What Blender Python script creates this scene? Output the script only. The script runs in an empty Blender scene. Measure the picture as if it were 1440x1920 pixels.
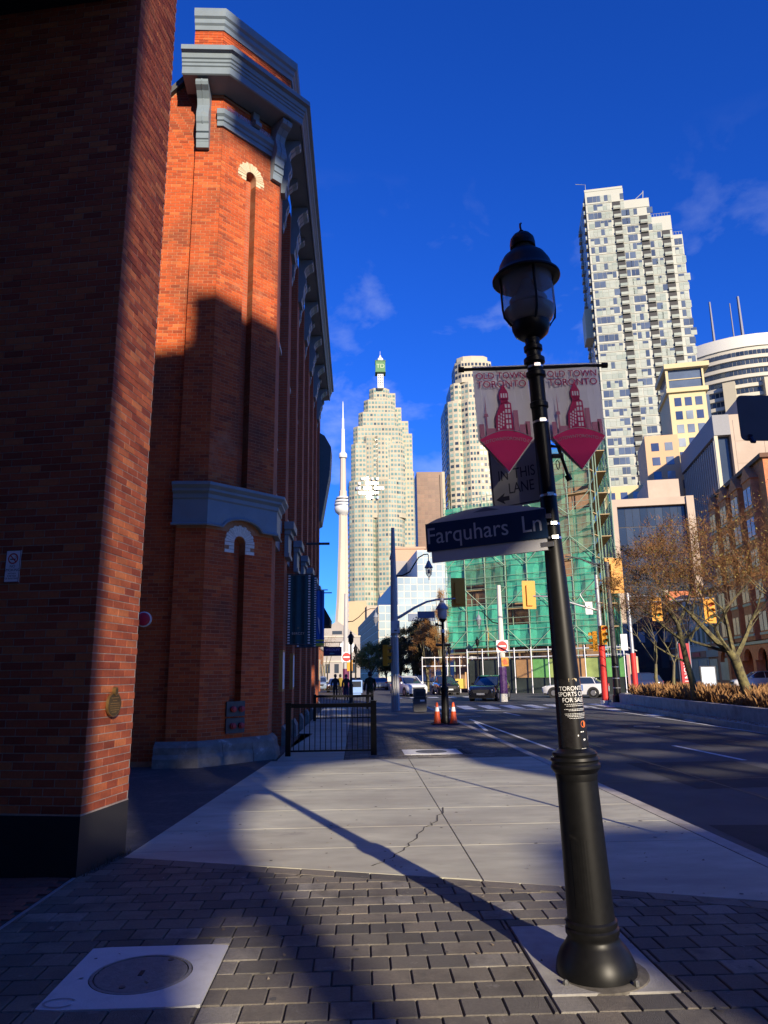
import bpy, math, random, bmesh
from mathutils import Matrix, Vector
rnd = random.Random(11)
S = bpy.context.scene
COL = S.collection
R = math.radians

# ------------------------------------------------------------------ camera
cam_d = bpy.data.cameras.new('camera')
cam = bpy.data.objects.new('camera', cam_d); COL.objects.link(cam)
cam_d.sensor_fit = 'VERTICAL'; cam_d.sensor_height = 36.0
cam_d.lens = 36.0 * 1350.0 / 1920.0
cam_d.clip_start = 0.05; cam_d.clip_end = 6000.0
RX = ((0.9992624652, 0.0048048735, 0.0380977529),
      (-0.0360988505, -0.2207079841, 0.9746716635),
      (-0.0130916523, 0.9753280982, 0.2203717534))
m3 = Matrix([[r[0], r[1], -r[2]] for r in RX])
cam.matrix_world = Matrix.Translation((0, 0, 1.65)) @ m3.to_4x4()
S.camera = cam

# ------------------------------------------------------------------ sky, sun, exposure
SUN_AZ, SUN_EL = 20.5, 19.0           # degrees to the right of straight behind, and above the horizon
w = bpy.data.worlds.new('World'); S.world = w; w.use_nodes = True
nt = w.node_tree; nt.nodes.clear()
out = nt.nodes.new('ShaderNodeOutputWorld'); bg = nt.nodes.new('ShaderNodeBackground')
sky = nt.nodes.new('ShaderNodeTexSky'); sky.sky_type = 'NISHITA'; sky.sun_disc = False
sky.sun_elevation = R(SUN_EL)
sd = Vector((math.sin(R(SUN_AZ)), -math.cos(R(SUN_AZ)), 0))       # horizontal direction TO the sun
sky.sun_rotation = math.atan2(sd.x, sd.y)
sky.altitude = 100; sky.air_density = 1.0; sky.dust_density = 0.15; sky.ozone_density = 2.0
hsv = nt.nodes.new('ShaderNodeHueSaturation'); hsv.inputs['Saturation'].default_value = 1.25
hsv.inputs['Value'].default_value = 1.0
nt.links.new(sky.outputs[0], hsv.inputs['Color'])
tint = nt.nodes.new('ShaderNodeMix'); tint.data_type = 'RGBA'; tint.blend_type = 'MULTIPLY'; tint.inputs['Factor'].default_value = 1.0
tint.inputs[7].default_value = (0.20, 0.56, 1.55, 1)          # the deep, slightly violet blue of the photograph
nt.links.new(hsv.outputs[0], tint.inputs[6])
# thin wisps of cloud
tc = nt.nodes.new('ShaderNodeTexCoord')
mp = nt.nodes.new('ShaderNodeMapping'); mp.inputs['Scale'].default_value = (1.0, 1.0, 1.7)
mp.inputs['Location'].default_value = (3.1, 0.4, 0.2)
nt.links.new(tc.outputs['Generated'], mp.inputs['Vector'])
n1 = nt.nodes.new('ShaderNodeTexNoise'); n1.inputs['Scale'].default_value = 7.0
n1.inputs['Detail'].default_value = 7.0; n1.inputs['Roughness'].default_value = 0.55; n1.inputs['Distortion'].default_value = 0.4
nt.links.new(mp.outputs[0], n1.inputs['Vector'])
mr = nt.nodes.new('ShaderNodeMapRange'); mr.inputs['From Min'].default_value = 0.53; mr.inputs['From Max'].default_value = 0.80
mr.inputs['To Max'].default_value = 0.5
nt.links.new(n1.outputs['Fac'], mr.inputs['Value'])
sep = nt.nodes.new('ShaderNodeSeparateXYZ'); nt.links.new(tc.outputs['Generated'], sep.inputs[0])
el = nt.nodes.new('ShaderNodeMapRange'); el.inputs['From Min'].default_value = 0.62; el.inputs['From Max'].default_value = 0.38
nt.links.new(sep.outputs['Z'], el.inputs['Value'])
mul = nt.nodes.new('ShaderNodeMath'); mul.operation = 'MULTIPLY'
nt.links.new(mr.outputs[0], mul.inputs[0]); nt.links.new(el.outputs[0], mul.inputs[1])
mx = nt.nodes.new('ShaderNodeMix'); mx.data_type = 'RGBA'
nt.links.new(mul.outputs[0], mx.inputs['Factor']); nt.links.new(tint.outputs[2], mx.inputs[6])
mx.inputs[7].default_value = (5.2, 5.9, 7.4, 1)
nt.links.new(mx.outputs[2], bg.inputs['Color']); bg.inputs['Strength'].default_value = 0.085
nt.links.new(bg.outputs[0], out.inputs['Surface'])

sun_d = bpy.data.lights.new('sun', 'SUN'); sun_d.energy = 5.0; sun_d.angle = R(0.6); sun_d.color = (1.0, 0.86, 0.66)
sun = bpy.data.objects.new('sun', sun_d); COL.objects.link(sun)
sv = Vector((sd.x * math.cos(R(SUN_EL)), sd.y * math.cos(R(SUN_EL)), math.sin(R(SUN_EL))))
sun.rotation_euler = sv.to_track_quat('Z', 'Y').to_euler(); sun.location = sv * 60
vs = S.view_settings
S.display_settings.display_device = 'sRGB'
vs.view_transform = 'Standard'; vs.look = 'None'; vs.exposure = 0.72; vs.gamma = 1.0; vs.use_curve_mapping = False
S.render.engine = 'CYCLES'
S.cycles.max_bounces = 6; S.cycles.transparent_max_bounces = 12

# ------------------------------------------------------------------ helpers
def tag(o, label=None, cat=None, group=None, kind=None):
    if label: o['label'] = label
    if cat: o['category'] = cat
    if group: o['group'] = group
    if kind: o['kind'] = kind
    return o

def thing(name, label, cat, loc=(0, 0, 0), rz=0.0, group=None):
    o = bpy.data.objects.new(name, None); COL.objects.link(o)
    o.location = loc; o.rotation_euler = (0, 0, R(rz)); o.empty_display_size = 0.2
    return tag(o, label, cat, group)

def link(name, mesh, parent=None, M=None):
    o = bpy.data.objects.new(name, mesh); COL.objects.link(o)
    if parent is not None: o.parent = parent
    if M is not None: o.matrix_local = M
    return o

def copy_tree(o, parent=None, label=None):
    c = o.copy(); COL.objects.link(c)
    if parent is not None: c.parent = parent
    if label: c['label'] = label
    for ch in list(o.children): copy_tree(ch, c)
    return c

class MB:
    def __init__(s): s.v = []; s.f = []; s.mi = []; s.cur = 0; s.M = None
    def add(s, vs, fs):
        b = len(s.v)
        s.v += [tuple(s.M @ Vector(p)) for p in vs] if s.M is not None else [tuple(p) for p in vs]
        s.f += [tuple(i + b for i in f) for f in fs]; s.mi += [s.cur] * len(fs)
    def box(s, x0, x1, y0, y1, z0, z1):
        s.add([(x0,y0,z0),(x1,y0,z0),(x1,y1,z0),(x0,y1,z0),(x0,y0,z1),(x1,y0,z1),(x1,y1,z1),(x0,y1,z1)],
              [(0,3,2,1),(4,5,6,7),(0,1,5,4),(1,2,6,5),(2,3,7,6),(3,0,4,7)]); return s
    def prism(s, poly, a0, a1, ax='z'):
        n = len(poly)
        f = {'z': lambda p, a: (p[0], p[1], a), 'y': lambda p, a: (p[0], a, p[1]), 'x': lambda p, a: (a, p[0], p[1])}[ax]
        s.add([f(p, a0) for p in poly] + [f(p, a1) for p in poly],
              [tuple(range(n - 1, -1, -1)), tuple(range(n, 2 * n))] + [(i, (i + 1) % n, (i + 1) % n + n, i + n) for i in range(n)]); return s
    def lathe(s, prof, n=16, cx=0, cy=0, cap=True):
        vs = []; fs = []
        for r, z in prof:
            for i in range(n):
                a = 2 * math.pi * i / n; vs.append((cx + r * math.cos(a), cy + r * math.sin(a), z))
        for k in range(len(prof) - 1):
            for i in range(n):
                j = (i + 1) % n; fs.append((k * n + i, k * n + j, (k + 1) * n + j, (k + 1) * n + i))
        if cap:
            fs.append(tuple(range(n - 1, -1, -1))); fs.append(tuple((len(prof) - 1) * n + i for i in range(n)))
        s.add(vs, fs); return s
    def tube(s, pts, r, n=6, cap=True):
        pts = [Vector(p) for p in pts]; rs = r if isinstance(r, (list, tuple)) else [r] * len(pts)
        vs = []; fs = []
        for k, p in enumerate(pts):
            d = (pts[min(k + 1, len(pts) - 1)] - pts[max(k - 1, 0)]).normalized()
            a = Vector((0, 0, 1)) if abs(d.z) < 0.9 else Vector((1, 0, 0))
            e1 = d.cross(a).normalized(); e2 = e1.cross(d)
            for i in range(n):
                t = 2 * math.pi * i / n; vs.append(tuple(p + (e1 * math.cos(t) + e2 * math.sin(t)) * rs[k]))
        for k in range(len(pts) - 1):
            for i in range(n):
                j = (i + 1) % n; fs.append((k * n + i, k * n + j, (k + 1) * n + j, (k + 1) * n + i))
        if cap:
            fs.append(tuple(range(n - 1, -1, -1))); fs.append(tuple((len(pts) - 1) * n + i for i in range(n)))
        s.add(vs, fs); return s
    def mesh(s, name, mats, smooth=None):
        me = bpy.data.meshes.new(name); me.from_pydata(s.v, [], s.f)
        for m in (mats if isinstance(mats, (list, tuple)) else [mats]): me.materials.append(m)
        if len(me.materials) > 1: me.polygons.foreach_set('material_index', s.mi)
        if smooth is not None:
            bm = bmesh.new(); bm.from_mesh(me); bmesh.ops.recalc_face_normals(bm, faces=bm.faces); bm.to_mesh(me); bm.free()
            me.polygons.foreach_set('use_smooth', [True] * len(me.polygons))
            me.set_sharp_from_angle(angle=R(smooth))
        me.update(); return me
    def build(s, name, mats, parent=None, smooth=None, label=None, M=None, kind=None):
        o = link(name, s.mesh(name, mats, smooth), parent, M)
        return tag(o, label, None, None, kind)

def unit_box(name, mat):          # 1 x 1 x 1, front face at y = 0, back open at y = 1
    me = bpy.data.meshes.new(name)
    me.from_pydata([(-.5,0,-.5),(.5,0,-.5),(.5,0,.5),(-.5,0,.5),(-.5,1,-.5),(.5,1,-.5),(.5,1,.5),(-.5,1,.5)], [],
                   [(0,1,2,3),(1,5,6,2),(3,2,6,7),(0,4,5,1),(4,0,3,7)])
    me.materials.append(mat); me.update(); return me

FRAME_YZ = Matrix(((1,0,0,0),(0,0,-1,0),(0,1,0,0),(0,0,0,1)))       # xy drawing -> upright, facing -y
def text(s, size, mat, parent, M, name='lettering', ext=0.001, align='CENTER', sx=1.0, sp=1.0, bend=None):
    cu = bpy.data.curves.new(name, 'FONT'); cu.body = s; cu.size = size; cu.extrude = ext
    cu.align_x = align; cu.align_y = 'CENTER'; cu.space_character = sp; cu.space_line = 0.95
    t = bpy.data.objects.new('tmp', cu); COL.objects.link(t)
    me = bpy.data.meshes.new_from_object(t.evaluated_get(bpy.context.evaluated_depsgraph_get()))
    bpy.data.objects.remove(t); bpy.data.curves.remove(cu)
    me.name = name; me.materials.clear(); me.materials.append(mat)
    for v in me.vertices: v.co.x *= sx
    if bend:
        for v in me.vertices: v.co = bend(v.co)
    return link(name, me, parent, M)

def sweep(mb, path, prof, closed_ends=True):
    # path: plan points; prof: (outward offset, z) closed loop; outward is to the right of the walking direction
    n = len(path); P = [Vector(p) for p in path]
    mit = []
    for i in range(n):
        ds = []
        if i > 0: ds.append((P[i] - P[i - 1]).normalized())
        if i < n - 1: ds.append((P[i + 1] - P[i]).normalized())
        ns = [Vector((d.y, -d.x)) for d in ds]
        if len(ns) == 1: mit.append(ns[0])
        else:
            b = (ns[0] + ns[1]); b = b / b.length; mit.append(b / b.dot(ns[0]))
    m = len(prof); vs = []; fs = []
    for i in range(n):
        for o, z in prof: q = P[i] + mit[i] * o; vs.append((q.x, q.y, z))
    for i in range(n - 1):
        for k in range(m):
            l = (k + 1) % m; fs.append((i * m + k, i * m + l, (i + 1) * m + l, (i + 1) * m + k))
    fs.append(tuple(range(m - 1, -1, -1))); fs.append(tuple((n - 1) * m + k for k in range(m)))
    mb.add(vs, fs)

# ------------------------------------------------------------------ materials
def mat(name, col, rough=0.7, var=0.12, scale=6.0, metal=0.0, cols=None, bump=0.0, bscale=80.0, spec=0.4,
        rvar=0.0, dirt2=None, d2scale=.8, dirt=None, dscale=1.5, dlo=0.5, dhi=0.75, coat=0.0, stretch=(1, 1, 1)):
    m = bpy.data.materials.new(name); m.use_nodes = True; t = m.node_tree; N = t.nodes; L = t.links
    b = N['Principled BSDF']; b.inputs['Roughness'].default_value = rough; b.inputs['Metallic'].default_value = metal
    b.inputs['Specular IOR Level'].default_value = spec; b.inputs['Coat Weight'].default_value = coat
    g = N.new('ShaderNodeNewGeometry')
    pos = g.outputs['Position']
    if stretch != (1, 1, 1):
        mp = N.new('ShaderNodeMapping'); mp.inputs['Scale'].default_value = stretch
        L.new(pos, mp.inputs['Vector']); pos = mp.outputs[0]
    c = None
    if cols:
        oi = N.new('ShaderNodeObjectInfo'); ad = N.new('ShaderNodeMath'); ad.operation = 'ADD'
        L.new(oi.outputs['Random'], ad.inputs[0]); L.new(g.outputs['Random Per Island'], ad.inputs[1])
        fr = N.new('ShaderNodeMath'); fr.operation = 'FRACT'; L.new(ad.outputs[0], fr.inputs[0])
        cr = N.new('ShaderNodeValToRGB'); cr.color_ramp.interpolation = 'LINEAR'
        while len(cr.color_ramp.elements) < len(cols): cr.color_ramp.elements.new(0.5)
        for i, e in enumerate(cr.color_ramp.elements):
            e.position = i / (len(cols) - 1); e.color = (*cols[i], 1)
        L.new(fr.outputs[0], cr.inputs['Fac']); c = cr.outputs['Color']
    nz = N.new('ShaderNodeTexNoise'); nz.inputs['Scale'].default_value = scale; nz.inputs['Detail'].default_value = 6
    nz.inputs['Roughness'].default_value = 0.6
    L.new(pos, nz.inputs['Vector'])
    mr = N.new('ShaderNodeMapRange'); mr.inputs['From Min'].default_value = 0.25; mr.inputs['From Max'].default_value = 0.75
    mr.inputs['To Min'].default_value = 1 - var; mr.inputs['To Max'].default_value = 1 + var
    L.new(nz.outputs['Fac'], mr.inputs['Value'])
    mx = N.new('ShaderNodeVectorMath'); mx.operation = 'MULTIPLY'
    if c is not None: L.new(c, mx.inputs[0])
    else: mx.inputs[0].default_value = col
    cb = N.new('ShaderNodeCombineXYZ')
    for k in range(3): L.new(mr.outputs[0], cb.inputs[k])
    L.new(cb.outputs[0], mx.inputs[1]); last = mx.outputs[0]
    if dirt:
        dn = N.new('ShaderNodeTexNoise'); dn.inputs['Scale'].default_value = dscale; dn.inputs['Detail'].default_value = 8
        dn.inputs['Roughness'].default_value = 0.65; L.new(pos, dn.inputs['Vector'])
        dr = N.new('ShaderNodeMapRange'); dr.inputs['From Min'].default_value = dlo; dr.inputs['From Max'].default_value = dhi
        L.new(dn.outputs['Fac'], dr.inputs['Value'])
        dm = N.new('ShaderNodeMix'); dm.data_type = 'RGBA'; L.new(dr.outputs[0], dm.inputs['Factor'])
        L.new(last, dm.inputs[6]); dm.inputs[7].default_value = (*dirt, 1); last = dm.outputs[2]
    if dirt2:
        dn = N.new('ShaderNodeTexNoise'); dn.inputs['Scale'].default_value = d2scale; dn.inputs['Detail'].default_value = 9
        dn.noise_dimensions = '4D'; dn.inputs['W'].default_value = 3.3; dn.inputs['Roughness'].default_value = 0.7; L.new(pos, dn.inputs['Vector'])
        dr = N.new('ShaderNodeMapRange'); dr.inputs['From Min'].default_value = .60; dr.inputs['From Max'].default_value = .72; dr.inputs['To Max'].default_value = .75
        L.new(dn.outputs['Fac'], dr.inputs['Value'])
        dm = N.new('ShaderNodeMix'); dm.data_type = 'RGBA'; L.new(dr.outputs[0], dm.inputs['Factor'])
        L.new(last, dm.inputs[6]); dm.inputs[7].default_value = (*dirt2, 1); last = dm.outputs[2]
    L.new(last, b.inputs['Base Color'])
    if rvar:
        rr = N.new('ShaderNodeMapRange'); rr.inputs['To Min'].default_value = max(0, rough - rvar); rr.inputs['To Max'].default_value = rough + rvar
        L.new(nz.outputs['Fac'], rr.inputs['Value']); L.new(rr.outputs[0], b.inputs['Roughness'])
    if bump:
        bn = N.new('ShaderNodeTexNoise'); bn.inputs['Scale'].default_value = bscale; bn.inputs['Detail'].default_value = 4
        L.new(pos, bn.inputs['Vector'])
        bp = N.new('ShaderNodeBump'); bp.inputs['Strength'].default_value = bump; bp.inputs['Distance'].default_value = 0.01
        L.new(bn.outputs['Fac'], bp.inputs['Height']); L.new(bp.outputs[0], b.inputs['Normal'])
    return m

def brick_tex(name, c1, c2, mort, bw=0.215, bh=0.075, ms=0.01, turn=None, var=0.25):
    # coursed masonry for surfaces too far or too oblique to tell the bricks apart; object coordinates: u along x+y, v along z
    m = mat(name, c1, 0.85, var, 3.0); t = m.node_tree; N = t.nodes; L = t.links
    b = N['Principled BSDF']; prev = b.inputs['Base Color'].links[0].from_socket
    g = N.new('ShaderNodeTexCoord'); sp = N.new('ShaderNodeSeparateXYZ'); L.new(g.outputs['Object'], sp.inputs[0])
    ad = N.new('ShaderNodeMath'); ad.operation = 'ADD'; L.new(sp.outputs['X'], ad.inputs[0]); L.new(sp.outputs['Y'], ad.inputs[1])
    cb = N.new('ShaderNodeCombineXYZ'); L.new(ad.outputs[0], cb.inputs[0]); L.new(sp.outputs['Z'], cb.inputs[1])
    bt = N.new('ShaderNodeTexBrick'); bt.inputs['Scale'].default_value = 1.0
    bt.inputs['Brick Width'].default_value = bw; bt.inputs['Row Height'].default_value = bh; bt.inputs['Mortar Size'].default_value = ms
    bt.inputs['Color1'].default_value = (*c1, 1); bt.inputs['Color2'].default_value = (*c2, 1); bt.inputs['Mortar'].default_value = (*mort, 1)
    L.new(cb.outputs[0], bt.inputs['Vector'])
    vm = N['Vector Math']; L.new(bt.outputs['Color'], vm.inputs[0]); L.new(vm.outputs[0], b.inputs['Base Color'])
    return m

def glassy(name, col, rough=0.08, spec=0.9, var=0.3, scale=0.4, metal=0.0, cols=None):
    return mat(name, col, rough, var, scale, metal, spec=spec, cols=cols)

def clear_mat(name, tint=(0.9, 0.9, 0.92), alpha=0.25, rough=0.05):
    m = bpy.data.materials.new(name); m.use_nodes = True; b = m.node_tree.nodes['Principled BSDF']
    b.inputs['Base Color'].default_value = (*tint, 1); b.inputs['Roughness'].default_value = rough; b.inputs['Alpha'].default_value = alpha
    return m

BRICK_NEW = mat('brick_new', (.3,.12,.06), .85, .18, 40, cols=[(.22,.043,.018),(.34,.073,.028),(.43,.108,.038),(.30,.06,.025),(.50,.15,.05),(.38,.086,.032),(.25,.047,.022)], bump=.25, bscale=120)
BRICK_OLD = mat('brick_old', (.33,.08,.035), .9, .22, 30, cols=[(.32,.052,.014),(.45,.08,.017),(.40,.066,.015),(.50,.094,.02),(.24,.042,.014),(.43,.074,.016),(.50,.125,.033)], bump=.3, bscale=90, dirt=(.12,.04,.022), dscale=.7, dlo=.50, dhi=.74, dirt2=(.48,.2,.1), d2scale=.7)
MORTAR = mat('mortar', (.36,.29,.24), .95, .2, 20)
MORTAR_OLD = mat('mortar_old', (.37,.18,.10), .95, .25, 12)
FACADE = brick_tex('old_brick_wall', (.33,.068,.028), (.40,.085,.03), (.27,.13,.08))
CREAM_BRICK = mat('cream_brick', (.5,.42,.28), .85, .15, 30, cols=[(.48,.38,.24),(.58,.48,.32),(.52,.44,.3)], bump=.2)
GREY_TRIM = mat('grey_trim_paint', (.165,.21,.245), .5, .12, 3, dirt=(.18,.2,.2), dscale=3, dlo=.6, dhi=.8)
STONE = mat('rough_stone', (.19,.18,.165), .95, .35, 5, bump=.8, bscale=14, dirt=(.42,.42,.4), dscale=3.2, dlo=.6, dhi=.72)
BLACK_STONE = mat('black_granite', (.018,.018,.02), .45, .3, 60)
BLACK = mat('black_paint', (.005,.005,.0055), .42, .3, 25, spec=.25, dirt=(.03,.028,.026), dscale=9, dlo=.68, dhi=.85)
BLACK_MATT = mat('black_matt', (.02,.02,.021), .7, .2, 10)
PAVER = mat('concrete_paver', (.2,.18,.16), .85, .2, 55, cols=[(.10,.092,.08),(.155,.14,.115),(.19,.165,.13),(.125,.115,.10),(.085,.08,.073),(.175,.152,.122),(.25,.235,.205)], bump=.8, bscale=150, dirt=(.075,.068,.06), dscale=2.6, dlo=.48, dhi=.72, dirt2=(.3,.28,.25), d2scale=7)
CLAY = mat('clay_paver', (.2,.07,.05), .85, .2, 40, cols=[(.16,.05,.04),(.22,.08,.055),(.19,.065,.045)], bump=.3)
BEDDING = mat('joint_sand', (.055,.05,.042), 1, .25, 30)
CONCRETE = mat('broomed_concrete', (.43,.42,.33), .8, .22, 3.0, bump=.35, bscale=120, dirt=(.27,.25,.205), dscale=.9, dlo=.42, dhi=.75, dirt2=(.2,.19,.17), d2scale=2.6, rvar=.1, stretch=(.45,1,1))
CONC_NEW = mat('new_concrete', (.56,.56,.55), .85, .07, 9, bump=.2, bscale=90, dirt=(.42,.41,.40), dscale=4, dlo=.58, dhi=.8)
CONC_OLD = mat('old_concrete', (.40,.37,.32), .9, .2, 4, bump=.3, bscale=60, dirt=(.24,.21,.18), dscale=1.5, dlo=.5, dhi=.75)
ASPHALT = mat('asphalt', (.066,.066,.067), .82, .3, 1.1, bump=.5, bscale=110, dirt=(.11,.107,.10), dscale=.33, dlo=.5, dhi=.75)
LANE_ASPHALT = mat('lane_asphalt', (.06,.058,.06), .9, .35, 14, bump=.8, bscale=90, dirt=(.12,.11,.11), dscale=2, dlo=.52, dhi=.75)
PAINT = mat('road_paint', (.62,.62,.60), .7, .15, 8, dirt=(.2,.2,.2), dscale=5, dlo=.55, dhi=.7)
IRON = mat('cast_iron', (.10,.10,.10), .6, .3, 20, metal=.3, bump=.3)
WHITE = mat('white_paint', (.72,.72,.72), .5, .06, 6)
GREY = mat('grey_metal', (.33,.34,.36), .45, .12, 5, metal=.4)
DKGREY = mat('dark_grey_metal', (.055,.055,.058), .5, .2, 8)
STEEL = mat('banding_steel', (.6,.6,.6), .3, .2, 30, metal=.9)
YELLOW = mat('signal_yellow', (.58,.25,.012), .5, .1, 6)
RED = mat('red_paint', (.55,.03,.025), .5, .12, 6)
ORANGE = mat('cone_orange', (.78,.10,.02), .5, .12, 9)
NAVY = mat('navy_sign_blue', (.012,.03,.10), .4, .1, 8)
LIGHTPOLE = mat('spun_concrete_pole', (.42,.41,.39), .85, .18, 6, bump=.3, stretch=(1,1,.25), dirt=(.22,.22,.22), dscale=3)
BRONZE = mat('bronze', (.12,.09,.04), .45, .3, 40, metal=.6)
BRASS = mat('brass', (.36,.24,.09), .45, .2, 20, metal=.8)
GLASS_DK = glassy('dark_glass', (.02,.025,.035), .25, .5)
GLASS_LAMP = clear_mat('lamp_glass', (.45,.45,.48), .38, .08)
BARK = mat('bark', (.14,.12,.07), .95, .35, 8, bump=.8, bscale=25, dirt=(.2,.19,.06), dscale=3, dlo=.5, dhi=.7)
TWIG = mat('twig', (.10,.07,.045), .9, .25, 6)
MORTAR_DK = mat('dark_joint', (.06,.055,.05), 1, .2, 20)  # dark tone for the cracks in the slabs
# ================================================================== ground and pavements
def clip(poly, a, b, c):           # keep a*x + b*y <= c
    o = []; n = len(poly)
    for i in range(n):
        p, q = poly[i], poly[(i + 1) % n]; dp = a * p[0] + b * p[1] - c; dq = a * q[0] + b * q[1] - c
        if dp <= 0: o.append(p)
        if (dp < 0 < dq) or (dq < 0 < dp):
            t = dp / (dp - dq); o.append((p[0] + t * (q[0] - p[0]), p[1] + t * (q[1] - p[1])))
    return o
def area(p): return abs(sum(p[i][0] * p[(i + 1) % len(p)][1] - p[(i + 1) % len(p)][0] * p[i][1] for i in range(len(p)))) / 2
def inset(poly, d):
    cx = sum(p[0] for p in poly) / len(poly); cy = sum(p[1] for p in poly) / len(poly)
    w = max(p[0] for p in poly) - min(p[0] for p in poly); h = max(p[1] for p in poly) - min(p[1] for p in poly)
    return [(cx + (p[0] - cx) * max(0.3, 1 - 2 * d / max(w, .02)), cy + (p[1] - cy) * max(0.3, 1 - 2 * d / max(h, .02))) for p in poly]
def slabmesh(mb, poly, top, th, bev=0.006):
    # a slab with a small chamfer round its top edge
    n = len(poly); q = inset(poly, bev)
    mb.add([(*p, top - th) for p in poly] + [(*p, top - bev) for p in poly] + [(*p, top) for p in q],
           [tuple(range(2 * n, 3 * n))] + [(i, (i + 1) % n, (i + 1) % n + n, i + n) for i in range(n)]
           + [(i + n, (i + 1) % n + n, (i + 1) % n + 2 * n, i + 2 * n) for i in range(n)])

g = MB(); g.box(-3000, 3000, -600, 5000, -0.6, -0.16)
tag(g.build('ground', mat('far_ground', (.11,.105,.10), .95, .3, .02)), kind='structure')
g = MB(); g.box(3.4, 140, -40, 150, -0.15, -0.12); g.box(-60, 3.4, 44.5, 150, -0.15, -0.12)
g.box(-14, 12, 150, 420, -0.15, -0.122)
tag(g.build('road', ASPHALT), kind='structure')
pave = MB(); pave.box(-30, 3.52, -30, 44, -0.15, -0.014)
pave = tag(pave.build('pavement', BEDDING), kind='structure')
g = MB(); g.prism([(-30, 6.9), (-2.3, 6.9), (-2.215, 7.42), (-1.30, 22.0), (-30, 22.0)], -0.013, 0.0)
tag(g.build('lane', LANE_ASPHALT), kind='structure')

def border(x): return 7.43 - 0.325 * (x + 2.22) if x < .13 else 6.667 - .337 * (x - .13) if x < 1.98 else 6.043 - .405 * (x - 1.98)
# concrete slabs
ys = [5.0, 7.62, 8.6, 9.68, 11.35, 13.1, 15.15]; xs = [-3.0, 1.02, 3.5]
for i in range(len(ys) - 1):
    for k in range(2):
        p = [(xs[k], ys[i]), (xs[k + 1], ys[i]), (xs[k + 1], ys[i + 1]), (xs[k], ys[i + 1])]
        d = (-1.30 + 2.215) / (22 - 7.42)
        p = clip(p, -1, d, 2.215 + d * 7.42 - .0)            # right of the lane edge
        for (ax, ay, bx, by) in ((-2.22, 7.43, .13, 6.667), (.13, 6.667, 1.98, 6.043), (1.98, 6.043, 3.6, 5.387)):
            pass
        if i == 0:
            p = clip(p, -.325 if k == 0 else -.36, -1, -(6.71 if k == 0 else 6.73))
        if len(p) < 3 or area(p) < .02: continue
        mb = MB(); slabmesh(mb, inset(p, .004), 0.0, .06, .004); mb.build('slab', CONCRETE, pave)
for (y0, y1) in ((15.15, 18.2), (18.2, 21.5), (21.5, 25), (25, 28.5), (28.5, 32), (32, 36), (36, 40), (40, 44)):
    mb = MB(); slabmesh(mb, inset([(-1.62 if y0 < 21 else -1.75, y0), (-.28, y0), (-.28, y1), (-1.62 if y0 < 21 else -1.75, y1)], .004), 0.0, .06, .004)
    mb.build('slab', CONCRETE, pave)
# pavers: header course along the slabs, running bond in front
PX, PY = .224, .2005
cells = []
holes = [(-1.665, -.815, 4.20, 5.085), (1.0, 1.71, 4.19, 5.27)]
y = 2.6; row = 0
while y < 7.4:
    x = -3.4 + (PX / 2 if row % 2 else 0)
    while x < 3.5:
        rects = [(x, min(x + PX, 3.5), y, y + PY)]
        for h in holes:
            o = []
            for (a, b, c, d) in rects:
                if b <= h[0] or a >= h[1] or d <= h[2] or c >= h[3]: o.append((a, b, c, d)); continue
                if a < h[0]: o.append((a, h[0], c, d))
                if b > h[1]: o.append((h[1], b, c, d))
                A, B = max(a, h[0]), min(b, h[1])
                if c < h[2]: o.append((A, B, c, h[2]))
                if d > h[3]: o.append((A, B, h[3], d))
            rects = o
        for (a, b, c, d) in rects:
            p = [(a, c), (b, c), (b, d), (a, d)]
            m = (a + b) / 2
            sl = .325 if m < .13 else .337 if m < 1.98 else .405
            p = clip(p, sl, 1, border(m) + sl * m - .185)
            p = clip(p, -1, 0.02, 2.43 + .02 * 5.5)          # left of this the clay strip begins
            if len(p) > 2 and area(p) > .003: cells.append(p)
        x += PX
    y += PY; row += 1
x = -2.3
while x < 3.45:
    x1 = min(x + .3, 3.5); sl = (border(x1) - border(x)) / (x1 - x)
    cells.append([(x, border(x) - .185), (x1, border(x1) - .185), (x1, border(x1) - .004), (x, border(x) - .004)]); x = x1
def vis(p): return p[0][1] > 3.25 and abs(p[0][0] - .2) / p[0][1] < .62
cells.sort(key=lambda p: (not vis(p), p[0][1]))
share = {}; rest = MB()
for i, p in enumerate(cells):
    full = len(p) == 4 and abs(area(p) - PX * PY) < 1e-4
    dz = rnd.uniform(-.0022, .0012)
    if i < 300:
        cx = sum(q[0] for q in p) / len(p); cy = sum(q[1] for q in p) / len(p)
        if full and 'f' in share: me = share['f']
        else:
            mb = MB(); slabmesh(mb, inset([(q[0] - cx, q[1] - cy) for q in p], .0045), 0.0, .05, .005); me = mb.mesh('paver', PAVER)
            if full: share['f'] = me
        o = link('paver', me, pave); o.location = (cx, cy, dz)
        if full: o.rotation_euler = (rnd.uniform(-.006, .006), rnd.uniform(-.006, .006), rnd.uniform(-.008, .008))
    else: slabmesh(rest, inset(p, .0045), dz, .05, .005)
# small pavers beyond the slabs
y = 15.16; row = 0
while y < 24:
    x = -.27 - (.1 if row % 2 else 0)
    while x < 3.5:
        if not (.95 < x < 2.25 and 15.85 < y < 16.95): slabmesh(rest, inset([(max(x, -.27), y), (min(x + .2, 3.5), y), (min(x + .2, 3.5), y + .1), (max(x, -.27), y + .1)], .004), rnd.uniform(-.002, .001), .05, .004)
        x += .2
    y += .1; row += 1
rest.build('paver', PAVER, pave, kind='stuff')
mb = MB(); mb.box(-.27, 3.5, 24.0, 44, -.012, -.002)
mb.build('paving_strip', brick_tex('far_paving', (.20,.18,.16), (.26,.235,.2), (.11,.1,.09), .2, .1, .01), pave)
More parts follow.
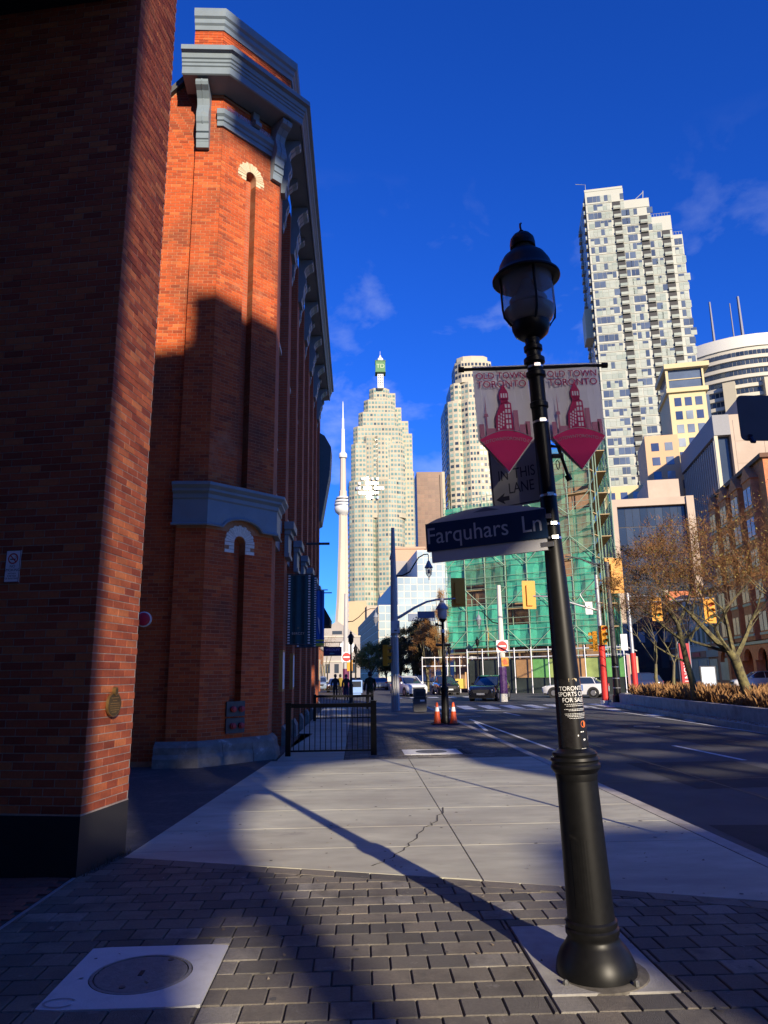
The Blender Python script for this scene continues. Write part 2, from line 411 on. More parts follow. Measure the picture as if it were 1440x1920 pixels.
# clay pavers by the brick pier
mb = MB()
for r_ in range(26):
    for c_ in range(8):
        x = -4.2 + c_ * .21 + (.1 if r_ % 2 else 0); y = 4.2 + r_ * .1
        p = clip([(x, y), (x + .205, y), (x + .205, y + .095), (x, y + .095)], 1, -.02, -2.475 - .02 * 5.5)
        if len(p) > 2 and area(p) > .002: slabmesh(mb, p, rnd.uniform(-.003, .001), .05, .004)
mb.build('clay_paver', CLAY, pave, kind='stuff')
mb = MB(); mb.prism([(-2.475, 4.0), (-2.452, 4.0), (-2.40, 6.74), (-2.425, 6.74)], -.02, .003); mb.build('edging_strip', GREY, pave)
# kerb stones
y = -3.0
while y < 44:
    l = 1.9; mb = MB()
    mb.prism([(3.51, -.15), (3.71, -.15), (3.70, -.02), (3.675, 0.0), (3.51, 0.0)], y + .004, y + l - .004, 'y')
    mb.build('kerb_stone', CONC_OLD, pave); y += l
# cracks in the concrete
def crack(pts, wd):
    mb = MB(); q = []
    for i in range(len(pts) - 1):
        n = 6
        for k in range(n):
            t = k / n; q.append((pts[i][0] + (pts[i+1][0]-pts[i][0]) * t + rnd.uniform(-.03,.03), pts[i][1] + (pts[i+1][1]-pts[i][1]) * t + rnd.uniform(-.03,.03)))
    q.append(pts[-1])
    for i in range(len(q) - 1):
        a, b = q[i], q[i+1]; w0 = wd * rnd.uniform(.5, 1.3); w1 = wd * rnd.uniform(.5, 1.3)
        mb.add([(a[0]-w0, a[1], .003), (a[0]+w0, a[1], .003), (b[0]+w1, b[1], .003), (b[0]-w1, b[1], .003)], [(0,1,2,3)])
    mb.build('crack', MORTAR_DK, pave)
crack([(1.10, 9.65), (.85, 8.67), (.72, 8.5), (.52, 7.73), (.33, 7.19), (.12, 6.9)], .009)
crack([(3.5, 8.1), (2.6, 7.95), (2.0, 8.3)], .004)
# concrete collar with a round access cover, and the pad the lamp stands on
cov = thing('access_cover', 'round grey access cover in a square pale concrete collar among the pavers', 'access cover', (-1.24, 4.64, 0))
mb = MB(); n = 40; rr = .285
ring = [(rr * math.cos(2*math.pi*i/n), rr * math.sin(2*math.pi*i/n)) for i in range(n)]
def sq(a):
    c, s_ = math.cos(a), math.sin(a); k = 1 / max(abs(c) / .42, abs(s_) / .438); return (c * k, s_ * k)
outer = [sq(2*math.pi*i/n) for i in range(n)]
vs_ = [(*p, .002) for p in outer] + [(*p, .004) for p in ring] + [(*p, -.02) for p in ring] + [(*p, -.05) for p in outer]
mb.add(vs_, [(i, (i+1)%n, (i+1)%n+n, i+n) for i in range(n)] + [(i+n, (i+1)%n+n, (i+1)%n+2*n, i+2*n) for i in range(n)] + [(i, i+3*n, (i+1)%n+3*n, (i+1)%n) for i in range(n)])
mb.build('collar', CONC_NEW, cov)
mb = MB(); mb.lathe([(.278, -.02), (.278, .004), (.262, .006), (.262, .0)], 40, cap=False); mb.build('rim', mat('cover_rim', (.25,.24,.22), .7, .2, 20), cov)
mb = MB(); mb.lathe([(.255, -.02), (.255, .003), (.25, .005)], 40); mb.build('lid', mat('cover_lid', (.19,.185,.175), .75, .2, 25, bump=.4), cov)
mb = MB(); mb.box(-.012, .012, -.035, .035, .005, .008); mb.build('lifting_slot', BLACK_MATT, cov)
for (x, y) in ((.12, .19), (-.05, -.19)):
    mb = MB(); mb.lathe([(.018, .004), (.018, .009), (.012, .009)], 10, x, y); mb.build('bolt', IRON, cov)
mb = MB()
for i in range(14):
    a0, a1 = .5 + i * .38, .5 + (i + 1) * .38
    for (ra, rb) in ((.055, .066),):
        P = lambda r_, a: (-.32 + r_ * 1.3 * math.cos(a), -.36 + r_ * math.sin(a) * .9, .0055)
        mb.add([P(ra, a0), P(rb, a0), P(rb, a1), P(ra, a1)], [(0,1,2,3)])
mb.build('scuff_ring', mat('scuff', (.3,.3,.3), .9), cov)
pad = MB(); slabmesh(pad, inset([(1.0, 4.19), (1.71, 4.19), (1.71, 5.27), (1.0, 5.27)], .012), .003, .05, .004)
pad.build('lamp_pad', mat('pad_concrete', (.30,.29,.27), .85, .2, 7, bump=.3, bscale=90, dirt=(.2,.19,.18), dscale=3), pave)
hat = thing('utility_hatch', 'flat concrete utility hatch set in the pavers beyond the fence corner', 'hatch', (1.6, 16.4, 0))
mb = MB(); slabmesh(mb, [(-.62, -.52), (.62, -.52), (.62, .52), (-.62, .52)], .004, .05); mb.build('hatch_frame', CONC_NEW, hat)
mb = MB(); mb.lathe([(.34, 0), (.34, .009), (.3, .011)], 24); mb.build('lid', IRON, hat)

# ================================================================== brick laying
UB = {}
def lay(lst, o, u, nrm, spans, z0, z1, L, H, J, proud=0.0, depth=.03, snap=None):
    u = Vector(u).normalized(); nrm = Vector(nrm).normalized(); o = Vector(o); k = 0; z = z0
    while z + H * .5 < z1:
        h = min(H, z1 - z - J / 2); zc = z + h / 2
        for (a, b) in spans(zc):
            x = a - (L + J) * (0.5 if k % 2 else 0.0)
            while x < b - .005:
                s0, s1 = max(x, a), min(x + L, b)
                if s1 - s0 > .02:
                    p = proud + rnd.uniform(-.0018, .0018)
                    c = o + u * ((s0 + s1) / 2) + nrm * p
                    lst.append((Matrix(((u.x * (s1 - s0), -nrm.x * depth, 0, c.x), (u.y * (s1 - s0), -nrm.y * depth, 0, c.y), (0, 0, h, zc + c.z), (0, 0, 0, 1))), s1 - s0))
                x += L + J
        z += H + J; k += 1

def place(lst, parent, m, most=300, name='brick'):
    if (name, m.name) not in UB: UB[(name, m.name)] = unit_box(name, m)
    me = UB[(name, m.name)]
    for M, _l in lst[:most]: link(name, me, parent, M)
    if lst[most:]:
        mb = MB(); base = [v.co.copy() for v in me.vertices]; fs = [tuple(p.vertices) for p in me.polygons]
        for M, _l in lst[most:]: mb.add([M @ c for c in base], fs)
        mb.build(name, m, parent, kind='stuff')

# ------------------------------------------------------------------ brick pier at the left
pier = thing('brick_pier', 'dark orange brick pier with black stone base filling the left edge', 'building', (-2.4, 6.745, 0), -10)
mb = MB(); mb.box(-3.4, -.0045, .0045, .8555, .50, 12.0); mb.build('wall', MORTAR, pier)
mb = MB(); mb.box(-1.05, .002, -.002, .862, -.1, .488); mb.build('plinth', BLACK_STONE, pier)
mb = MB(); mb.box(-3.5, -1.055, -.002, .862, -.1, .488); mb.build('plinth', BLACK_STONE, pier)
mb = MB(); mb.box(-3.5, .001, -.001, .861, .489, .499); mb.build('joint_bead', MORTAR, pier)
bl = []
lay(bl, (0, 0, 0), (1, 0, 0), (0, -1, 0), lambda z: [(-3.3, -.004)], .505, 11.9, .2, .063, .0095)
br_ = []
lay(br_, (0, 0, 0), (0, 1, 0), (1, 0, 0), lambda z: [(.004, .858)], .505, 11.9, .2, .063, .0095)
vis_l = [b for b in bl if b[0].translation.x > -1.15 and b[0].translation.z < 9.6]
br_.sort(key=lambda b: b[0].translation.z); vis_l.sort(key=lambda b: b[0].translation.z)
order = vis_l[:180] + br_[:120] + vis_l[180:] + br_[120:] + [b for b in bl if not (b[0].translation.x > -1.15 and b[0].translation.z < 9.6)]
place(order, pier, BRICK_NEW)
mb = MB(); mb.box(-4.2, -.06, -2.6, -.003, 9.18, 9.6); mb.build('soffit', BLACK_MATT, pier)
# no-smoking notice
sg = thing('no_smoking_sign', 'small white no smoking notice screwed to the dark brick pier', 'sign', (-3.21, 6.885, 2.545), -10)
mb = MB(); mb.box(-.12, .03, -.012, -.004, 0, .305); mb.build('plate', mat('notice_white', (.8,.8,.82), .5, .05, 5), sg)
mb = MB()
for (a, b, c, d) in ((-.12, .03, 0, .005), (-.12, .03, .3, .305), (.025, .03, .005, .3), (-.12, -.115, .005, .3)): mb.box(a, b, -.0135, -.0125, c, d)
mb.build('border', BLACK_MATT, sg)
INK = mat('sign_ink', (.03,.03,.05), .6); SRED = mat('sign_red', (.55,.02,.03), .5)
def up(x, y, z, s=1): return Matrix.Translation((x, y, z)) @ FRAME_YZ
mb = MB()
for i in range(24):
    a0, a1 = 2*math.pi*i/24, 2*math.pi*(i+1)/24; P = lambda r_, a: (-.045 + r_*math.cos(a), -.0132, .225 + r_*math.sin(a))
    mb.add([P(.04, a0), P(.052, a0), P(.052, a1), P(.04, a1)], [(0,1,2,3)])
mb.M = Matrix.Translation((-.045, 0, .225)) @ Matrix.Rotation(R(45), 4, 'Y'); mb.box(-.043, .043, -.0137, -.0129, -.005, .005); mb.M = None
mb.build('prohibition_ring', SRED, sg)
mb = MB(); mb.box(-.075, -.02, -.0131, -.0126, .213, .224); mb.tube([(-.018,-.013,.226), (-.012,-.013,.236), (-.02,-.013,.244), (-.012,-.013,.254)], .003, 4); mb.build('cigarette', INK, sg)
for s_, z, sz in (('NO', .15, .036), ('SMOKING', .115, .036), ('WITHIN', .082, .022), ('9 METRES', .058, .022), ('OF BUILDING', .035, .022)):
    text(s_, sz, INK, sg, up(-.045, -.0126, z), ext=.0003)
# oval plaque on the narrow face
pq = thing('bronze_plaque', 'oval bronze plaque with raised rim on the lit side of the brick pier', 'plaque', (-2.312, 7.12, 1.41), 80)
def oval(mb, rx, rz, y0, y1, n=28, cz=0): mb.prism([(rx*math.cos(2*math.pi*i/n), cz + rz*math.sin(2*math.pi*i/n)) for i in range(n)], y0, y1, 'y')
mb = MB(); oval(mb, .128, .112, -.022, -.002); mb.build('rim', BRASS, pq, smooth=35)
mb = MB(); oval(mb, .117, .102, -.026, -.021); mb.build('field', BRONZE, pq, smooth=35)
mb = MB(); oval(mb, .03, .042, -.036, -.003, 18, .12); mb.build('crest', BRASS, pq, smooth=35)
mb = MB(); oval(mb, .02, .03, -.039, -.035, 18, .12); mb.build('crest_field', BRONZE, pq)
mb = MB()
for i, (z, hw) in enumerate(((.06, .085), (.035, .05), (.01, .1), (-.01, .105), (-.03, .1), (-.05, .09), (-.07, .06))):
    hw *= .85; x = -hw
    while x < hw - .008:
        l = rnd.uniform(.008, .03); mb.box(x, min(x + l, hw), -.0285, -.0262, z - .004, z + .004); x += l + .006
mb.build('raised_line', BRASS, pq)

# spots of old gum, grit and a few weeds
mb = MB()
for i in range(150):
    x, y = rnd.uniform(-2.2, 3.4), rnd.uniform(3.4, 15.0); r_ = rnd.uniform(.008, .022); n = 7
    if x < -2.2 + (y - 7.4) * .063 and y > 7.4: continue
    mb.add([(x + r_ * rnd.uniform(.7, 1.2) * math.cos(2*math.pi*k/n), y + r_ * rnd.uniform(.7, 1.2) * math.sin(2*math.pi*k/n), .0035) for k in range(n)], [tuple(range(n))])
tag(mb.build('gum_spots', mat('old_gum', (.09,.088,.085), .9)), kind='stuff')
mb = MB()
for i in range(420):
    if i % 3: x, y = 3.72 + rnd.uniform(0, .25), rnd.uniform(4, 30); z = -.117
    else: x, y, z = rnd.uniform(-2.5, 3.4), rnd.uniform(3.4, 9), .004
    r_ = rnd.uniform(.006, .02); a = rnd.uniform(0, 6.28)
    mb.add([(x + r_*math.cos(a + t), y + r_*math.sin(a + t), z + (.008 if t == 0 else 0)) for t in (0, 2.2, 4.1)], [(0,1,2)])
tag(mb.build('grit', mat('grit_brown', (.13,.10,.07), .95, cols=[(.1,.08,.06),(.2,.15,.09),(.25,.23,.2)])), kind='stuff')
mb = MB()
for i in range(70):
    t = rnd.random(); x, y = -2.385 + .15 * t + rnd.uniform(.005, .05), 6.76 + .86 * t; a = rnd.uniform(0, 6.28); h = rnd.uniform(.02, .08)
    mb.add([(x - .003, y, 0), (x + .003, y, 0), (x + .03 * math.cos(a), y + .03 * math.sin(a), h)], [(0,1,2)])
tag(mb.build('dry_weeds', mat('dry_weed', (.10,.09,.065), .95, .3, 4)), kind='stuff')

# worn patches and tar seams in the carriageway
PATCH = mat('asphalt_patch', (.032,.032,.034), .9, .3, 3, bump=.5, bscale=120); TAR = mat('tar_seam', (.014,.014,.015), .5, .2, 10)
for poly in ([(5.2, 11.5), (7.4, 11.6), (7.5, 14.9), (5.3, 14.8)], [(8.4, 17.5), (10.2, 17.4), (10.3, 25.0), (8.5, 25.1)], [(4.3, 20.0), (5.6, 20.1), (5.7, 27.4), (4.4, 27.3)], [(6.8, 30.0), (9.4, 30.2), (9.3, 34.0), (6.9, 33.9)], [(4.0, 6.2), (5.0, 6.2), (5.1, 8.8), (4.1, 8.9)]):
    mb = MB(); mb.add([(x, y, -.1175) for x, y in poly], [tuple(range(len(poly)))]); tag(mb.build('asphalt_patch', PATCH), kind='structure')
for (a, b) in (((5.6, 5), (6.3, 44)), ((9.6, 8), (9.4, 44)), ((3.9, 12.3), (11.0, 12.9)), ((3.9, 19.2), (11.3, 18.7)), ((3.9, 26.4), (11.8, 27.0)), ((7.6, 13), (10.8, 16.8))):
    mb = MB(); n = 40; px = None
    for i in range(n + 1):
        t = i / n; x = a[0] + (b[0]-a[0])*t + rnd.uniform(-.05, .05); y = a[1] + (b[1]-a[1])*t + rnd.uniform(-.05, .05); w_ = rnd.uniform(.012, .035)
        dx, dy = (w_, 0) if abs(b[1]-a[1]) > abs(b[0]-a[0]) else (0, w_)
        q = [(x - dx, y - dy, -.1155), (x + dx, y + dy, -.1155)]
        if px: mb.add(px + [q[1], q[0]], [(0, 1, 2, 3)])
        px = q
    tag(mb.build('tar_seam', TAR), kind='structure')
# ================================================================== old market hall
hall = thing('market_hall', 'old red brick market hall with chamfered corner, grey cornice and arched slots', 'building', (-3.05, 14.4, 0))
s2 = math.sqrt(.5)
CH = Matrix(((s2, -s2, 0, 0), (s2, s2, 0, 0), (0, 0, 1, 0), (0, 0, 0, 1)))     # local frame of the chamfer: x along, y inward
CW = 1.2 / s2
mb = MB()
mb.prism([(-6, .16), (-.59, .16), (-.595, .0045), (-.006, .0045), (.005, .3), (1.0, 1.3), (1.19, 1.21), (1.19, 1.93), (.95, 1.93), (.95, 21.5), (-6, 21.5)], 0, 9.4)
mb.prism([(-.85, .16), (-.59, .16), (-.595, .0045), (-.006, .0045), (.005, .3), (1.0, 1.3), (1.19, 1.21), (1.19, 1.93), (.95, 1.93), (.95, 21.5), (-.85, 21.5)], 9.4, 15.3)
mb.build('wall', FACADE, hall)
mb = MB(); mb.prism([(-.6, 0.0), (-.6, 15.6), (-.86, 15.42), (-6, 9.5), (-6, 0.0)], .1445, .5, 'y'); mb.build('end_wall', MORTAR_OLD, hall)
mb = MB(); mb.box(-.592, -.012, .0042, .03, .0, 14.9); mb.build('mortar_bed', MORTAR_OLD, hall)
mb = MB(); mb.prism([(-.84, 15.44), (-.84, 15.62), (-6, 9.7), (-6, 9.52)], .02, 21.0, 'y'); mb.build('roof', mat('roof_slate', (.07,.07,.075), .8), hall)
# mortar bed of pilaster and chamfer, leaving the two slots open
NU0, NU1, NC = .70, .98, .84
mb = MB(); mb.M = CH
mb.box(.004, NU0, .0045, .3, 0, 14.9); mb.box(NU1, CW - .004, .0045, .3, 0, 14.9)
mb.box(NU0, NU1, .0045, .3, 0, 1.0); mb.box(NU0, NU1, .0045, .3, 4.54, 5.6); mb.box(NU0, NU1, .0045, .3, 13.32, 14.9)
mb.build('mortar_bed', MORTAR_OLD, hall)
mb = MB(); mb.M = CH
for (zs, zt) in ((4.385, 4.54), (13.165, 13.32)):
    arc = [(NC + .14*math.cos(a), zs + .14*math.sin(a)) for a in [math.pi*i/12 for i in range(13)]]
    mb.prism([(NU1, zt), (NU0, zt)][::1] + [(NU0, zs)] + [p for p in reversed(arc)][1:-1] + [(NU1, zs)], .01, .3, 'y')
mb.build('slot_head', MORTAR_OLD, hall)
mb = MB(); mb.M = CH; mb.box(NU0, NU1, .24, .3, 1.0, 4.54); mb.box(NU0, NU1, .24, .3, 5.6, 13.32)
mb.build('slot_back', FACADE, hall)
# slot reveals
HU = .375
def slot(z): return (1.0 < z < 4.40) or (5.6 < z < 13.18)
def chspan(z):
    for (zs, leg) in ((4.385, 4.16), (13.165, 13.03)):
        if leg < z < zs + HU + .02:
            dz = max(z - zs, 0); hw = math.sqrt(max(HU * HU - dz * dz, 0)) if dz < HU else 0
            if hw > .02: return [(.004, NC - hw - .006), (NC + hw + .006, CW - .004)]
    if slot(z): return [(.004, NU0), (NU1, CW - .004)]
    return [(.004, CW - .004)]
ch = []; lay(ch, (0, 0, 0), (s2, s2, 0), (s2, -s2, 0), chspan, .47, 4.62, .2, .062, .0105, depth=.2)
lay(ch, (0, 0, 0), (s2, s2, 0), (s2, -s2, 0), chspan, 5.5, 14.88, .2, .062, .0105, depth=.2)
pi_ = []; lay(pi_, (0, 0, 0), (1, 0, 0), (0, -1, 0), lambda z: [(-.6, -.004)], .47, 4.62, .2, .062, .0105)
lay(pi_, (0, 0, 0), (1, 0, 0), (0, -1, 0), lambda z: [(-.6, -.004)], 5.5, 14.88, .2, .062, .0105)
ew = []; lay(ew, (0, .14, 0), (1, 0, 0), (0, -1, 0), lambda z: [(-2.6, -.602)] if z < 13.3 else [(-.88 - (15.36 - z) / 1.15, -.602)], .1, 15.3, .2, .062, .0105)
rt = []; lay(rt, (-.6, .14, 0), (0, -1, 0), (-1, 0, 0), lambda z: [(.0, .134)], .47, 14.8, .12, .062, .0105)
key = lambda b: b[0].translation.z
ch.sort(key=key); pi_.sort(key=key); ew.sort(key=key)
place(ch[:190] + pi_[:60] + [b for b in ew if b[0].translation.x > -1.5][:50] + ch[190:] + pi_[60:] + [b for b in ew if b[0].translation.x > -1.5][50:] + [b for b in ew if b[0].translation.x <= -1.5] + rt, hall, BRICK_OLD)
# voussoirs of the two hoods
ub = UB.setdefault(('voussoir', ''), None)
for zs, leg, mt in ((4.385, 4.16, mat('white_brick', (.62,.6,.53), .85, .2, 25, cols=[(.5,.48,.42),(.66,.64,.57),(.6,.57,.5)])), (13.165, 13.03, CREAM_BRICK)):
    nv = 17
    for i in range(nv):
        a0 = math.pi * i / nv + .012; a1 = math.pi * (i + 1) / nv - .012
        P = lambda r_, a: (NC + r_*math.cos(a), zs + r_*math.sin(a))
        mb = MB(); mb.M = CH
        r1 = HU - (.02 if i % 2 else 0)
        mb.prism([P(.145, a0), P(r1, a0), P(r1, a1), P(.145, a1)], -.008 - rnd.uniform(0, .004), .2, 'y'); mb.build('voussoir', mt, hall)
    for sx_ in (-1, 1):
        z = zs - .075
        k = 0
        while z > leg - .03:
            w0, w1 = sorted((NC + sx_ * .145, NC + sx_ * (HU if k % 2 == 0 else .27)))
            mb = MB(); mb.M = CH; mb.box(w0, w1, -.009, .2, z, z + .066); mb.build('voussoir', mt, hall); z -= .0755; k += 1
# stone base
prof = [(0, -.05), (.17, -.05), (.165, .16), (.12, .235), (.115, .36), (.055, .43), (0, .465)]
for path in ([(-.78, .0), (-.30, 0)], [(-.295, 0), (0, 0), (.36, .36)], [(.365, .365), (.86, .86)], [(.865, .865), (1.2, 1.2), (1.2, 1.93)]):
    mb = MB(); q = [(o * rnd.uniform(.93, 1.06), z) for o, z in prof]; sweep(mb, path, q); mb.build('base_stone', STONE, hall)
# painted band with its arched lower edge
mb = MB(); path = [(-.66, 0), (0, 0), (1.2, 1.2), (1.2, 1.93)]
sweep(mb, path, [(0, 5.0), (.10, 5.0), (.10, 5.17), (.13, 5.2), (.13, 5.28), (.20, 5.33), (.20, 5.38), (.27, 5.44), (.27, 5.50), (0, 5.58)])
mb.box(-.66, .041, -.10, 0, 4.66, 5.0); mb.box(1.2, 1.30, 1.17, 1.93, 4.66, 5.0)
mb.M = CH
arc = [(NC + .52 * math.cos(a), 4.60 + .27 * math.sin(a)) for a in [math.pi * i / 20 for i in range(21)]]
low = 4.66
pts = [(-.041, 5.0), (-.041, low)] + [(p[0], max(p[1], low)) for p in reversed(arc)] + [(CW + .041, low), (CW + .041, 5.0)]
mb.prism(pts, -.10, 0, 'y'); mb.M = None
mb.build('painted_band', GREY_TRIM, hall)
mb = MB(); mb.M = CH; mb.tube([(-.06, -.11, low)] + [(p[0], -.11, max(p[1], low)) for p in reversed(arc)] + [(CW + .06, -.11, low)], .03, 6); mb.M = None
mb.tube([(-.68, -.11, low), (.05, -.11, low)], .03, 6); mb.tube([(1.31, 1.15, low), (1.31, 1.95, low)], .03, 6); mb.build('band_bead', GREY_TRIM, hall)
# string course, spikes, cornice, brackets
mb = MB(); sweep(mb, [(-.12, 0), (0, 0), (1.2, 1.2), (1.2, 1.5)], [(0, 14.05), (.05, 14.05), (.05, 14.17), (.08, 14.19), (.08, 14.27), (.13, 14.32), (.13, 14.45), (0, 14.5)])
mb.build('string_course', GREY_TRIM, hall)
mb = MB(); mb.M = CH
for i in range(70):
    u = .06 + i * .0228
    if abs(u - .87) < .1: continue
    for q in (0, 1): mb.tube([(u, -.07, 14.48), (u + rnd.uniform(-.02, .02), -.09 + q * .05, 14.6)], .0022, 3, False)
mb.build('bird_spike', STEEL, hall, kind='stuff')
cpath = [(-.85, 0), (0, 0), (1.2, 1.2), (1.2, 19.4)]
mb = MB(); sweep(mb, cpath, [(0, 14.93), (.50, 15.0), (.53, 14.96), (.56, 14.98), (.56, 15.15), (.585, 15.17), (.585, 15.23), (.61, 15.25), (.61, 15.31), (.64, 15.33), (.66, 15.43), (.74, 15.46), (.74, 15.58), (0, 15.8)])
mb.build('cornice', GREY_TRIM, hall)
bp = [(0, 13.42), (-.10, 13.42), (-.12, 13.55), (-.13, 13.57), (-.13, 13.60), (-.16, 13.62), (-.165, 13.75), (-.13, 13.78), (-.17, 13.80), (-.19, 13.98), (-.22, 14.02), (-.25, 14.12), (-.245, 14.24), (-.20, 14.38), (-.18, 14.48), (-.22, 14.62), (-.33, 14.74), (-.44, 14.80), (-.47, 14.86), (-.46, 14.93), (0, 14.93)]
mb = MB(); mb.prism(bp, -.14, .14, 'x'); BR = mb.mesh('bracket', GREY_TRIM)
mb = MB(); mb.prism([(y - (.012 if y < -.05 else 0), z) for y, z in bp[9:]] , -.015, .015, 'x'); BRR = mb.mesh('bracket_rib', GREY_TRIM)
def bracket(M):
    b = link('bracket', BR, hall, M); link('bracket_rib', BRR, b)
bracket(Matrix.Translation((-.42, 0, 0)))
bracket(CH @ Matrix.Translation((CW - .16, 0, 0)))
mb = MB(); mb.M = CH; mb.prism([(-.14, 14.5), (-.2, 14.52), (-.2, 14.62), (-.1, 14.72), (-.1, 14.92), (0, 14.92), (0, 14.5)], .78, .96, 'x'); mb.build('small_bracket', GREY_TRIM, hall)
FX = Matrix(((0, -1, 0, 1.2), (1, 0, 0, 0), (0, 0, 1, 0), (0, 0, 0, 1)))          # x along the street, y inward
mb = MB(); mb.box(-.2, .2, -.003, .3, 13.4, 14.93)
for k in range(8):
    y0 = 1.2 + 2.72 * k
    if y0 > 19: break
    for q in ((.35, .62) if k else (.4,)): bracket(FX @ Matrix.Translation((y0 + q - .0, 0, 0)))
    if k < 7: bracket(FX @ Matrix.Translation((y0 + 1.85, .2, 0)))
# parapet block over the corner
pp = [(-.72, -.1), (-.05, -.1), (1.41, 1.36), (1.41, 2.7)]
mb = MB(); mb.prism([(-.72, -.09), (-.054, -.09), (1.4, 1.364), (1.4, 2.7), (-.72, 2.7)], 15.5, 16.75); mb.build('parapet', MORTAR_OLD, hall)
mb = MB(); sweep(mb, pp, [(-.02, 16.62), (.03, 16.62), (.05, 16.72), (.09, 16.76), (.10, 16.86), (.15, 16.9), (.17, 17.02), (.17, 17.1), (-.02, 17.16)])
mb.prism([(-.72, -.08), (-.06, -.08), (1.38, 1.37), (1.38, 2.7), (-.72, 2.7)], 16.75, 17.1); mb.build('coping', GREY_TRIM, hall)
pb = []; lay(pb, (-.72, -.1, 0), (1, 0, 0), (0, -1, 0), lambda z: [(0, .667)], 15.5, 16.62, .2, .062, .0105)
lay(pb, (-.05, -.1, 0), (s2, s2, 0), (s2, -s2, 0), lambda z: [(.004, 2.06)], 15.5, 16.62, .2, .062, .0105)
place(pb, hall, BRICK_OLD, 0)
# street front: pilasters with painted capitals, windows between
PIL = None
def arch_poly(w_, z0, zs, n=10): return [(-w_, z0), (w_, z0), (w_, zs)] + [(w_*math.cos(math.pi*i/n), zs + w_*math.sin(math.pi*i/n)) for i in range(1, n)] + [(-w_, zs)]
FRAME_PALE = mat('pale_frame', (.45,.42,.38), .6, .1, 5)
def mk(f, name, m):
    mb = MB(); f(mb); return mb.mesh(name, m)
pil_m = mk(lambda b: b.box(0, .7, 0, .26, 0, 14.6), 'pilaster', FACADE)
cap_m = mk(lambda b: (b.box(-.06, .76, -.10, .0, 4.66, 5.2), b.box(-.10, .80, -.16, .0, 5.2, 5.33), b.box(-.16, .86, -.24, .0, 5.33, 5.52), b.box(-.08, .78, -.13, .0, 4.62, 4.72)), 'capital', GREY_TRIM)
st_m = mk(lambda b: b.prism([(0, -.05), (-.14, -.05), (-.13, .3), (-.04, .46), (0, .46)], -.02, .72, 'x'), 'base_stone', STONE)
win_f = mk(lambda b: (b.prism(arch_poly(.62, 0, 2.0), -.05, .02, 'y'), b.box(-.75, .75, -.1, .02, -.14, -.02)), 'window', FRAME_PALE)
win_p = mk(lambda b: (b.prism(arch_poly(.52, .08, 2.0), -.06, -.04, 'y')), 'pane', GLASS_DK)
win_b = mk(lambda b: (b.box(-.02, .02, -.075, -.055, .08, 2.5), b.box(-.52, .52, -.075, -.055, 1.2, 1.25)), 'glazing_bar', FRAME_PALE)
dr_m = mk(lambda b: b.box(-.75, .75, -.03, .02, 0, 3.7), 'doorway', FRAME_PALE)
dr_g = mk(lambda b: (b.box(-.66, -.04, -.045, -.028, .15, 2.6), b.box(.04, .66, -.045, -.028, .15, 2.6), b.box(-.66, .66, -.045, -.028, 2.75, 3.6)), 'door_pane', GLASS_DK)
lin_m = mk(lambda b: (b.box(.76, 2.66, .12, .25, 4.75, 5.2), b.box(.86, 2.56, .06, .25, 5.2, 5.5)), 'band_panel', GREY_TRIM)
for k in range(8):
    y0 = 1.2 + 2.72 * k
    if k:
        link('pilaster', pil_m, hall, FX @ Matrix.Translation((y0, 0, 0)))
        link('capital', cap_m, hall, FX @ Matrix.Translation((y0, 0, 0)))
        link('base_stone', st_m, hall, FX @ Matrix.Translation((y0, 0, 0)))
    if k < 7:
        link('band_panel', lin_m, hall, FX @ Matrix.Translation((y0, 0, 0)))
        for z in (6.1, 10.2):
            wf = link('window', win_f, hall, FX @ Matrix.Translation((y0 + 1.71, .24, z)))
            link('pane', win_p, wf); link('glazing_bar', win_b, wf)
        d = link('doorway', dr_m, hall, FX @ Matrix.Translation((y0 + 1.71, .24, 0.3)))
        link('door_pane', dr_g, d)
# a tall oriel hung on the far end
mb = MB(); mb.prism([(-.2, 8.9), (.35, 9.3), (.72, 11.0), (.72, 13.0), (.35, 13.4), (-.2, 13.6)], 20.3, 21.9, 'y') if False else None
mb = MB(); mb.prism([(.95, 8.9), (1.3, 9.1), (1.72, 11.6), (1.78, 12.9), (1.45, 13.5), (.95, 13.8)], 20.4, 22.0, 'y')
mb.build('hanging_bay', mat('teal_panel', (.05,.09,.11), .5), hall)

# things fixed to the hall
bell = thing('alarm_bell', 'round red alarm bell with a pale rim on the shaded end wall', 'bell', (-4.21, 14.54, 2.78))
mb = MB(); mb.M = FRAME_YZ; mb.lathe([(.15, 0), (.15, .05), (.135, .06)], 24); mb.build('rim', WHITE, bell, smooth=40)
mb = MB(); mb.M = FRAME_YZ; mb.lathe([(.132, .05), (.125, .10), (.08, .125), (.02, .13)], 24); mb.build('gong', mat('bell_red', (.5,.02,.05), .35), bell, smooth=50)
fdc = thing('fire_connection', 'dark wall panel with four red hose caps low on the chamfered corner', 'fire connection', (-3.05 + .84*s2, 14.4 + .84*s2, 0), 45)
for z in (.56, .88):
    mb = MB(); mb.box(-.22, .22, -.05, -.01, z, z + .29); mb.build('plate', DKGREY, fdc)
    for x in (-.08, .12):
        mb = MB(); mb.M = Matrix.Translation((x, -.05, z + .14)) @ FRAME_YZ; mb.lathe([(.06, 0), (.06, .05), (.045, .055), (.045, .085), (.02, .09)], 14); mb.build('hose_cap', mat('cap_red', (.35,.02,.03), .4), fdc, smooth=40)
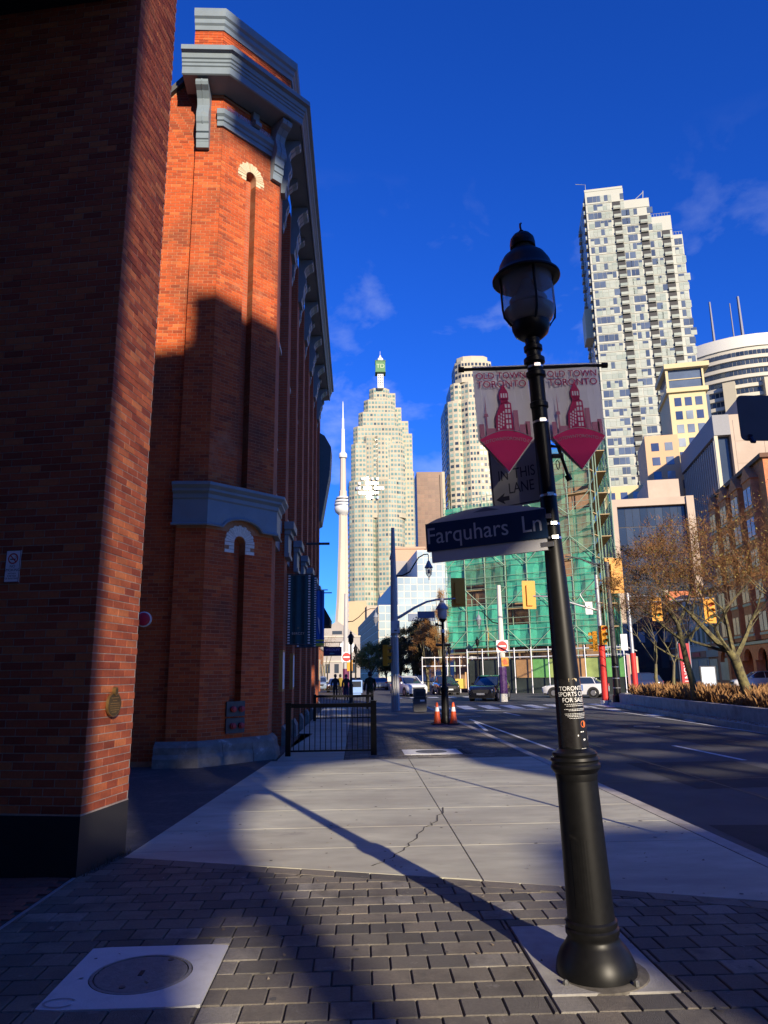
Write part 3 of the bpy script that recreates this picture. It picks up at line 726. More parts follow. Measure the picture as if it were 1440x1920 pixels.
# menu cases
for i, (y, lab) in enumerate(((17.55, 'brass framed menu case on the hall front, nearest the chamfered corner'), (20.3, 'brass framed menu case on the hall front, beyond the first menu case'))):
    mc = thing('menu_case', lab, 'display case', (-1.84 if i == 0 else -1.84, y, 1.3), 90, 'menu cases on the hall front')
    mb = MB(); mb.box(-.22, .22, -.09, -.004, 0, .95); mb.build('case', BRASS, mc)
    mb = MB(); mb.box(-.18, .18, -.097, -.091, .05, .9); mb.build('menu_sheet', WHITE, mc)
# hanging banners between brackets
def wall_banner(y, z0, z1, x0, x1, m, lab, trim):
    b = thing('wall_banner', lab, 'banner', (-1.84, y, 0), 0, 'banners hung from the hall front')
    for z in (z1 + .02, z0 - .02):
        mb = MB(); mb.tube([(-.1, 0, z), (x1 + .12, 0, z)], .018, 6); mb.build('rod', DKGREY, b)
    mb = MB(); n = 10
    for i in range(n):
        xa, xb = x0 + (x1 - x0) * i / n, x0 + (x1 - x0) * (i + 1) / n
        ya, yb = .02 * math.sin(i * 1.3), .02 * math.sin((i + 1) * 1.3)
        mb.add([(xa, ya, z0), (xb, yb, z0), (xb, yb, z1), (xa, ya, z1), (xa, ya + .006, z0), (xb, yb + .006, z0), (xb, yb + .006, z1), (xa, ya + .006, z1)], [(0,1,2,3), (5,4,7,6), (0,4,5,1), (3,2,6,7)])
    mb.build('cloth', m, b)
    if trim:
        for xx in (x0 - .055, x1):
            mb = MB(); z = z0
            while z < z1: mb.box(xx, xx + .055, -.006, .006, z, min(z + .035, z1)); z += .07
            mb.build('striped_edge', WHITE, b)
            mb = MB(); z = z0 + .035
            while z < z1: mb.box(xx, xx + .055, -.005, .005, z + .001, min(z + .034, z1)); z += .07
            mb.build('striped_edge', m, b)
    return b
TEAL = mat('teal_cloth', (.012,.055,.075), .8, .2, 4); BLUE = mat('blue_cloth', (.012,.10,.38), .7, .2, 2)
b = wall_banner(19.0, 2.46, 4.24, .09, .56, TEAL, 'dark teal banner with striped edges reading BERCZY on the hall front', True)
text('BERCZY', .085, mat('pale_ink', (.45,.42,.35), .6), b, up(.31, -.026, 2.72), sp=1.1)
mb = MB(); mb.M = up(.31, -.024, 2.86); mb.lathe([(.028, 0), (.028, .004)], 10); mb.build('crest', mat('faint_ink', (.1,.12,.1), .6), b)
wall_banner(21.9, 2.5, 4.6, .1, .55, TEAL, 'dark teal banner with striped edges, behind the BERCZY banner', True)
b = wall_banner(24.8, 2.62, 4.5, .35, .72, BLUE, 'bright blue banner with a lime hem on the hall front', False)
mb = MB(); mb.box(.35, .72, -.027, -.022, 2.62, 2.72); mb.box(.35, .72, -.027, -.022, 2.78, 2.84); mb.build('lime_hem', mat('lime', (.4,.45,.05), .7), b)
mb = MB(); mb.prism([(.5, 3.6), (.56, 3.5), (.58, 3.0), (.54, 3.2)], -.027, -.022, 'y'); mb.prism([(.42, 4.25), (.46, 4.3), (.44, 4.15)], -.027, -.022, 'y'); mb.build('white_mark', WHITE, b)
aw = thing('black_awning', 'black sloping canvas awning at the far end of the hall', 'awning', (-1.84, 35.0, 0))
mb = MB(); mb.prism([(-.2, 5.3), (0.0, 5.3), (.55, 4.35), (.52, 4.0), (-.2, 4.0)], 0, 2.4, 'y'); mb.build('canopy', BLACK_MATT, aw)
ws = thing('hanging_shop_sign', 'dark purple hanging sign reading WILDLIFE on an iron bracket', 'sign', (-1.84, 37.0, 2.6))
mb = MB(); mb.box(.14, 1.06, -.03, .03, 0, .46); mb.build('board', mat('purple_board', (.035,.02,.09), .6, .1, 4), ws)
mb = MB(); mb.tube([(-.1, 0, .68), (1.12, 0, .68)], .022, 6); mb.tube([(.25, 0, .46), (.25, 0, .68)], .01, 4); mb.tube([(.95, 0, .46), (.95, 0, .68)], .01, 4); mb.tube([(-.05,0,.3), (.0,0,.68)], .015, 5); mb.build('bracket', BLACK_MATT, ws)
text('WILDLIFE', .17, mat('lilac_ink', (.5,.35,.6), .6), ws, up(.6, -.031, .3))
mb = MB(); mb.prism([(.42, .1), (.5, .16), (.62, .15), (.72, .12), (.6, .08)], -.034, -.03, 'y'); mb.build('emblem', mat('teal_ink', (.1,.3,.35), .6), ws)
for y, z, l in ((26.0, 6.35, .55), (30.0, 5.0, .5)):
    mb = MB(); mb.tube([(0, 0, 0), (l + .3, 0, 0)], .05 if z > 6 else .025, 6); o = mb.build('flag_arm', DKGREY)
    o.location = (-1.84, y, z); tag(o, 'thick dark metal arm sticking out high on the hall front' if z > 6 else 'thin dark metal arm sticking out below the thick one', 'bracket', 'metal arms on the hall front')

# ================================================================== patio fence
def fence_run(root, L_, H_, n, mt=BLACK):
    mb = MB(); mb.box(0, L_, -.035, .035, H_ - .09, H_ - .005); mb.build('top_rail', mt, root)
    mb = MB(); mb.box(0, L_, -.018, .018, .08, .115); mb.build('bottom_rail', mt, root)
    for i in range(n):
        x = L_ * (i + 1) / (n + 1); mb = MB(); mb.box(x - .0085, x + .0085, -.0085, .0085, .115, H_ - .09); mb.build('baluster', mt, root)
def fence_post(root, x, y, H_, r_=.05):
    mb = MB(); mb.box(x - r_, x + r_, y - r_, y + r_, -.03, H_ + .02); mb.box(x - r_ - .008, x + r_ + .008, y - r_ - .008, y + r_ + .008, H_ + .02, H_ + .035); mb.build('post', BLACK, root)
f1 = thing('patio_fence', 'black metal fence panel with thin balusters crossing the pavement, the nearer one', 'fence', (-1.47, 16.0, 0), 0, 'patio fence panels')
fence_post(f1, 0, 0, 1.05, .055); fence_post(f1, 1.81, 0, 1.08, .062); fence_run(f1, 1.81, 1.07, 15)
f2 = thing('patio_fence', 'black metal fence panel behind the nearer fence, at the far end of the patio', 'fence', (-1.6, 28.0, 0), 0, 'patio fence panels')
fence_post(f2, 0, 0, .92, .055); fence_post(f2, 2.15, 0, .93, .055); fence_run(f2, 2.15, .93, 18)
mb = MB(); mb.prism([(-.06, -.05), (.06, -.05), (.06, .1), (-.06, .1)], 0, .08); 
# ================================================================== the lamp post in front
lamp = thing('street_lamp', 'tall black lamp post in front carrying banners, signs and a peeling poster', 'street lamp', (1.335, 4.47, 0), 0, 'black street lamps')
lamp.rotation_euler = (0, R(-2.05), 0)
HP = [(.222, -.01), (.222, .03), (.213, .07), (.19, .12), (.157, .16), (.142, .185), (.142, .2), (.150, .21), (.150, .235), (.140, .245), (.144, .255), (.144, .275), (.134, .285)]
mb = MB(); mb.lathe(HP, 32); mb.build('base', BLACK, lamp, smooth=40)
mb = MB(); mb.lathe([(.132, .285), (.126, .6), (.118, 1.045)], 32, cap=False); mb.build('lower_shaft', BLACK, lamp, smooth=40)
mb = MB(); mb.lathe([(.119, 1.03), (.123, 1.055), (.123, 1.07), (.136, 1.085), (.145, 1.10), (.145, 1.115), (.137, 1.125), (.137, 1.135), (.143, 1.145), (.138, 1.16), (.128, 1.165), (.132, 1.178), (.126, 1.19), (.105, 1.2), (.09, 1.21)], 32); mb.build('collar', BLACK, lamp, smooth=30)
mb = MB(); mb.lathe([(.0885, 1.2), (.077, 1.62), (.066, 2.1), (.056, 2.5), (.0525, 2.9), (.050, 3.62), (.048, 3.86)], 28, cap=False); mb.build('shaft', BLACK, lamp, smooth=40)
for k in range(4):
    a = .6 + k * math.pi / 2; mb = MB(); mb.lathe([(.016, .0), (.016, .025), (.008, .035)], 6, .262 * math.cos(a), .262 * math.sin(a)); mb.build('anchor_bolt', IRON, lamp)
mb = MB(); mb.lathe([(.285, -.008), (.28, .004), (.235, .01)], 28); mb.build('grime_ring', mat('base_grime', (.10,.09,.075), .95, .4, 20), lamp)
mb = MB(); q = []
for k in range(2):
    for i in range(7): a = -math.pi/2 - .5 + (-.38 + .76 * i / 6); q.append((.1322 * math.cos(a), .1322 * math.sin(a), .36) if k == 0 else (.1252 * math.cos(a), .1252 * math.sin(a), .72))
mb.add(q, [(i, i + 1, i + 8, i + 7) for i in range(6)]); mb.build('access_door', BLACK, lamp)
for z, r_ in ((3.38, .062), (3.60, .066), (3.70, .07), (3.79, .062)):
    mb = MB(); mb.lathe([(r_ - .012, z - .025), (r_, z - .015), (r_, z + .015), (r_ - .012, z + .025)], 24); mb.build('ring', BLACK, lamp, smooth=30)
mb = MB(); mb.lathe([(.05, 3.84), (.05, 3.86), (.075, 3.868), (.112, 3.90), (.128, 3.945), (.128, 3.97), (.10, 3.972)], 32); mb.build('cup', BLACK, lamp, smooth=40)
mb = MB(); mb.lathe([(.115, 3.972), (.15, 4.0), (.168, 4.04), (.176, 4.09), (.176, 4.30), (.17, 4.33)], 36, cap=False); gl = mb.build('globe', GLASS_LAMP, lamp, smooth=40)
mb = MB(); mb.lathe([(.11, 3.974), (.148, 4.002), (.165, 4.04), (.171, 4.075), (.15, 4.082), (.10, 4.03)], 32); mb.build('globe_seat', mat('grey_enamel', (.17,.165,.16), .5), gl, smooth=40)
mb = MB(); mb.lathe([(.05, 4.06), (.125, 4.12), (.13, 4.15), (.06, 4.24), (.035, 4.30)], 24); mb.build('refractor', mat('refractor', (.12,.11,.11), .2, spec=.8), lamp, smooth=40)
for k in range(4):
    a = math.pi/4 + k * math.pi/2 - .75; x, y = .183 * math.cos(a), .183 * math.sin(a)
    mb = MB(); mb.tube([(x*.72, y*.72, 3.96), (x*.96, y*.96, 4.02), (x, y, 4.08), (x, y, 4.32)], .008, 5); mb.build('cage_bar', BLACK, lamp)
mb = MB(); mb.lathe([(.16, 4.315), (.225, 4.30), (.232, 4.305), (.232, 4.318), (.205, 4.345), (.19, 4.37), (.175, 4.42), (.145, 4.475), (.10, 4.515), (.075, 4.53), (.06, 4.53)], 40)
mb.build('hood', BLACK, lamp, smooth=35)
mb = MB(); mb.lathe([(.062, 4.52), (.062, 4.575), (.05, 4.575)], 20); mb.build('neck', mat('neck_grey', (.12,.12,.12), .5), lamp, smooth=35)
mb = MB(); mb.lathe([(.06, 4.562), (.088, 4.555), (.088, 4.585), (.082, 4.62), (.06, 4.65), (.03, 4.667), (.012, 4.672)], 28); mb.build('cap', BLACK, lamp, smooth=50)
mb = MB(); mb.lathe([(.012, 4.67), (.012, 4.68), (.018, 4.686), (.01, 4.692)], 10); mb.tube([(0, 0, 4.69), (-.004, 0, 4.72), (-.002, 0, 4.745), (.006, 0, 4.75)], .0075, 6); mb.build('finial', BLACK, lamp, smooth=40)
for z, r_ in ((3.255, .054), (2.755, .056), (2.565, .0575), (2.475, .0585), (3.645, .0535)):
    mb = MB(); mb.lathe([(r_, z), (r_, z + .014)], 24, cap=False); mb.box(-.02, .02, -r_ - .012, -r_ + .004, z - .004, z + .018); mb.build('band_clamp', STEEL, lamp)
# torn poster wrapped round the shaft
def rad(z): return .0885 - (z - 1.2) * (.0115 / .42)
def wrap(r0=.0015):
    def f(c):
        z = 1.41 + c.y; r_ = rad(z) + r0 + c.z * .2; a = c.x / rad(z) - math.pi/2 + .12
        return Vector((r_ * math.cos(a), r_ * math.sin(a), z))
    return f
mb = MB(); vs_ = []; n = 16
for k in range(7):
    z = 1.22 + k * .065
    for i in range(n + 1):
        a = -math.pi/2 + .12 + (-1.45 + 2.9 * i / n); r_ = rad(z) + .001; vs_.append((r_*math.cos(a), r_*math.sin(a), z + (.006*math.sin(i*2.3) if k in (0, 6) else 0)))
mb.add(vs_, [(k*(n+1)+i, k*(n+1)+i+1, (k+1)*(n+1)+i+1, (k+1)*(n+1)+i) for k in range(6) for i in range(n)])
po = mb.build('poster', mat('poster_black', (.012,.011,.012), .25, .3, 30), lamp, smooth=40)
PW = mat('poster_white', (.75,.75,.75), .5); PO = mat('poster_orange', (.62,.14,.03), .5)
for s_, y, sz in (('TORONTO', .145, .036), ('SPORTS CUR', .112, .036), ('FOR SALE', .078, .036)):
    text(s_, sz, PW, po, None, ext=.0004, sx=.92, bend=(lambda yy: (lambda c: wrap()(Vector((c.x, c.y + yy, c.z + .004)))))(y))
mb = MB()
for (y, hw) in ((.055, .07), (.045, .06), (.026, .075), (.018, .05), (0, .075), (-.008, .07), (-.016, .06), (-.026, .05)):
    x = -hw + .01
    while x < hw + .01:
        l = rnd.uniform(.004, .012); q = [wrap(.0012)(Vector(p)) for p in ((x, y - .0012, 0), (x + l, y - .0012, 0), (x + l, y + .0012, 0), (x, y + .0012, 0))]; mb.add(q, [(0,1,2,3)]); x += l + .003
mb.build('small_print', PW, po)
mb = MB(); q = [wrap(.0013)(Vector((.045 + .02*math.cos(2*math.pi*i/14), -.062 + .02*math.sin(2*math.pi*i/14), 0))) for i in range(14)]; mb.add(q, [tuple(range(14))]); mb.build('round_logo', PO, po)
mb = MB(); q = [wrap(.0013)(Vector(p)) for p in ((-.02, .185, 0), (.03, .185, 0), (.034, .20, 0), (.015, .205, 0), (0, .2, 0), (-.022, .204, 0))]; mb.add(q, [tuple(range(6))]); mb.build('torn_crest', mat('crest_tan', (.5,.4,.25), .6), po)
mb = MB()
for (x, y, w_, h_) in ((.03, -.105, .03, .006), (.0, -.125, .008, .01), (.04, -.15, .02, .014), (.03, -.2, .045, .005), (.05, -.212, .012, .006), (.09, -.14, .006, .03)):
    q = [wrap(.0016)(Vector((x + dx * w_ * rnd.uniform(.6, 1), y + dy * h_ * rnd.uniform(.5, 1.2), 0))) for dx, dy in ((-.5,-.5), (.5,-.3), (.4,.5), (-.5,.4))]; mb.add(q, [(0,1,2,3)])
mb.build('paper_scrap', PW, po)

def lp(x, y, z): return Vector((x, y, z))
BAN = mat('banner_cloth', (.80,.77,.78), .8, .08, 3); MAG = mat('banner_magenta', (.62,.02,.13), .8, .08, 3); MAG2 = mat('banner_pale_magenta', (.52,.2,.27), .8, .08, 3)
DKM = mat('banner_dark_magenta', (.46,.025,.11), .8, .08, 3)
tilt = Matrix.Rotation(R(-2.05), 4, 'Y')
def banner(side, lab):
    x0 = -.425 if side < 0 else .055
    b = thing('street_banner', lab, 'banner', (1.335, 4.47, 0), 0, 'old town banners on the front lamp post'); b.rotation_euler = (0, R(-2.05), 0)
    W_ = .37; zt, zs_, zb = 3.645, 3.15, 2.925
    mb = MB(); xa, xb = (-.50, -.04) if side < 0 else (.04, .475); mb.tube([(xa, 0, 3.655), (xb, 0, 3.655)], .012, 8)
    e = xa if side < 0 else xb; mb.tube([(e - .018, 0, 3.655), (e + .018, 0, 3.655)], .02, 8); mb.build('rod', BLACK, b)
    if side > 0: mb = MB(); mb.tube([(.05, .0, 3.1), (.10, -.0, 3.09), (.155, .03, 2.90)], .011, 6); mb.tube([(.15, .03, 2.905), (.162, .03, 2.87)], .021, 8); mb.build('lower_rod', BLACK, b)
    c = x0 + W_/2
    mb = MB(); n = 8; vs_ = []; 
    for i in range(n + 1):
        u = i / n; x = x0 + W_*u; yb = .012*math.sin(u*5 + side); lo = zb + (zs_ - zb) * abs(2*u - 1)
        for z in (zt + .03, 3.4, zs_, lo): vs_.append((x, yb * (1 if z < 3.6 else .3), z))
    fs = [(i*4+k, (i+1)*4+k, (i+1)*4+k+1, i*4+k+1) for i in range(n) for k in range(3)]
    m = len(vs_); vs2 = vs_ + [(x, y + .003, z) for x, y, z in vs_]
    mb.add(vs2, fs + [tuple(q + m for q in reversed(f)) for f in fs]); mb.build('cloth', BAN, b)
    Y = -.016
    mb = MB(); nn = 14; top = [(x0 + .012 + (W_ - .024)*i/nn, zs_ + .005 + .055*math.sin(math.pi*i/nn)) for i in range(nn + 1)]
    mb.prism(top + [(x0 + W_ - .012, zs_ - .0), (c, zb + .008), (x0 + .012, zs_ - .0)], Y - .0012, Y, 'y'); mb.build('pointed_tail', MAG, b)
    mb = MB(); mb.tube([(p[0], Y - .002, p[1] + .004) for p in top], .0022, 4); mb.build('arc_line', mat('arc_white', (.5,.45,.47), .7), b)
    text('OLD TOWN', .062, DKM, b, up(c, Y - .001, 3.595), ext=.0006, sx=.98)
    text('TORONTO', .066, DKM, b, up(c, Y - .001, 3.535), ext=.0006, sx=1.0)
    text('OLDTOWNTORONTO.CA', .031, mat('banner_print_pale', (.42,.28,.33), .8), b, up(c, Y - .003, 3.155), ext=.0005, sx=.95, bend=lambda v: Vector((v.x, v.y - 1.1 * v.x * v.x, v.z)))
    # skyline print
    mb = MB(); base = 3.16
    for (a, w_, h_) in ((-.155, .03, .10), (-.09, .05, .07), (.075, .032, .19), (.12, .05, .09), (.15, .03, .11), (-.045, .03, .05)): mb.box(c + a - w_/2, c + a + w_/2, Y - .0004, Y, base, base + h_)
    mb.prism([(c - .128, base), (c - .114, base), (c - .118, base + .21), (c - .121, base + .30), (c - .124, base + .21)], Y - .0004, Y, 'y'); mb.lathe([(.0, 0), (.0, 0)], 3) if False else None
    mb.prism([(c - .135, base + .15), (c - .107, base + .15), (c - .11, base + .172), (c - .132, base + .172)], Y - .0006, Y, 'y')
    mb.build('skyline_print', MAG2, b)
    mb = MB(); mb.prism([(c - .062, base + .03), (c + .055, base + .045), (c + .05, base + .24), (c + .028, base + .255), (c - .02, base + .24), (c - .058, base + .15)], Y - .0009, Y, 'y')
    mb.prism([(c - .024, base + .265), (c + .036, base + .265), (c + .036, base + .315), (c + .008, base + .375), (c + .007, base + .40), (c + .005, base + .375), (c - .024, base + .315)], Y - .0009, Y, 'y')
    mb.prism([(c - .018, base + .235), (c + .032, base + .25), (c + .032, base + .27), (c - .018, base + .27)], Y - .0009, Y, 'y')
    mb.build('landmark_print', DKM, b)
    mb = MB()
    for r_ in range(5):
        for q in range(2): mb.box(c + .008 + q*.02, c + .021 + q*.02, Y - .0014, Y - .0008, base + .065 + r_*.036, base + .09 + r_*.036)
        for q in range(3):
            xx = c - .05 + q*.017 + r_*.002; mb.box(xx, xx + .009, Y - .0014, Y - .0008, base + .055 + r_*.022 + q*.014, base + .07 + r_*.022 + q*.014)
    for q in range(3): mb.box(c - .014 + q*.016, c - .004 + q*.016, Y - .0014, Y - .0008, base + .28, base + .31)
    mb.build('window_print', mat('banner_gap', (.72,.68,.7), .8), b)
banner(-1, 'pointed grey and magenta OLD TOWN TORONTO banner hung left of the front lamp post')
banner(1, 'pointed grey and magenta OLD TOWN TORONTO banner hung right of the front lamp post')

# street name blade
sn = thing('street_name_sign', 'navy street name sign reading Farquhars Ln on the front lamp post', 'sign', (1.235, 4.40, 2.40), -26); sn.rotation_euler = (0, R(-2.2), R(-24))
SGW = mat('sign_white', (.62,.62,.64), .5, .06, 4)
mb = MB(); mb.prism([(-.80, .0), (-.04, .0), (-.04, .075), (-.80, .075)], -.012, .012, 'y'); mb.build('lower_panel', SGW, sn)
mb = MB(); n = 12; mb.prism([(-.82, .265), (-.04, .265)] + [(-.04 - .78*i/n, .265 + .065*math.sin(math.pi*(i*.92+.4)/n)) for i in range(0, n)], -.012, .012, 'y'); mb.build('arched_top', SGW, sn)
mb = MB(); mb.box(-.83, -.03, -.02, .02, .076, .264); mb.build('name_panel', mat('street_sign_blue', (.014,.04,.10), .4), sn)
mb = MB(); mb.prism([(-.50, .30), (-.41, .325), (-.32, .30)], -.0135, -.0118, 'y'); mb.build('crest', mat('crest_grey', (.22,.23,.28), .6), sn)
text('Farquhars  Ln', .155, mat('sign_letter', (.55,.57,.6), .5), sn, up(-.44, -.0205, .172), sx=.9, ext=.0012)
for z in (.02, .2): 
    mb = MB(); mb.box(-.08, .0, -.014, .014, z, z + .03); mb.build('clamp', STEEL, sn)
# lane sign behind the banner
ln = thing('lane_sign', 'rounded grey sign reading IN THIS LANE half hidden by the left banner', 'sign', (1.23, 4.60, 2.735)); ln.rotation_euler = (0, R(-2.5), R(-32))
def rrect(x0, x1, z0, z1, r_, n=5):
    p = []
    for (cx, cz, a0) in ((x1 - r_, z1 - r_, 0), (x0 + r_, z1 - r_, 90), (x0 + r_, z0 + r_, 180), (x1 - r_, z0 + r_, 270)):
        for i in range(n + 1): a = R(a0 + 90*i/n); p.append((cx + r_*math.cos(a), cz + r_*math.sin(a)))
    return p
mb = MB(); mb.prism(rrect(-.345, .02, .02, .62, .04), -.004, .0, 'y'); mb.build('plate', mat('lane_sign_face', (.34,.34,.34), .5, .08, 5), ln)
mb = MB()
o1, o2 = rrect(-.337, .012, .028, .612, .036), rrect(-.33, .005, .035, .605, .03); n = len(o1)
mb.add([(x, -.0048, z) for x, z in o1] + [(x, -.0048, z) for x, z in o2], [(i, (i+1) % n, (i+1) % n + n, i + n) for i in range(n)]); mb.build('border', INK, ln)
for w_, x, z in (('IN', -.25, .245), ('THIS', -.10, .245), ('LANE', -.13, .145)): text(w_, .105, INK, ln, up(x, -.0046, z), ext=.0006, sx=.72)
mb = MB(); mb.prism([(-.315, .085), (-.25, .125), (-.262, .10), (-.22, .10), (-.22, .07), (-.262, .07), (-.25, .045)], -.0052, -.004, 'y'); mb.build('arrow', INK, ln)
hk = thing('carabiner', 'small black clip hanging beside the front lamp post below the banners', 'clip', (1.335, 4.47, 0)); hk.rotation_euler = (0, R(-2.05), 0)
mb = MB(); mb.tube([(.055, 0, 3.03), (.105, 0, 3.03)], .016, 6); mb.build('bracket', BLACK_MATT, hk)
mb = MB(); mb.tube([(.085 + .011*math.cos(a)*(1 + .3*math.sin(a)), 0, 2.968 + .03*math.sin(a)) for a in [2*math.pi*i/14 for i in range(15)]], .0035, 5); mb.build('ring', BLACK_MATT, hk)
# back of a sign at the right edge
rs = thing('sign_back', 'dark grey back of a rounded traffic sign cut by the right edge', 'sign', (3.85, 6.0, 0))
mb = MB(); mb.prism(rrect(-.42, .42, 3.64, 4.07, .05), -.004, 0, 'y'); mb.build('plate', mat('bare_sign_back', (.12,.125,.13), .55, .1, 5), rs)
mb = MB(); mb.tube([(0, .03, -.05), (0, .03, 4.2)], .03, 8); mb.build('post', GREY, rs)
mb = MB(); mb.tube([(-.33, -.01, 3.69), (-.345, -.015, 3.66), (-.33, -.012, 3.63), (-.30, -.012, 3.63)], .016, 6); mb.tube([(-.345, -.01, 3.70), (-.31, -.01, 3.62)], .012, 5); mb.build('strap', NAVY, rs)

# ================================================================== other street furniture
def small_lamp(loc, h=4.35, lab='', sc=1.0, grey=False, n=10):
    t = thing('street_lamp', lab, 'street lamp', loc, 0, 'black street lamps'); t.scale = (sc, sc, sc); k = h / 4.35
    mb = MB(); mb.lathe([(.2, 0), (.2, .05), (.14, .2), (.135, .3), (.12, 1.1), (.14, 1.12), (.14, 1.2), (.085, 1.24), (.06, 2.2), (.05, 3.45*k)], n); mb.build('post', BLACK, t, smooth=40)
    mb = MB(); z = 3.45*k; mb.lathe([(.06, z), (.13, z + .08), (.13, z + .12)], n); mb.build('cup', BLACK, t, smooth=40)
    mb = MB(); mb.lathe([(.12, z + .12), (.165, z + .2), (.17, z + .44), (.15, z + .46)], n); mb.build('globe', mat('frosted_globe', (.5,.5,.5), .2) if 'fg' not in UB else UB['fg'], t, smooth=40)
    UB['fg'] = t.children[-1].data.materials[0] if t.children else None
    mb = MB(); mb.lathe([(.23, z + .45), (.23, z + .47), (.18, z + .55), (.09, z + .68), (.06, z + .7), (.085, z + .74), (.06, z + .82), (.015, z + .84), (.012, z + .92)], n); mb.build('hood', BLACK if not grey else GREY, t, smooth=40)
    return t
l2 = small_lamp((2.985, 25.3, 0), 4.3, 'black lamp post standing between the two orange traffic cones', grey=True, n=16)
mb = MB(); mb.tube([(-.26, 0, 2.63), (.26, 0, 2.63)], .05, 8); mb.tube([(-.2, 0, 3.33), (0, 0, 3.28)], .03, 6); mb.box(-.26, -.17, -.05, .05, 3.29, 3.39); mb.build('bracket', BLACK, l2)
mb = MB(); mb.lathe([(.062, 3.05), (.062, 3.16)], 12); mb.build('sticker', WHITE, l2)
for (x, y, hh, lab) in ((-.4, 46.5, 4.6, 'black lamp post on the left pavement just past the hall'), (-.15, 66, 4.6, 'black lamp post beside the blue newspaper boxes'), (8.3, 66.0, 4.4, 'black lamp post between the dark tree and the waiting black car'),
                        (11.3, 68.5, 5.4, 'black lamp post against the left part of the green scaffold'), (37.4, 66.0, 4.4, 'black lamp post by the brick arcade at the right'), (17.6, 74, 4.4, 'black lamp post far back before the row of red shops')):
    small_lamp((x, y, -.12), hh, lab)
def arm_lantern(root, pts, drop=1.25, n=10, m=BLACK, s=1.0):
    mb = MB(); mb.tube(pts, [.045 - .02*i/(len(pts)-1) for i in range(len(pts))], 6); mb.build('arm', m, root)
    x, y, z = pts[-1]
    mb = MB(); mb.lathe([(.02, z), (.02, z - .25*s), (.07*s, z - .3*s), (.09*s, z - .36*s), (.2*s, z - .58*s), (.21*s, z - .62*s)], n, x, y); h = mb.build('lantern_hood', mat('lantern_grey', (.2,.22,.25), .5) if 'lh' not in UB else UB['lh'], root, smooth=40)
    UB['lh'] = h.data.materials[0]
    mb = MB(); mb.lathe([(.17*s, z - .63*s), (.15*s, z - .9*s), (.08*s, z - 1.02*s), (.03*s, z - 1.1*s), (.03*s, z - 1.22*s)], n, x, y); mb.build('lantern_globe', GLASS_LAMP, root, smooth=40)
    mb = MB()
    for k in range(4): a = k*math.pi/2 + .5; mb.tube([(x + .18*s*math.cos(a), y + .18*s*math.sin(a), z - .62*s), (x + .15*s*math.cos(a), y + .15*s*math.sin(a), z - .95*s), (x, y, z - 1.1*s)], .012, 4)
    mb.lathe([(.06*s, z - .7*s), (.06*s, z - .9*s)], 8, x, y); mb.build('lantern_cage', BLACK, root)
# tall concrete pole
up_ = thing('utility_pole', 'tall pale concrete pole with a curved lantern arm and grey control box', 'utility pole', (1.79, 35.0, 0))
mb = MB(); mb.lathe([(.215, -.05), (.2, .6), (.185, 3.5), (.15, 6), (.09, 8.55), (.085, 8.75)], 16); mb.build('shaft', LIGHTPOLE, up_, smooth=40)
arm_lantern(up_, [(.1, 0, 6.35), (.45, 0, 6.37), (.8, 0, 6.55), (1.05, 0, 6.95), (1.25, 0, 7.25), (1.5, 0, 7.4), (1.71, 0, 7.42), (1.74, 0, 7.36)], s=1.0, n=14)
mb = MB(); mb.tube([(.12, 0, 4.3), (.3, 0, 4.38), (1.0, 0, 4.8), (1.6, 0, 5.08), (2.1, 0, 5.18), (3.0, 0, 5.22)], [.075, .07, .06, .05, .045, .04], 8); mb.build('signal_arm', GREY, up_, smooth=50)
mb = MB(); mb.box(-.16, .24, -.34, -.14, 3.58, 4.16); mb.build('control_box', mat('box_grey', (.42,.43,.45), .5), up_)
mb = MB(); mb.box(-.02, .10, -.348, -.341, 3.66, 3.72); mb.box(.15, .17, -.348, -.341, 3.8, 4.0); mb.build('box_label', INK, up_)
for x in (-.09, .0, .08):
    mb = MB(); mb.tube([(x, -.19, 3.6), (x - .01, -.21, 2.2), (x - .02, -.225, 1.2), (x + .02, -.225, .6), (x, -.23, 0)], .014, 5); mb.build('cable', GREY, up_)
mb = MB(); mb.lathe([(.195, 3.4), (.195, 3.46)], 16, cap=False); mb.lathe([(.205, 1.6), (.205, 1.66)], 16, cap=False); mb.build('strap', STEEL, up_)
def signal_mesh():
    mb = MB(); mb.box(-.15, .15, .0, .22, 0, .98); return mb.mesh('housing', YELLOW)
SIGH = signal_mesh()
mb = MB(); mb.prism(rrect(-.33, .33, -.15, 1.2, .04), .0, .012, 'y'); SIGB = mb.mesh('backboard', YELLOW)
LENS = [mat('lens_' + n_, c, .2) for n_, c in (('red', (.35,.03,.02)), ('amber', (.25,.12,.01)), ('green', (.01,.1,.05)))]
def signal(loc, rz, lab, board=True, faces=True, s=1.0, on=None):
    t = thing('traffic_signal', lab, 'traffic light', loc, rz, 'yellow traffic signals'); t.scale = (s, s, s)
    link('housing', SIGH, t)
    if board: link('backboard', SIGB, t, Matrix.Translation((0, .1, 0)))
    for i in range(3):
        z = .82 - .32 * i
        if faces:
            mb = MB(); mb.M = Matrix.Translation((0, 0, z)) @ FRAME_YZ; mb.lathe([(.10, 0), (.10, .008)], 12); l = mb.build('lens', LENS[i] if on != i else UB['onmat%d' % i], t)
        mb = MB(); k = 9
        P = lambda a, d: (.125*math.cos(a), -d, z + .125*math.sin(a))
        vs_ = []
        for j in range(k + 1): a = math.pi * (-.1 + 1.2 * j / k); vs_ += [P(a, 0), P(a, .2)]
        mb.add(vs_, [(2*j, 2*j+2, 2*j+3, 2*j+1) for j in range(k)]); mb.build('visor', YELLOW, t)
    return t
signal((1.47, 34.85, 2.05), 70, 'yellow signal head seen edge on at the left of the concrete pole', board=False)
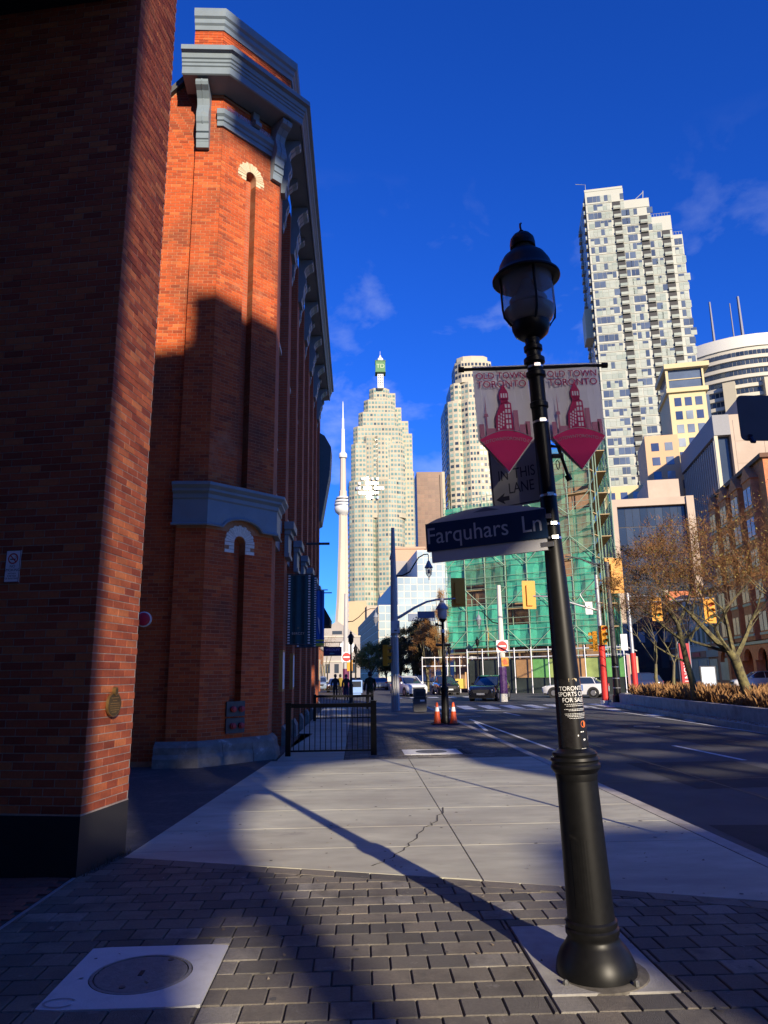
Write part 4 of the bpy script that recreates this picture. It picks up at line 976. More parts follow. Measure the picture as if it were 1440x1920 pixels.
signal((4.95, 35.2, 4.98), 180, 'back of the yellow signal board behind the lamp post head between the cones', s=1.05)
mb = MB(); mb.box(-.42, .42, -.02, .02, 0, .32); o = mb.build('blank_sign', mat('blue_grey_sign', (.14,.17,.25), .5)); o.location = (3.35, 35.05, 4.3); tag(o, 'blue grey rectangular sign hung under the arm of the concrete pole', 'sign')
# mid right signal pole with no entry sign
def no_entry(root, x, y, z, r_=.3):
    mb = MB(); mb.prism(rrect(x - r_*1.15, x + r_*1.15, z - r_*1.15, z + r_*1.15, .06), y - .01, y, 'y'); p = mb.build('no_entry_plate', WHITE, root)
    mb = MB(); mb.prism([(x + r_*math.cos(2*math.pi*i/20), z + r_*math.sin(2*math.pi*i/20)) for i in range(20)], y - .018, y - .0105, 'y'); mb.build('red_disc', RED, p)
    mb = MB(); mb.box(x - r_*.72, x + r_*.72, y - .024, y - .0185, z - r_*.15, z + r_*.15); mb.build('white_bar', WHITE, p)
sp = thing('signal_pole', 'white concrete pole with a no entry sign before the green scaffold', 'pole', (9.3, 46.9, -.12))
mb = MB(); mb.lathe([(.24, 0), (.2, 3), (.13, 7.4)], 12); mb.build('shaft', mat('pole_white', (.55,.53,.47), .8, .1, 4), sp, smooth=40)
arm_lantern(sp, [(-.1, 0, 4.9), (-.5, 0, 5.0), (-.85, 0, 5.35), (-1.15, 0, 5.7), (-1.4, 0, 5.75)], s=.95)
no_entry(sp, .0, -.24, 3.45, .33)
mb = MB(); mb.box(-.1, .35, -.28, -.24, 2.2, 2.75); mb.build('hand_signal', YELLOW, sp); mb = MB(); mb.prism([(0, 2.3), (.25, 2.3), (.3, 2.5), (.12, 2.7), (-.05, 2.55)], -.3, -.281, 'y'); mb.build('amber_hand', ORANGE, sp)
mb = MB(); mb.lathe([(.26, .5), (.25, 2.15)], 10); mb.build('purple_wrap', mat('purple_wrap', (.06,.02,.10), .6), sp)
# left far pole with no entry sign
lf = thing('signal_pole', 'tall grey pole with a no entry sign and purple wrap beyond the hanging shop sign', 'pole', (-.95, 62.0, -.12))
mb = MB(); mb.lathe([(.24, 0), (.22, 4), (.13, 8.6)], 12); mb.build('shaft', LIGHTPOLE, lf, smooth=40)
arm_lantern(lf, [(.1, 0, 6.2), (.6, 0, 6.25), (1.1, 0, 6.6), (1.6, 0, 7.1), (2.1, 0, 7.3), (2.55, 0, 7.3)], s=1.2)
no_entry(lf, .05, -.3, 3.25, .36)
mb = MB(); mb.lathe([(.27, .2), (.27, 2.3)], 10); mb.build('purple_wrap', mat('plum_wrap', (.12,.02,.07), .6), lf)
mb = MB(); mb.box(.1, .55, -.3, -.1, 2.1, 3.0); mb.build('hand_signal', YELLOW, lf)
# right hand signal poles
red1 = thing('signal_pole', 'grey signal pole with a bright red wrap at the end of the planter', 'pole', (13.5, 40.0, -.12))
mb = MB(); mb.lathe([(.16, 0), (.14, 3.2), (.1, 7.1)], 12); mb.build('shaft', GREY, red1, smooth=40)
mb = MB(); mb.lathe([(.2, .25), (.18, 3.2)], 12); mb.build('red_wrap', RED, red1, smooth=40)
mb = MB(); mb.lathe([(.3, 0), (.3, .25)], 8); mb.build('foot', CONC_NEW, red1)
mb = MB(); mb.tube([(0, 0, 5.1), (-1.2, 0, 5.45), (-2.6, .4, 5.95), (-3.9, .8, 6.05)], [.07, .06, .05, .04], 8); mb.build('signal_arm', GREY, red1, smooth=50)
arm_lantern(red1, [(-.3, .2, 6.1), (-.6, .2, 6.6), (-.95, .2, 6.75)], s=.9) if False else None
mb = MB(); mb.box(-.75, -.35, -.03, 0, 4.9, 5.6); mb.build('white_plate', WHITE, red1)
mb = MB(); mb.tube([(-.55, 0, 5.2), (-1.0, 0, 6.0), (-.75, 0, 6.25)], .03, 5); mb.build('stay', GREY, red1)
signal((9.75, 40.75, 5.35), 188, 'back of the yellow signal board hung on the long arm before the scaffold', s=1.18)
signal((13.55, 39.6, 3.1), 20, 'yellow signal facing the street on the red wrapped pole', board=False, s=1.05)
signal((13.0, 39.9, 2.75), 250, 'yellow signal turned away on the left side of the red wrapped pole', board=False, s=1.1)
bp_ = thing('signal_pole', 'black pole with grey top standing beside the red wrapped pole', 'pole', (13.95, 39.4, -.12))
mb = MB(); mb.lathe([(.26, 0), (.25, .5), (.2, .55), (.17, 2.6), (.16, 2.6)], 12); mb.build('shaft', BLACK, bp_, smooth=40)
mb = MB(); mb.lathe([(.15, 2.6), (.13, 4.2), (.11, 7.5)], 12); mb.build('upper_shaft', DKGREY, bp_, smooth=40)
for z in (.9, 1.4, 2.0): mb = MB(); mb.lathe([(.2, z), (.2, z + .04)], 12, cap=False); mb.build('band_clamp', STEEL, bp_)
arm_lantern(bp_, [(0, 0, 7.4), (-.6, 0, 7.6), (-1.3, 0, 8.0), (-2.0, 0, 8.3)], s=.01, n=4) if False else None
mb = MB(); mb.lathe([(.14, 7.5), (.14, 7.75)], 10); mb.tube([(0, 0, 7.6), (-.7, 0, 7.65), (-1.5, 0, 7.95), (-2.3, 0, 8.1)], .04, 6); mb.tube([(0, 0, 7.3), (-.8, 0, 7.6), (-1.3, 0, 7.85)], .025, 5); mb.build('pipe_arm', DKGREY, bp_)
signal((14.35, 39.6, 6.1), 180, 'large orange backed signal board hanging among the branches at the scaffold edge', s=1.45)
signal((21.9, 52.0, 5.4), 8, 'yellow signal with a lit red light left of the planter tree', board=True, s=1.25)
signal((23.6, 47.5, 4.9), 8, 'yellow signal hanging in front of the orange brick shop beside the planter tree', board=True, s=1.25)
tr = thing('signal_mast', 'grey mast with long bare arm carrying the yellow signals behind the planter trees', 'mast', (19.0, 50.0, -.12))
mb = MB(); mb.lathe([(.15, 0), (.1, 7.2)], 10); mb.tube([(0, 0, 6.9), (1.5, .8, 7.05), (3.0, 2.0, 7.1)], .05, 6); mb.tube([(0, 0, 6.4), (2.4, -1.3, 6.45), (4.7, -2.6, 6.5)], .05, 6); mb.build('shaft', GREY, tr)
mb = MB(); mb.lathe([(.2, .3), (.2, 3.0)], 10); mb.build('red_wrap', RED, tr, smooth=40)
mb = MB(); mb.box(-.75, -.3, -.03, 0, 3.2, 4.3); mb.build('white_plate', WHITE, tr)
pb_ = thing('pillar_banner', 'dark red pillar banner with white lettering behind the planter grass', 'banner', (19.0, 42.0, -.1), -10)
mb = MB(); mb.box(-.28, .28, -.1, .1, .4, 3.3); mb.build('panel', mat('crimson_board', (.38,.012,.025), .5), pb_)
mb = MB(); mb.tube([(-.32, 0, -.1), (-.32, 0, 3.4)], .03, 6); mb.tube([(.32, 0, -.1), (.32, 0, 3.4)], .03, 6); mb.build('post', GREY, pb_)
M_ = Matrix.Translation((0, -.104, 1.75)) @ FRAME_YZ @ Matrix.Rotation(R(-90), 4, 'Z')
text('TORONTO', .42, WHITE, pb_, M_, ext=.003)
sg2 = thing('shop_poster', 'framed pale blue advertising panel between the pillar banner and the planter tree', 'advert', (21.0, 43.5, -.1), -10)
mb = MB(); mb.box(-.45, .45, -.08, .08, .5, 2.0); mb.tube([(-.4, 0, 0), (-.4, 0, .5)], .03, 5); mb.tube([(.4, 0, 0), (.4, 0, .5)], .03, 5); mb.build('case', DKGREY, sg2)
mb = MB(); mb.box(-.39, .39, -.086, -.081, .56, 1.94); mb.build('poster', mat('pale_blue_poster', (.5,.58,.66), .4, .4, 2), sg2)

# bin and cones
bn = thing('litter_bin', 'dark grey litter and recycling bin by the kerb near the concrete pole', 'bin', (2.76, 33.0, 0))
mb = MB(); mb.prism(rrect(-.29, .29, .04, .62, .06), -.27, .27, 'y'); mb.build('body', mat('bin_grey', (.055,.055,.058), .6, .15, 10), bn)
mb = MB(); mb.prism(rrect(-.27, .27, .63, 1.02, .08), -.25, .25, 'y'); mb.build('hood', mat('bin_hood', (.045,.045,.048), .5), bn)
mb = MB(); mb.box(-.3, .3, -.285, -.25, .6, .65); mb.build('lip', BLACK_MATT, bn); mb = MB(); mb.box(-.18, .18, -.256, -.248, .72, .9); mb.build('slot', BLACK_MATT, bn)
mb = MB(); mb.box(.0, .2, -.276, -.271, .48, .55); mb.build('label', WHITE, bn)
def cone(loc, lab, rz):
    t = thing('traffic_cone', lab, 'traffic cone', loc, rz, 'orange traffic cones')
    mb = MB(); mb.prism(rrect(-.19, .19, -.19, .19, .04), .0, .035); mb.build('base', BLACK_MATT, t)
    mb = MB(); mb.lathe([(.135, .035), (.12, .06), (.078, .42)], 20, cap=False); mb.lathe([(.053, .56), (.035, .70), (.028, .71)], 20); mb.build('body', ORANGE, t, smooth=40)
    mb = MB(); mb.lathe([(.0785, .42), (.0535, .56)], 20, cap=False); mb.build('white_collar', WHITE, t, smooth=40)
cone((2.68, 25.1, 0), 'orange traffic cone with a white collar left of the lamp post', 8)
cone((3.22, 25.0, 0), 'orange traffic cone with a white collar right of the lamp post', -15)
nb = thing('newspaper_box', 'pale blue newspaper box on the left pavement far back', 'newspaper box', (-.1, 60, 0))
mb = MB(); mb.box(-.5, .5, -.3, .3, .25, 1.25); mb.box(-.4, .4, -.2, .2, 0, .25); mb.build('body', mat('box_blue', (.18,.3,.55), .5), nb); mb = MB(); mb.box(-.4, .4, -.31, -.302, .7, 1.15); mb.build('window', GLASS_DK, nb)

# ================================================================== road markings
def mark(poly, z=-.116):
    mb = MB(); n = len(poly); mb.add([(x, y, z) for x, y in poly], [tuple(range(n))]); return tag(mb.build('road_marking', PAINT), kind='structure')
def stripe(a, b, w_):
    d = (Vector(b) - Vector(a)).normalized(); q = Vector((d.y, -d.x)) * w_ / 2; a, b = Vector(a), Vector(b); mark([tuple(a - q), tuple(a + q), tuple(b + q), tuple(b - q)])
K = 1.0727   # the carriageway lies 0.12 m lower, so points read on the pavement plane move out along their sight line
def rd(x, y): return (x * K, y * K)
stripe(rd(7.13, 16.8), rd(7.23, 13.9), .12); stripe(rd(6.28, 31.8), rd(6.41, 29.3), .12); stripe(rd(11.16, 35.9), rd(10.82, 22.2), .13); stripe(rd(10.82, 22.2), rd(10.7, 14), .13)
for (a, b) in ((33.5, 32.2), (29, 27.6), (25.5, 24.4)): stripe(rd(11.5, a), rd(11.3, b), .5)
stripe(rd(4.15, 27.5), rd(4.3, 14.0), .1); stripe(rd(3.75, 29), rd(4.9, 29.4), .12); stripe(rd(3.8, 22), rd(4.1, 26), .12)
for i in range(9):
    x = 3.9 + i * 1.15; mark([rd(x + .0, 35.0), rd(x + .62, 35.0), rd(x + .62 + .1, 39.0), rd(x + .1, 39.0)])
for i in range(6): x = 2.5 + i * 1.3; mark([rd(x, 52.5), rd(x + .7, 52.5), rd(x + .7, 54.5), rd(x, 54.5)])
stripe(rd(3.9, 33.6), rd(8.5, 33.8), .3)
mh = thing('manhole_cover', 'round iron manhole cover in the dark carriageway', 'manhole cover', (8.85 * K, 22.65 * K, -.12))
mb = MB(); mb.lathe([(.36, 0), (.36, .006), (.3, .008)], 24); mb.build('lid', IRON, mh); mb = MB(); mb.lathe([(.42, 0), (.42, .004), (.365, .005)], 24, cap=False); mb.build('frame', CONC_OLD, mh)

# ================================================================== median planter
A_, B_ = Vector((13.9, 39.0)), Vector((11.2, 12.0)); d_ = (B_ - A_).normalized(); q_ = Vector((-d_.y, d_.x))
if q_.x < 0: q_ = -q_
def off(p, k): return tuple(p + q_ * k)
pl_ = thing('median_planter', 'long low concrete planter with dry ornamental grass along the median', 'planter', (12.5, 25.5, -.12)); IP = Matrix.Translation((-12.5, -25.5, .12))
mb = MB(); mb.M = IP; mb.prism([off(A_, -.55), off(B_, -.55), off(B_, 7), off(A_ + d_ * 0, 5)], -.12, .06); mb.build('island_kerb', CONC_OLD, pl_)
L_ = (B_ - A_).length; k = 0; s_ = 0
while s_ < L_:
    a = A_ + d_ * s_; b = A_ + d_ * min(s_ + 3.0 - .015, L_)
    mb = MB(); mb.M = IP; mb.prism([off(a, 0), off(b, 0), off(b, .28), off(a, .28)], .06, .5); mb.build('wall_segment', CONC_OLD, pl_); s_ += 3.0
mb = MB(); mb.M = IP; mb.prism([off(A_, .28), off(A_, 4.5), off(A_ + d_ * .3, 4.5), off(A_ + d_ * .3, .28)], .06, .5); mb.build('wall_segment', CONC_OLD, pl_)
mb = MB(); mb.M = IP; mb.prism([off(A_ + d_ * .3, .28), off(B_, .28), off(B_, 4.5), off(A_ + d_ * .3, 4.5)], .06, .42); mb.build('soil', mat('soil', (.09,.06,.04), 1, .3, 10), pl_)
mb = MB(); mb.M = Matrix.Translation((-.0, 0, 0)) @ IP; mb.box(14.4, 17.5, 39.6, 40.3, -.1, .5); mb.build('end_block', CONC_OLD, pl_)
mb = MB()
for i in range(2600):
    s_ = rnd.uniform(.5, L_ - .3); k = rnd.uniform(.4, 3.4); c = A_ + d_ * s_ + q_ * k; h = rnd.uniform(.25, .75) * (1.0 if math.sin(s_ * 1.7 + k) > -.3 else .6)
    for j in range(5):
        a = rnd.uniform(0, 6.28); l = rnd.uniform(.08, .32); w_ = .012; x, y = c.x + rnd.uniform(-.1, .1), c.y + rnd.uniform(-.1, .1)
        px, py = -math.sin(a) * w_, math.cos(a) * w_
        mb.add([(x - px, y - py, .42), (x + px, y + py, .42), (x + math.cos(a)*l*.5 + px*.8, y + math.sin(a)*l*.5 + py*.8, .42 + h*.75), (x + math.cos(a)*l, y + math.sin(a)*l, .42 + h)], [(0, 1, 2), (0, 2, 3)])
o = mb.build('dry_grass', mat('dry_grass', (.3,.16,.06), .9, .3, 3, cols=[(.22,.10,.035),(.34,.19,.075),(.30,.15,.055),(.18,.10,.04)])); tag(o, kind='stuff')
mb = MB()
for i in range(900):
    s_ = rnd.uniform(3, L_ - 2); c = A_ + d_ * s_ + q_ * rnd.uniform(-.5, -.05); a = rnd.uniform(0, 6.28); l = rnd.uniform(.02, .05)
    mb.add([(c.x + l*math.cos(a + t), c.y + l*math.sin(a + t), .066 + (.012 if t < 1 else 0)) for t in (0, 2, 4)], [(0,1,2)])
o = mb.build('fallen_leaves', mat('leaf_litter', (.3,.14,.05), .9)); tag(o, kind='stuff')
# ================================================================== cars
TYRE = mat('tyre', (.02,.02,.02), .9); RIM = mat('rim', (.35,.35,.36), .35, .1, 5, metal=.7); LAMPG = mat('headlamp', (.7,.7,.72), .15); TAIL = mat('tail_lamp', (.4,.02,.02), .25)
CGL = glassy('car_glass', (.02,.03,.05), .05)
_cy = lambda r0, w_, n=18: (lambda mb: (setattr(mb, 'M', Matrix.Rotation(R(90), 4, 'X')), mb.lathe([(r0*.8, -w_), (r0, -w_*.8), (r0, w_*.8), (r0*.8, w_)], n)))
TYM = mk(_cy(.34, .11), 'tyre', TYRE); RMM = mk(_cy(.22, .115, 12), 'rim', RIM)
def loft(mb, st):
    # st: list of (x, [(half width, z), ...]) from the sill up; mirrored
    m = len(st[0][1]); vs_ = []; fs = []
    for x, ring in st:
        for w_, z in ring: vs_.append((x, -w_, z))
        for w_, z in reversed(ring): vs_.append((x, w_, z))
    n = 2 * m
    for i in range(len(st) - 1):
        for k in range(n): fs.append((i*n + k, i*n + (k+1) % n, (i+1)*n + (k+1) % n, (i+1)*n + k))
    fs.append(tuple(range(n))); fs.append(tuple((len(st)-1)*n + k for k in reversed(range(n))))
    mb.add(vs_, fs)
def car(loc, head, paint, lab, kind='suv', panel=None):
    # local +x is forward
    t = thing('parked_car' if kind == 'x' else 'car', lab, 'car', loc, head, 'cars in the street')
    suv = kind == 'suv'; H_ = 1.66 if suv else 1.45; bz = 1.02 if suv else .93; hz = .98 if suv else .86; gz = .24
    mb = MB()
    loft(mb, [(2.25, [(.60, .42), (.72, .5), (.74, .66), (.62, .74)]), (2.12, [(.78, gz), (.86, .5), (.86, .72), (.74, hz - .1)]), (1.75, [(.84, gz), (.91, .55), (.90, .82), (.80, hz)]),
              (.95, [(.86, gz), (.92, .55), (.91, .9), (.82, bz + .02)]), (-.2, [(.86, gz), (.92, .55), (.91, .92), (.84, bz + .02)]), (-1.5, [(.86, gz), (.92, .58), (.91, .95), (.83, bz + .05)]),
              (-2.05, [(.82, .3), (.88, .58), (.87, .95), (.78, bz + .05)]), (-2.22, [(.74, .42), (.82, .55), (.80, .9), (.70, bz - .05)])])
    mb.build('body', paint, t, smooth=38)
    mb = MB(); r_ = -1.95 if suv else -1.75
    loft(mb, [(1.0, [(.80, bz - .02), (.80, bz), (.78, bz + .01)]), (.2, [(.84, bz - .02), (.74, H_ - .16), (.64, H_ - .09)]), (-.2, [(.84, bz - .02), (.72, H_ - .09), (.62, H_ - .03)]), (-1.2, [(.83, bz - .02), (.70, H_ - .1), (.60, H_ - .04)]), (r_, [(.80, bz - .02), (.76, bz + .1), (.60, bz + .16)] if not suv else [(.80, bz), (.69, H_ - .3), (.58, H_ - .22)]), (-2.15, [(.78, bz - .02), (.74, bz), (.6, bz + .01)])])
    mb.build('window', CGL, t, smooth=38)
    mb = MB(); loft(mb, [(.22, [(.66, H_ - .12), (.66, H_ - .085)]), (-.2, [(.64, H_ - .06), (.62, H_ - .015)]), (-1.2, [(.62, H_ - .06), (.60, H_ - .02)]), (-1.75 if suv else -1.3, [(.58, H_ - .2), (.57, H_ - .13 if suv else H_ - .06)])]); mb.build('roof', paint, t, smooth=38)
    for sy in (-1, 1):
        mb = MB()
        for (xa, za, xb, zb, wa, wb) in ((1.0, bz, .22, H_ - .1, .81, .67), (-.45, bz, -.4, H_ - .07, .85, .68), (-1.55, bz, -1.35, H_ - .12, .84, .66)):
            mb.tube([(xa, sy*wa, za), (xb, sy*wb, zb)], .035, 5)
        mb.build('pillar', paint, t)
        mb = MB(); mb.box(.72, .88, sy*.93 - .09, sy*.93 + .09, bz, bz + .15); mb.build('mirror', paint, t)
        mb = MB(); loft(mb, [(2.18, [(.09, .70), (.09, .76)]), (1.98, [(.13, .70), (.12, .82)]), (1.85, [(.05, .72), (.05, .86)])]); mb.M = None
        h = mb.build('headlight', LAMPG, t, M=Matrix.Translation((.03, sy*.68, -.02)))
        mb = MB(); mb.box(2.12, 2.2, sy*.62 - .1, sy*.62 + .1, .44, .53); mb.build('fog_lamp', LAMPG, t)
        mb = MB(); mb.box(-2.24, -2.1, sy*.68 - .13, sy*.68 + .13, .78, .95); mb.build('tail_light', TAIL, t)
        for x in (1.38, -1.38):
            wl = link('wheel', TYM, t, Matrix.Translation((x, sy*.82, .34))); link('rim', RMM, wl)
            mb = MB(); mb.M = Matrix.Translation((x, sy*.87, .36)) @ Matrix.Rotation(R(90), 4, 'X'); mb.lathe([(.40, -.06), (.40, .06)], 16); mb.build('wheel_arch', BLACK_MATT, t)
    mb = MB(); mb.prism([(-.48, .52), (.48, .52), (.56, .74), (-.56, .74)], 2.16, 2.265, 'x'); mb.build('grille', BLACK_MATT, t)
    mb = MB(); mb.box(2.2, 2.275, -.26, .26, .42, .53); mb.build('licence_plate', WHITE if not suv else GREY, t)
    mb = MB(); mb.box(-2.1, 2.1, -.84, .84, .2, .34); mb.build('underbody', BLACK_MATT, t)
    if panel:
        for sy in (-1, 1): mb = MB(); mb.box(-.7, .5, sy*.925 - .006, sy*.925 + .006, .5, .9); mb.build('door_panel', panel, t)
    return t
P_BLK = mat('car_black', (.012,.012,.014), .12, .05, 3, spec=.7, coat=.6); P_NAVY = mat('car_navy', (.02,.025,.06), .15, .05, 3, coat=.6); P_WH = mat('car_white', (.62,.62,.63), .2, .03, 3, coat=.5); P_SIL = mat('car_silver_blue', (.25,.32,.42), .25, .05, 3, metal=.3, coat=.5)
Z = -.12
car((8.9, 49.5, Z), -116, P_BLK, 'black SUV with bright headlights crossing behind the crosswalk toward the camera')
car((7.7, 64.8, Z), -86, P_BLK, 'black car waiting behind the lamp post head of the two cones, before the plywood hoarding')
car((4.3, 62.5, Z), -72, P_WH, 'white SUV coming toward the camera just right of the concrete pole', 'suv')
car((2.7, 90.0, Z), 92, P_SIL, 'silver blue car with lit tail lights driving away left of the concrete pole', 'sedan')
car((15.6, 52.5, Z), 152, P_WH, 'white car with a blue door panel behind the red wrapped pole', 'sedan', panel=mat('door_blue', (.12,.2,.42), .4))
car((23.5, 62.0, Z), 170, P_NAVY, 'dark navy car behind the planter grass under the yellow signals', 'suv')
car((36.4, 66.0, Z), 168, P_WH, 'white SUV cut by the right edge beyond the planter', 'suv')
car((-2.3, 80.0, Z), -90, P_BLK, 'dark car with one lit headlight parked on the left behind the newspaper box', 'sedan')
car((-4.6, 92.0, Z), -90, P_SIL, 'blue car parked far back on the left beneath the street trees', 'suv')
car((-.2, 101.0, Z), 90, P_NAVY, 'small dark car with red tail lights far down the street beside the person', 'sedan')
car((5.6, 98.0, Z), -90, P_NAVY, 'dark car half hidden behind the white SUV and concrete pole', 'suv')

# ================================================================== people
def person(loc, head, h, cols, lab, step=.16, arms=.0):
    # cols: hair, skin, jacket, trousers, shoes
    root = thing('person', lab, 'person', loc, head, None)
    k = h / 1.76
    J = {'pel': (0, 0, .95), 'wst': (0, 0, 1.08), 'chs': (.0, 0, 1.32), 'nek': (0.01, 0, 1.50), 'hd1': (.02, 0, 1.58), 'hd2': (.02, 0, 1.72)}
    V_ = []; E_ = []; Rr = []; idx = {}
    def v(n_, p, r_): idx[n_] = len(V_); V_.append(tuple(c * k for c in p)); Rr.append(r_ if isinstance(r_, tuple) else (r_, r_))
    v('pel', J['pel'], (.15, .13)); v('wst', J['wst'], (.165, .13)); v('chs', J['chs'], (.18, .13)); v('nek', J['nek'], .062); v('hd1', J['hd1'], (.085, .08)); v('hd2', J['hd2'], (.08, .075))
    for a, b in (('pel','wst'), ('wst','chs'), ('chs','nek'), ('nek','hd1'), ('hd1','hd2')): E_.append((idx[a], idx[b]))
    for s_, n_ in ((1, 'l'), (-1, 'r')):
        st = step * s_
        v('hip' + n_, (0, s_*.10, .88), .10); v('kne' + n_, (st*.6 + .04, s_*.10, .50), .07); v('ank' + n_, (st - .06 * (s_ < 0), s_*.10, .10), .05); v('toe' + n_, (st + .13, s_*.11, .035), .04)
        for a, b in (('pel','hip'+n_), ('hip'+n_,'kne'+n_), ('kne'+n_,'ank'+n_), ('ank'+n_,'toe'+n_)): E_.append((idx[a], idx[b]))
        v('sho' + n_, (0, s_*.19, 1.40), .075); v('elb' + n_, (-st*.4 - .02, s_*.27, 1.13), .06); v('wri' + n_, (-st*.5 + .10, s_*.26, .92), .042); v('han' + n_, (-st*.5 + .13, s_*.25, .84), .035)
        for a, b in (('chs','sho'+n_), ('sho'+n_,'elb'+n_), ('elb'+n_,'wri'+n_), ('wri'+n_,'han'+n_)): E_.append((idx[a], idx[b]))
    me = bpy.data.meshes.new('body'); me.from_pydata(V_, E_, [])
    o = bpy.data.objects.new('tmp', me); COL.objects.link(o)
    md = o.modifiers.new('s', 'SKIN'); sl = me.skin_vertices[0].data
    for i, r_ in enumerate(Rr): sl[i].radius = (r_[0] * k, r_[1] * k)
    sl[idx['pel']].use_root = True
    o.modifiers.new('u', 'SUBSURF').levels = 2
    dg = bpy.context.evaluated_depsgraph_get(); bm_ = bpy.data.meshes.new_from_object(o.evaluated_get(dg)); bpy.data.objects.remove(o)
    bm_.name = 'body'; bm_.materials.clear()
    for c in cols: bm_.materials.append(c)
    for p in bm_.polygons:
        c = p.center / k; p.use_smooth = True
        hand = abs(c.y) > .17 and c.z < .90 and c.z > .6
        p.material_index = 1 if (c.z > 1.53 or hand) else 2 if (c.z > .86 or (abs(c.y) > .19 and c.z > .8)) else 4 if c.z < .11 else 3
    body = link('body', bm_, root)
    mb = MB(); mb.M = Matrix.Translation((.0 * k, 0, 0)) @ Matrix.Scale(k, 4); mb.lathe([(.05, 1.56), (.098, 1.60), (.108, 1.68), (.09, 1.76), (.04, 1.80), (.005, 1.805)], 14)
    hr = mb.build('hair', cols[0], root, smooth=60, M=Matrix.Translation((-.012, 0, 0)))
    mb = MB(); mb.M = Matrix.Scale(k, 4); mb.tube([(.09, 0, 1.66), (.125, 0, 1.64)], .018, 6)
    for sy in (-1, 1): mb.tube([(.02, sy*.085, 1.65), (.0, sy*.1, 1.68)], .016, 5)
    mb.build('nose_and_ears', cols[1], body) if False else None
    return root
JK = mat('plaid_jacket', (.01,.05,.02), .85, .3, 8); 
GB = brick_tex('plaid_jacket_cloth', (.012,.07,.028), (.006,.02,.012), (.004,.008,.006), .09, .09, .02)
DK = mat('dark_cloth', (.012,.012,.016), .9, .2, 6); SKIN = mat('skin', (.35,.2,.14), .6); HAIR = mat('dark_hair', (.012,.01,.009), .6)
DB = mat('dark_blue_cloth', (.015,.02,.045), .9); KH = mat('mustard_cloth', (.3,.2,.03), .85)
person((.62, 36.6, 0), 97, 1.78, [HAIR, SKIN, GB, DK, DK], 'person in a dark green plaid jacket walking away on the pavement')
person((-1.5, 50.5, 0), 85, 1.7, [HAIR, SKIN, DK, DK, DK], 'person in all black clothes far back by the hall end, left of the other one', .1)
person((-.75, 49.5, 0), 265, 1.68, [HAIR, SKIN, DK, DB, DK], 'person in a black jacket and navy trousers behind the second fence', .12)
person((-1.3, 56.5, 0), 80, 1.7, [HAIR, SKIN, KH, DK, DK], 'person in a mustard jacket walking far back under the hanging sign', .14)

# ================================================================== trees
FINE = mat('fine_twig_brown', (.14,.075,.03), .9, .3, 3, cols=[(.13,.058,.022),(.24,.11,.034),(.18,.082,.026)])
def bare_tree(loc, h, lab, seed, lean=(0, 0), spread=1.0, bud=None, levels=5, r0=.16, group='bare trees in the median', twig=TWIG, trunk_h=.3, nb=3, budn=2, first=None, bark=None):
    r = random.Random(seed); root = thing('street_tree', lab, 'tree', loc, 0, group)
    tr_ = MB(); tw = MB(); bd = MB(); fz = MB()
    def grow(p, d, l, rad_, lv):
        pts = [p]; q = p
        n = 3 if lv < 2 else 2
        for i in range(n):
            d = (d + Vector((r.uniform(-.18,.18), r.uniform(-.18,.18), r.uniform(-.05,.16)))).normalized(); q = q + d * (l / n); pts.append(q)
        rs = [rad_ * (1 - .45 * i / n) for i in range(n + 1)]
        (tr_ if lv < 3 else tw).tube(pts, rs, 7 if lv == 0 else 5 if lv < 3 else 3, False)
        if lv >= levels:
            for _ in range(8):
                t = pts[r.randint(0, n)]; dd = (d + Vector((r.uniform(-1,1), r.uniform(-1,1), r.uniform(-.6,1)))).normalized() * r.uniform(.12, .38); e = Vector((r.uniform(-1,1), r.uniform(-1,1), r.uniform(-1,1))).normalized() * .0075
                fz.add([t - e, t + e, t + dd], [(0,1,2)])
            if bud is not None:
                for _ in range(budn):
                    t = pts[r.randint(1, n)] + Vector((r.uniform(-.12,.12), r.uniform(-.12,.12), r.uniform(-.1,.12))); s_ = r.uniform(.025, .065)
                    e1 = Vector((r.uniform(-1,1), r.uniform(-1,1), r.uniform(-1,1))).normalized() * s_; e2 = Vector((r.uniform(-1,1), r.uniform(-1,1), r.uniform(-1,1))).normalized() * s_
                    bd.add([t, t + e1, t + e1 + e2, t + e2], [(0,1,2,3)])
            return
        k = nb
        for i in range(k):
            a = r.uniform(0, 6.28) + i * 6.28 / k
            up_b = .75 if lv < 1 else .35
            nd = (d * .55 + Vector((math.cos(a) * spread, math.sin(a) * spread, up_b)).normalized() * .75).normalized()
            st = pts[-1] if (i < 2 or lv == 0) else pts[-1 - r.randint(0, 1)]
            grow(st, nd, l * r.uniform(.64, .88), rs[-1] * (.72 if i < 2 else .58), lv + 1)
    d0 = Vector((lean[0], lean[1], 1)).normalized()
    if first:
        grow_pts = [Vector(p) for p in first[0]]; tr_.tube(grow_pts, first[1], 9, False)
        for (pi, dx, dy, dz, l, rr_) in first[2]: grow(grow_pts[pi], Vector((dx, dy, dz)).normalized(), l, rr_, 1)
    else: grow(Vector((0, 0, -.05)), d0, h * trunk_h, r0, 0)
    tr_.build('trunk', bark or BARK, root, smooth=60)
    tw.build('twig', twig, root, kind='stuff'); fz.build('fine_twig', FINE, root, kind='stuff')
    if bud is not None: bd.build('bud', bud, root, kind='stuff')
    return root
BUD = mat('olive_bud', (.17,.13,.03), .8, .3, 3, cols=[(.14,.11,.03),(.20,.15,.035),(.16,.10,.03)]); ORB = mat('rust_bud', (.30,.13,.03), .8, .3, 3)
OLB = mat('mossy_bark', (.15,.13,.055), .95, .45, 9, bump=1.0, bscale=25, dirt=(.06,.05,.032), dscale=6, dlo=.45, dhi=.6)
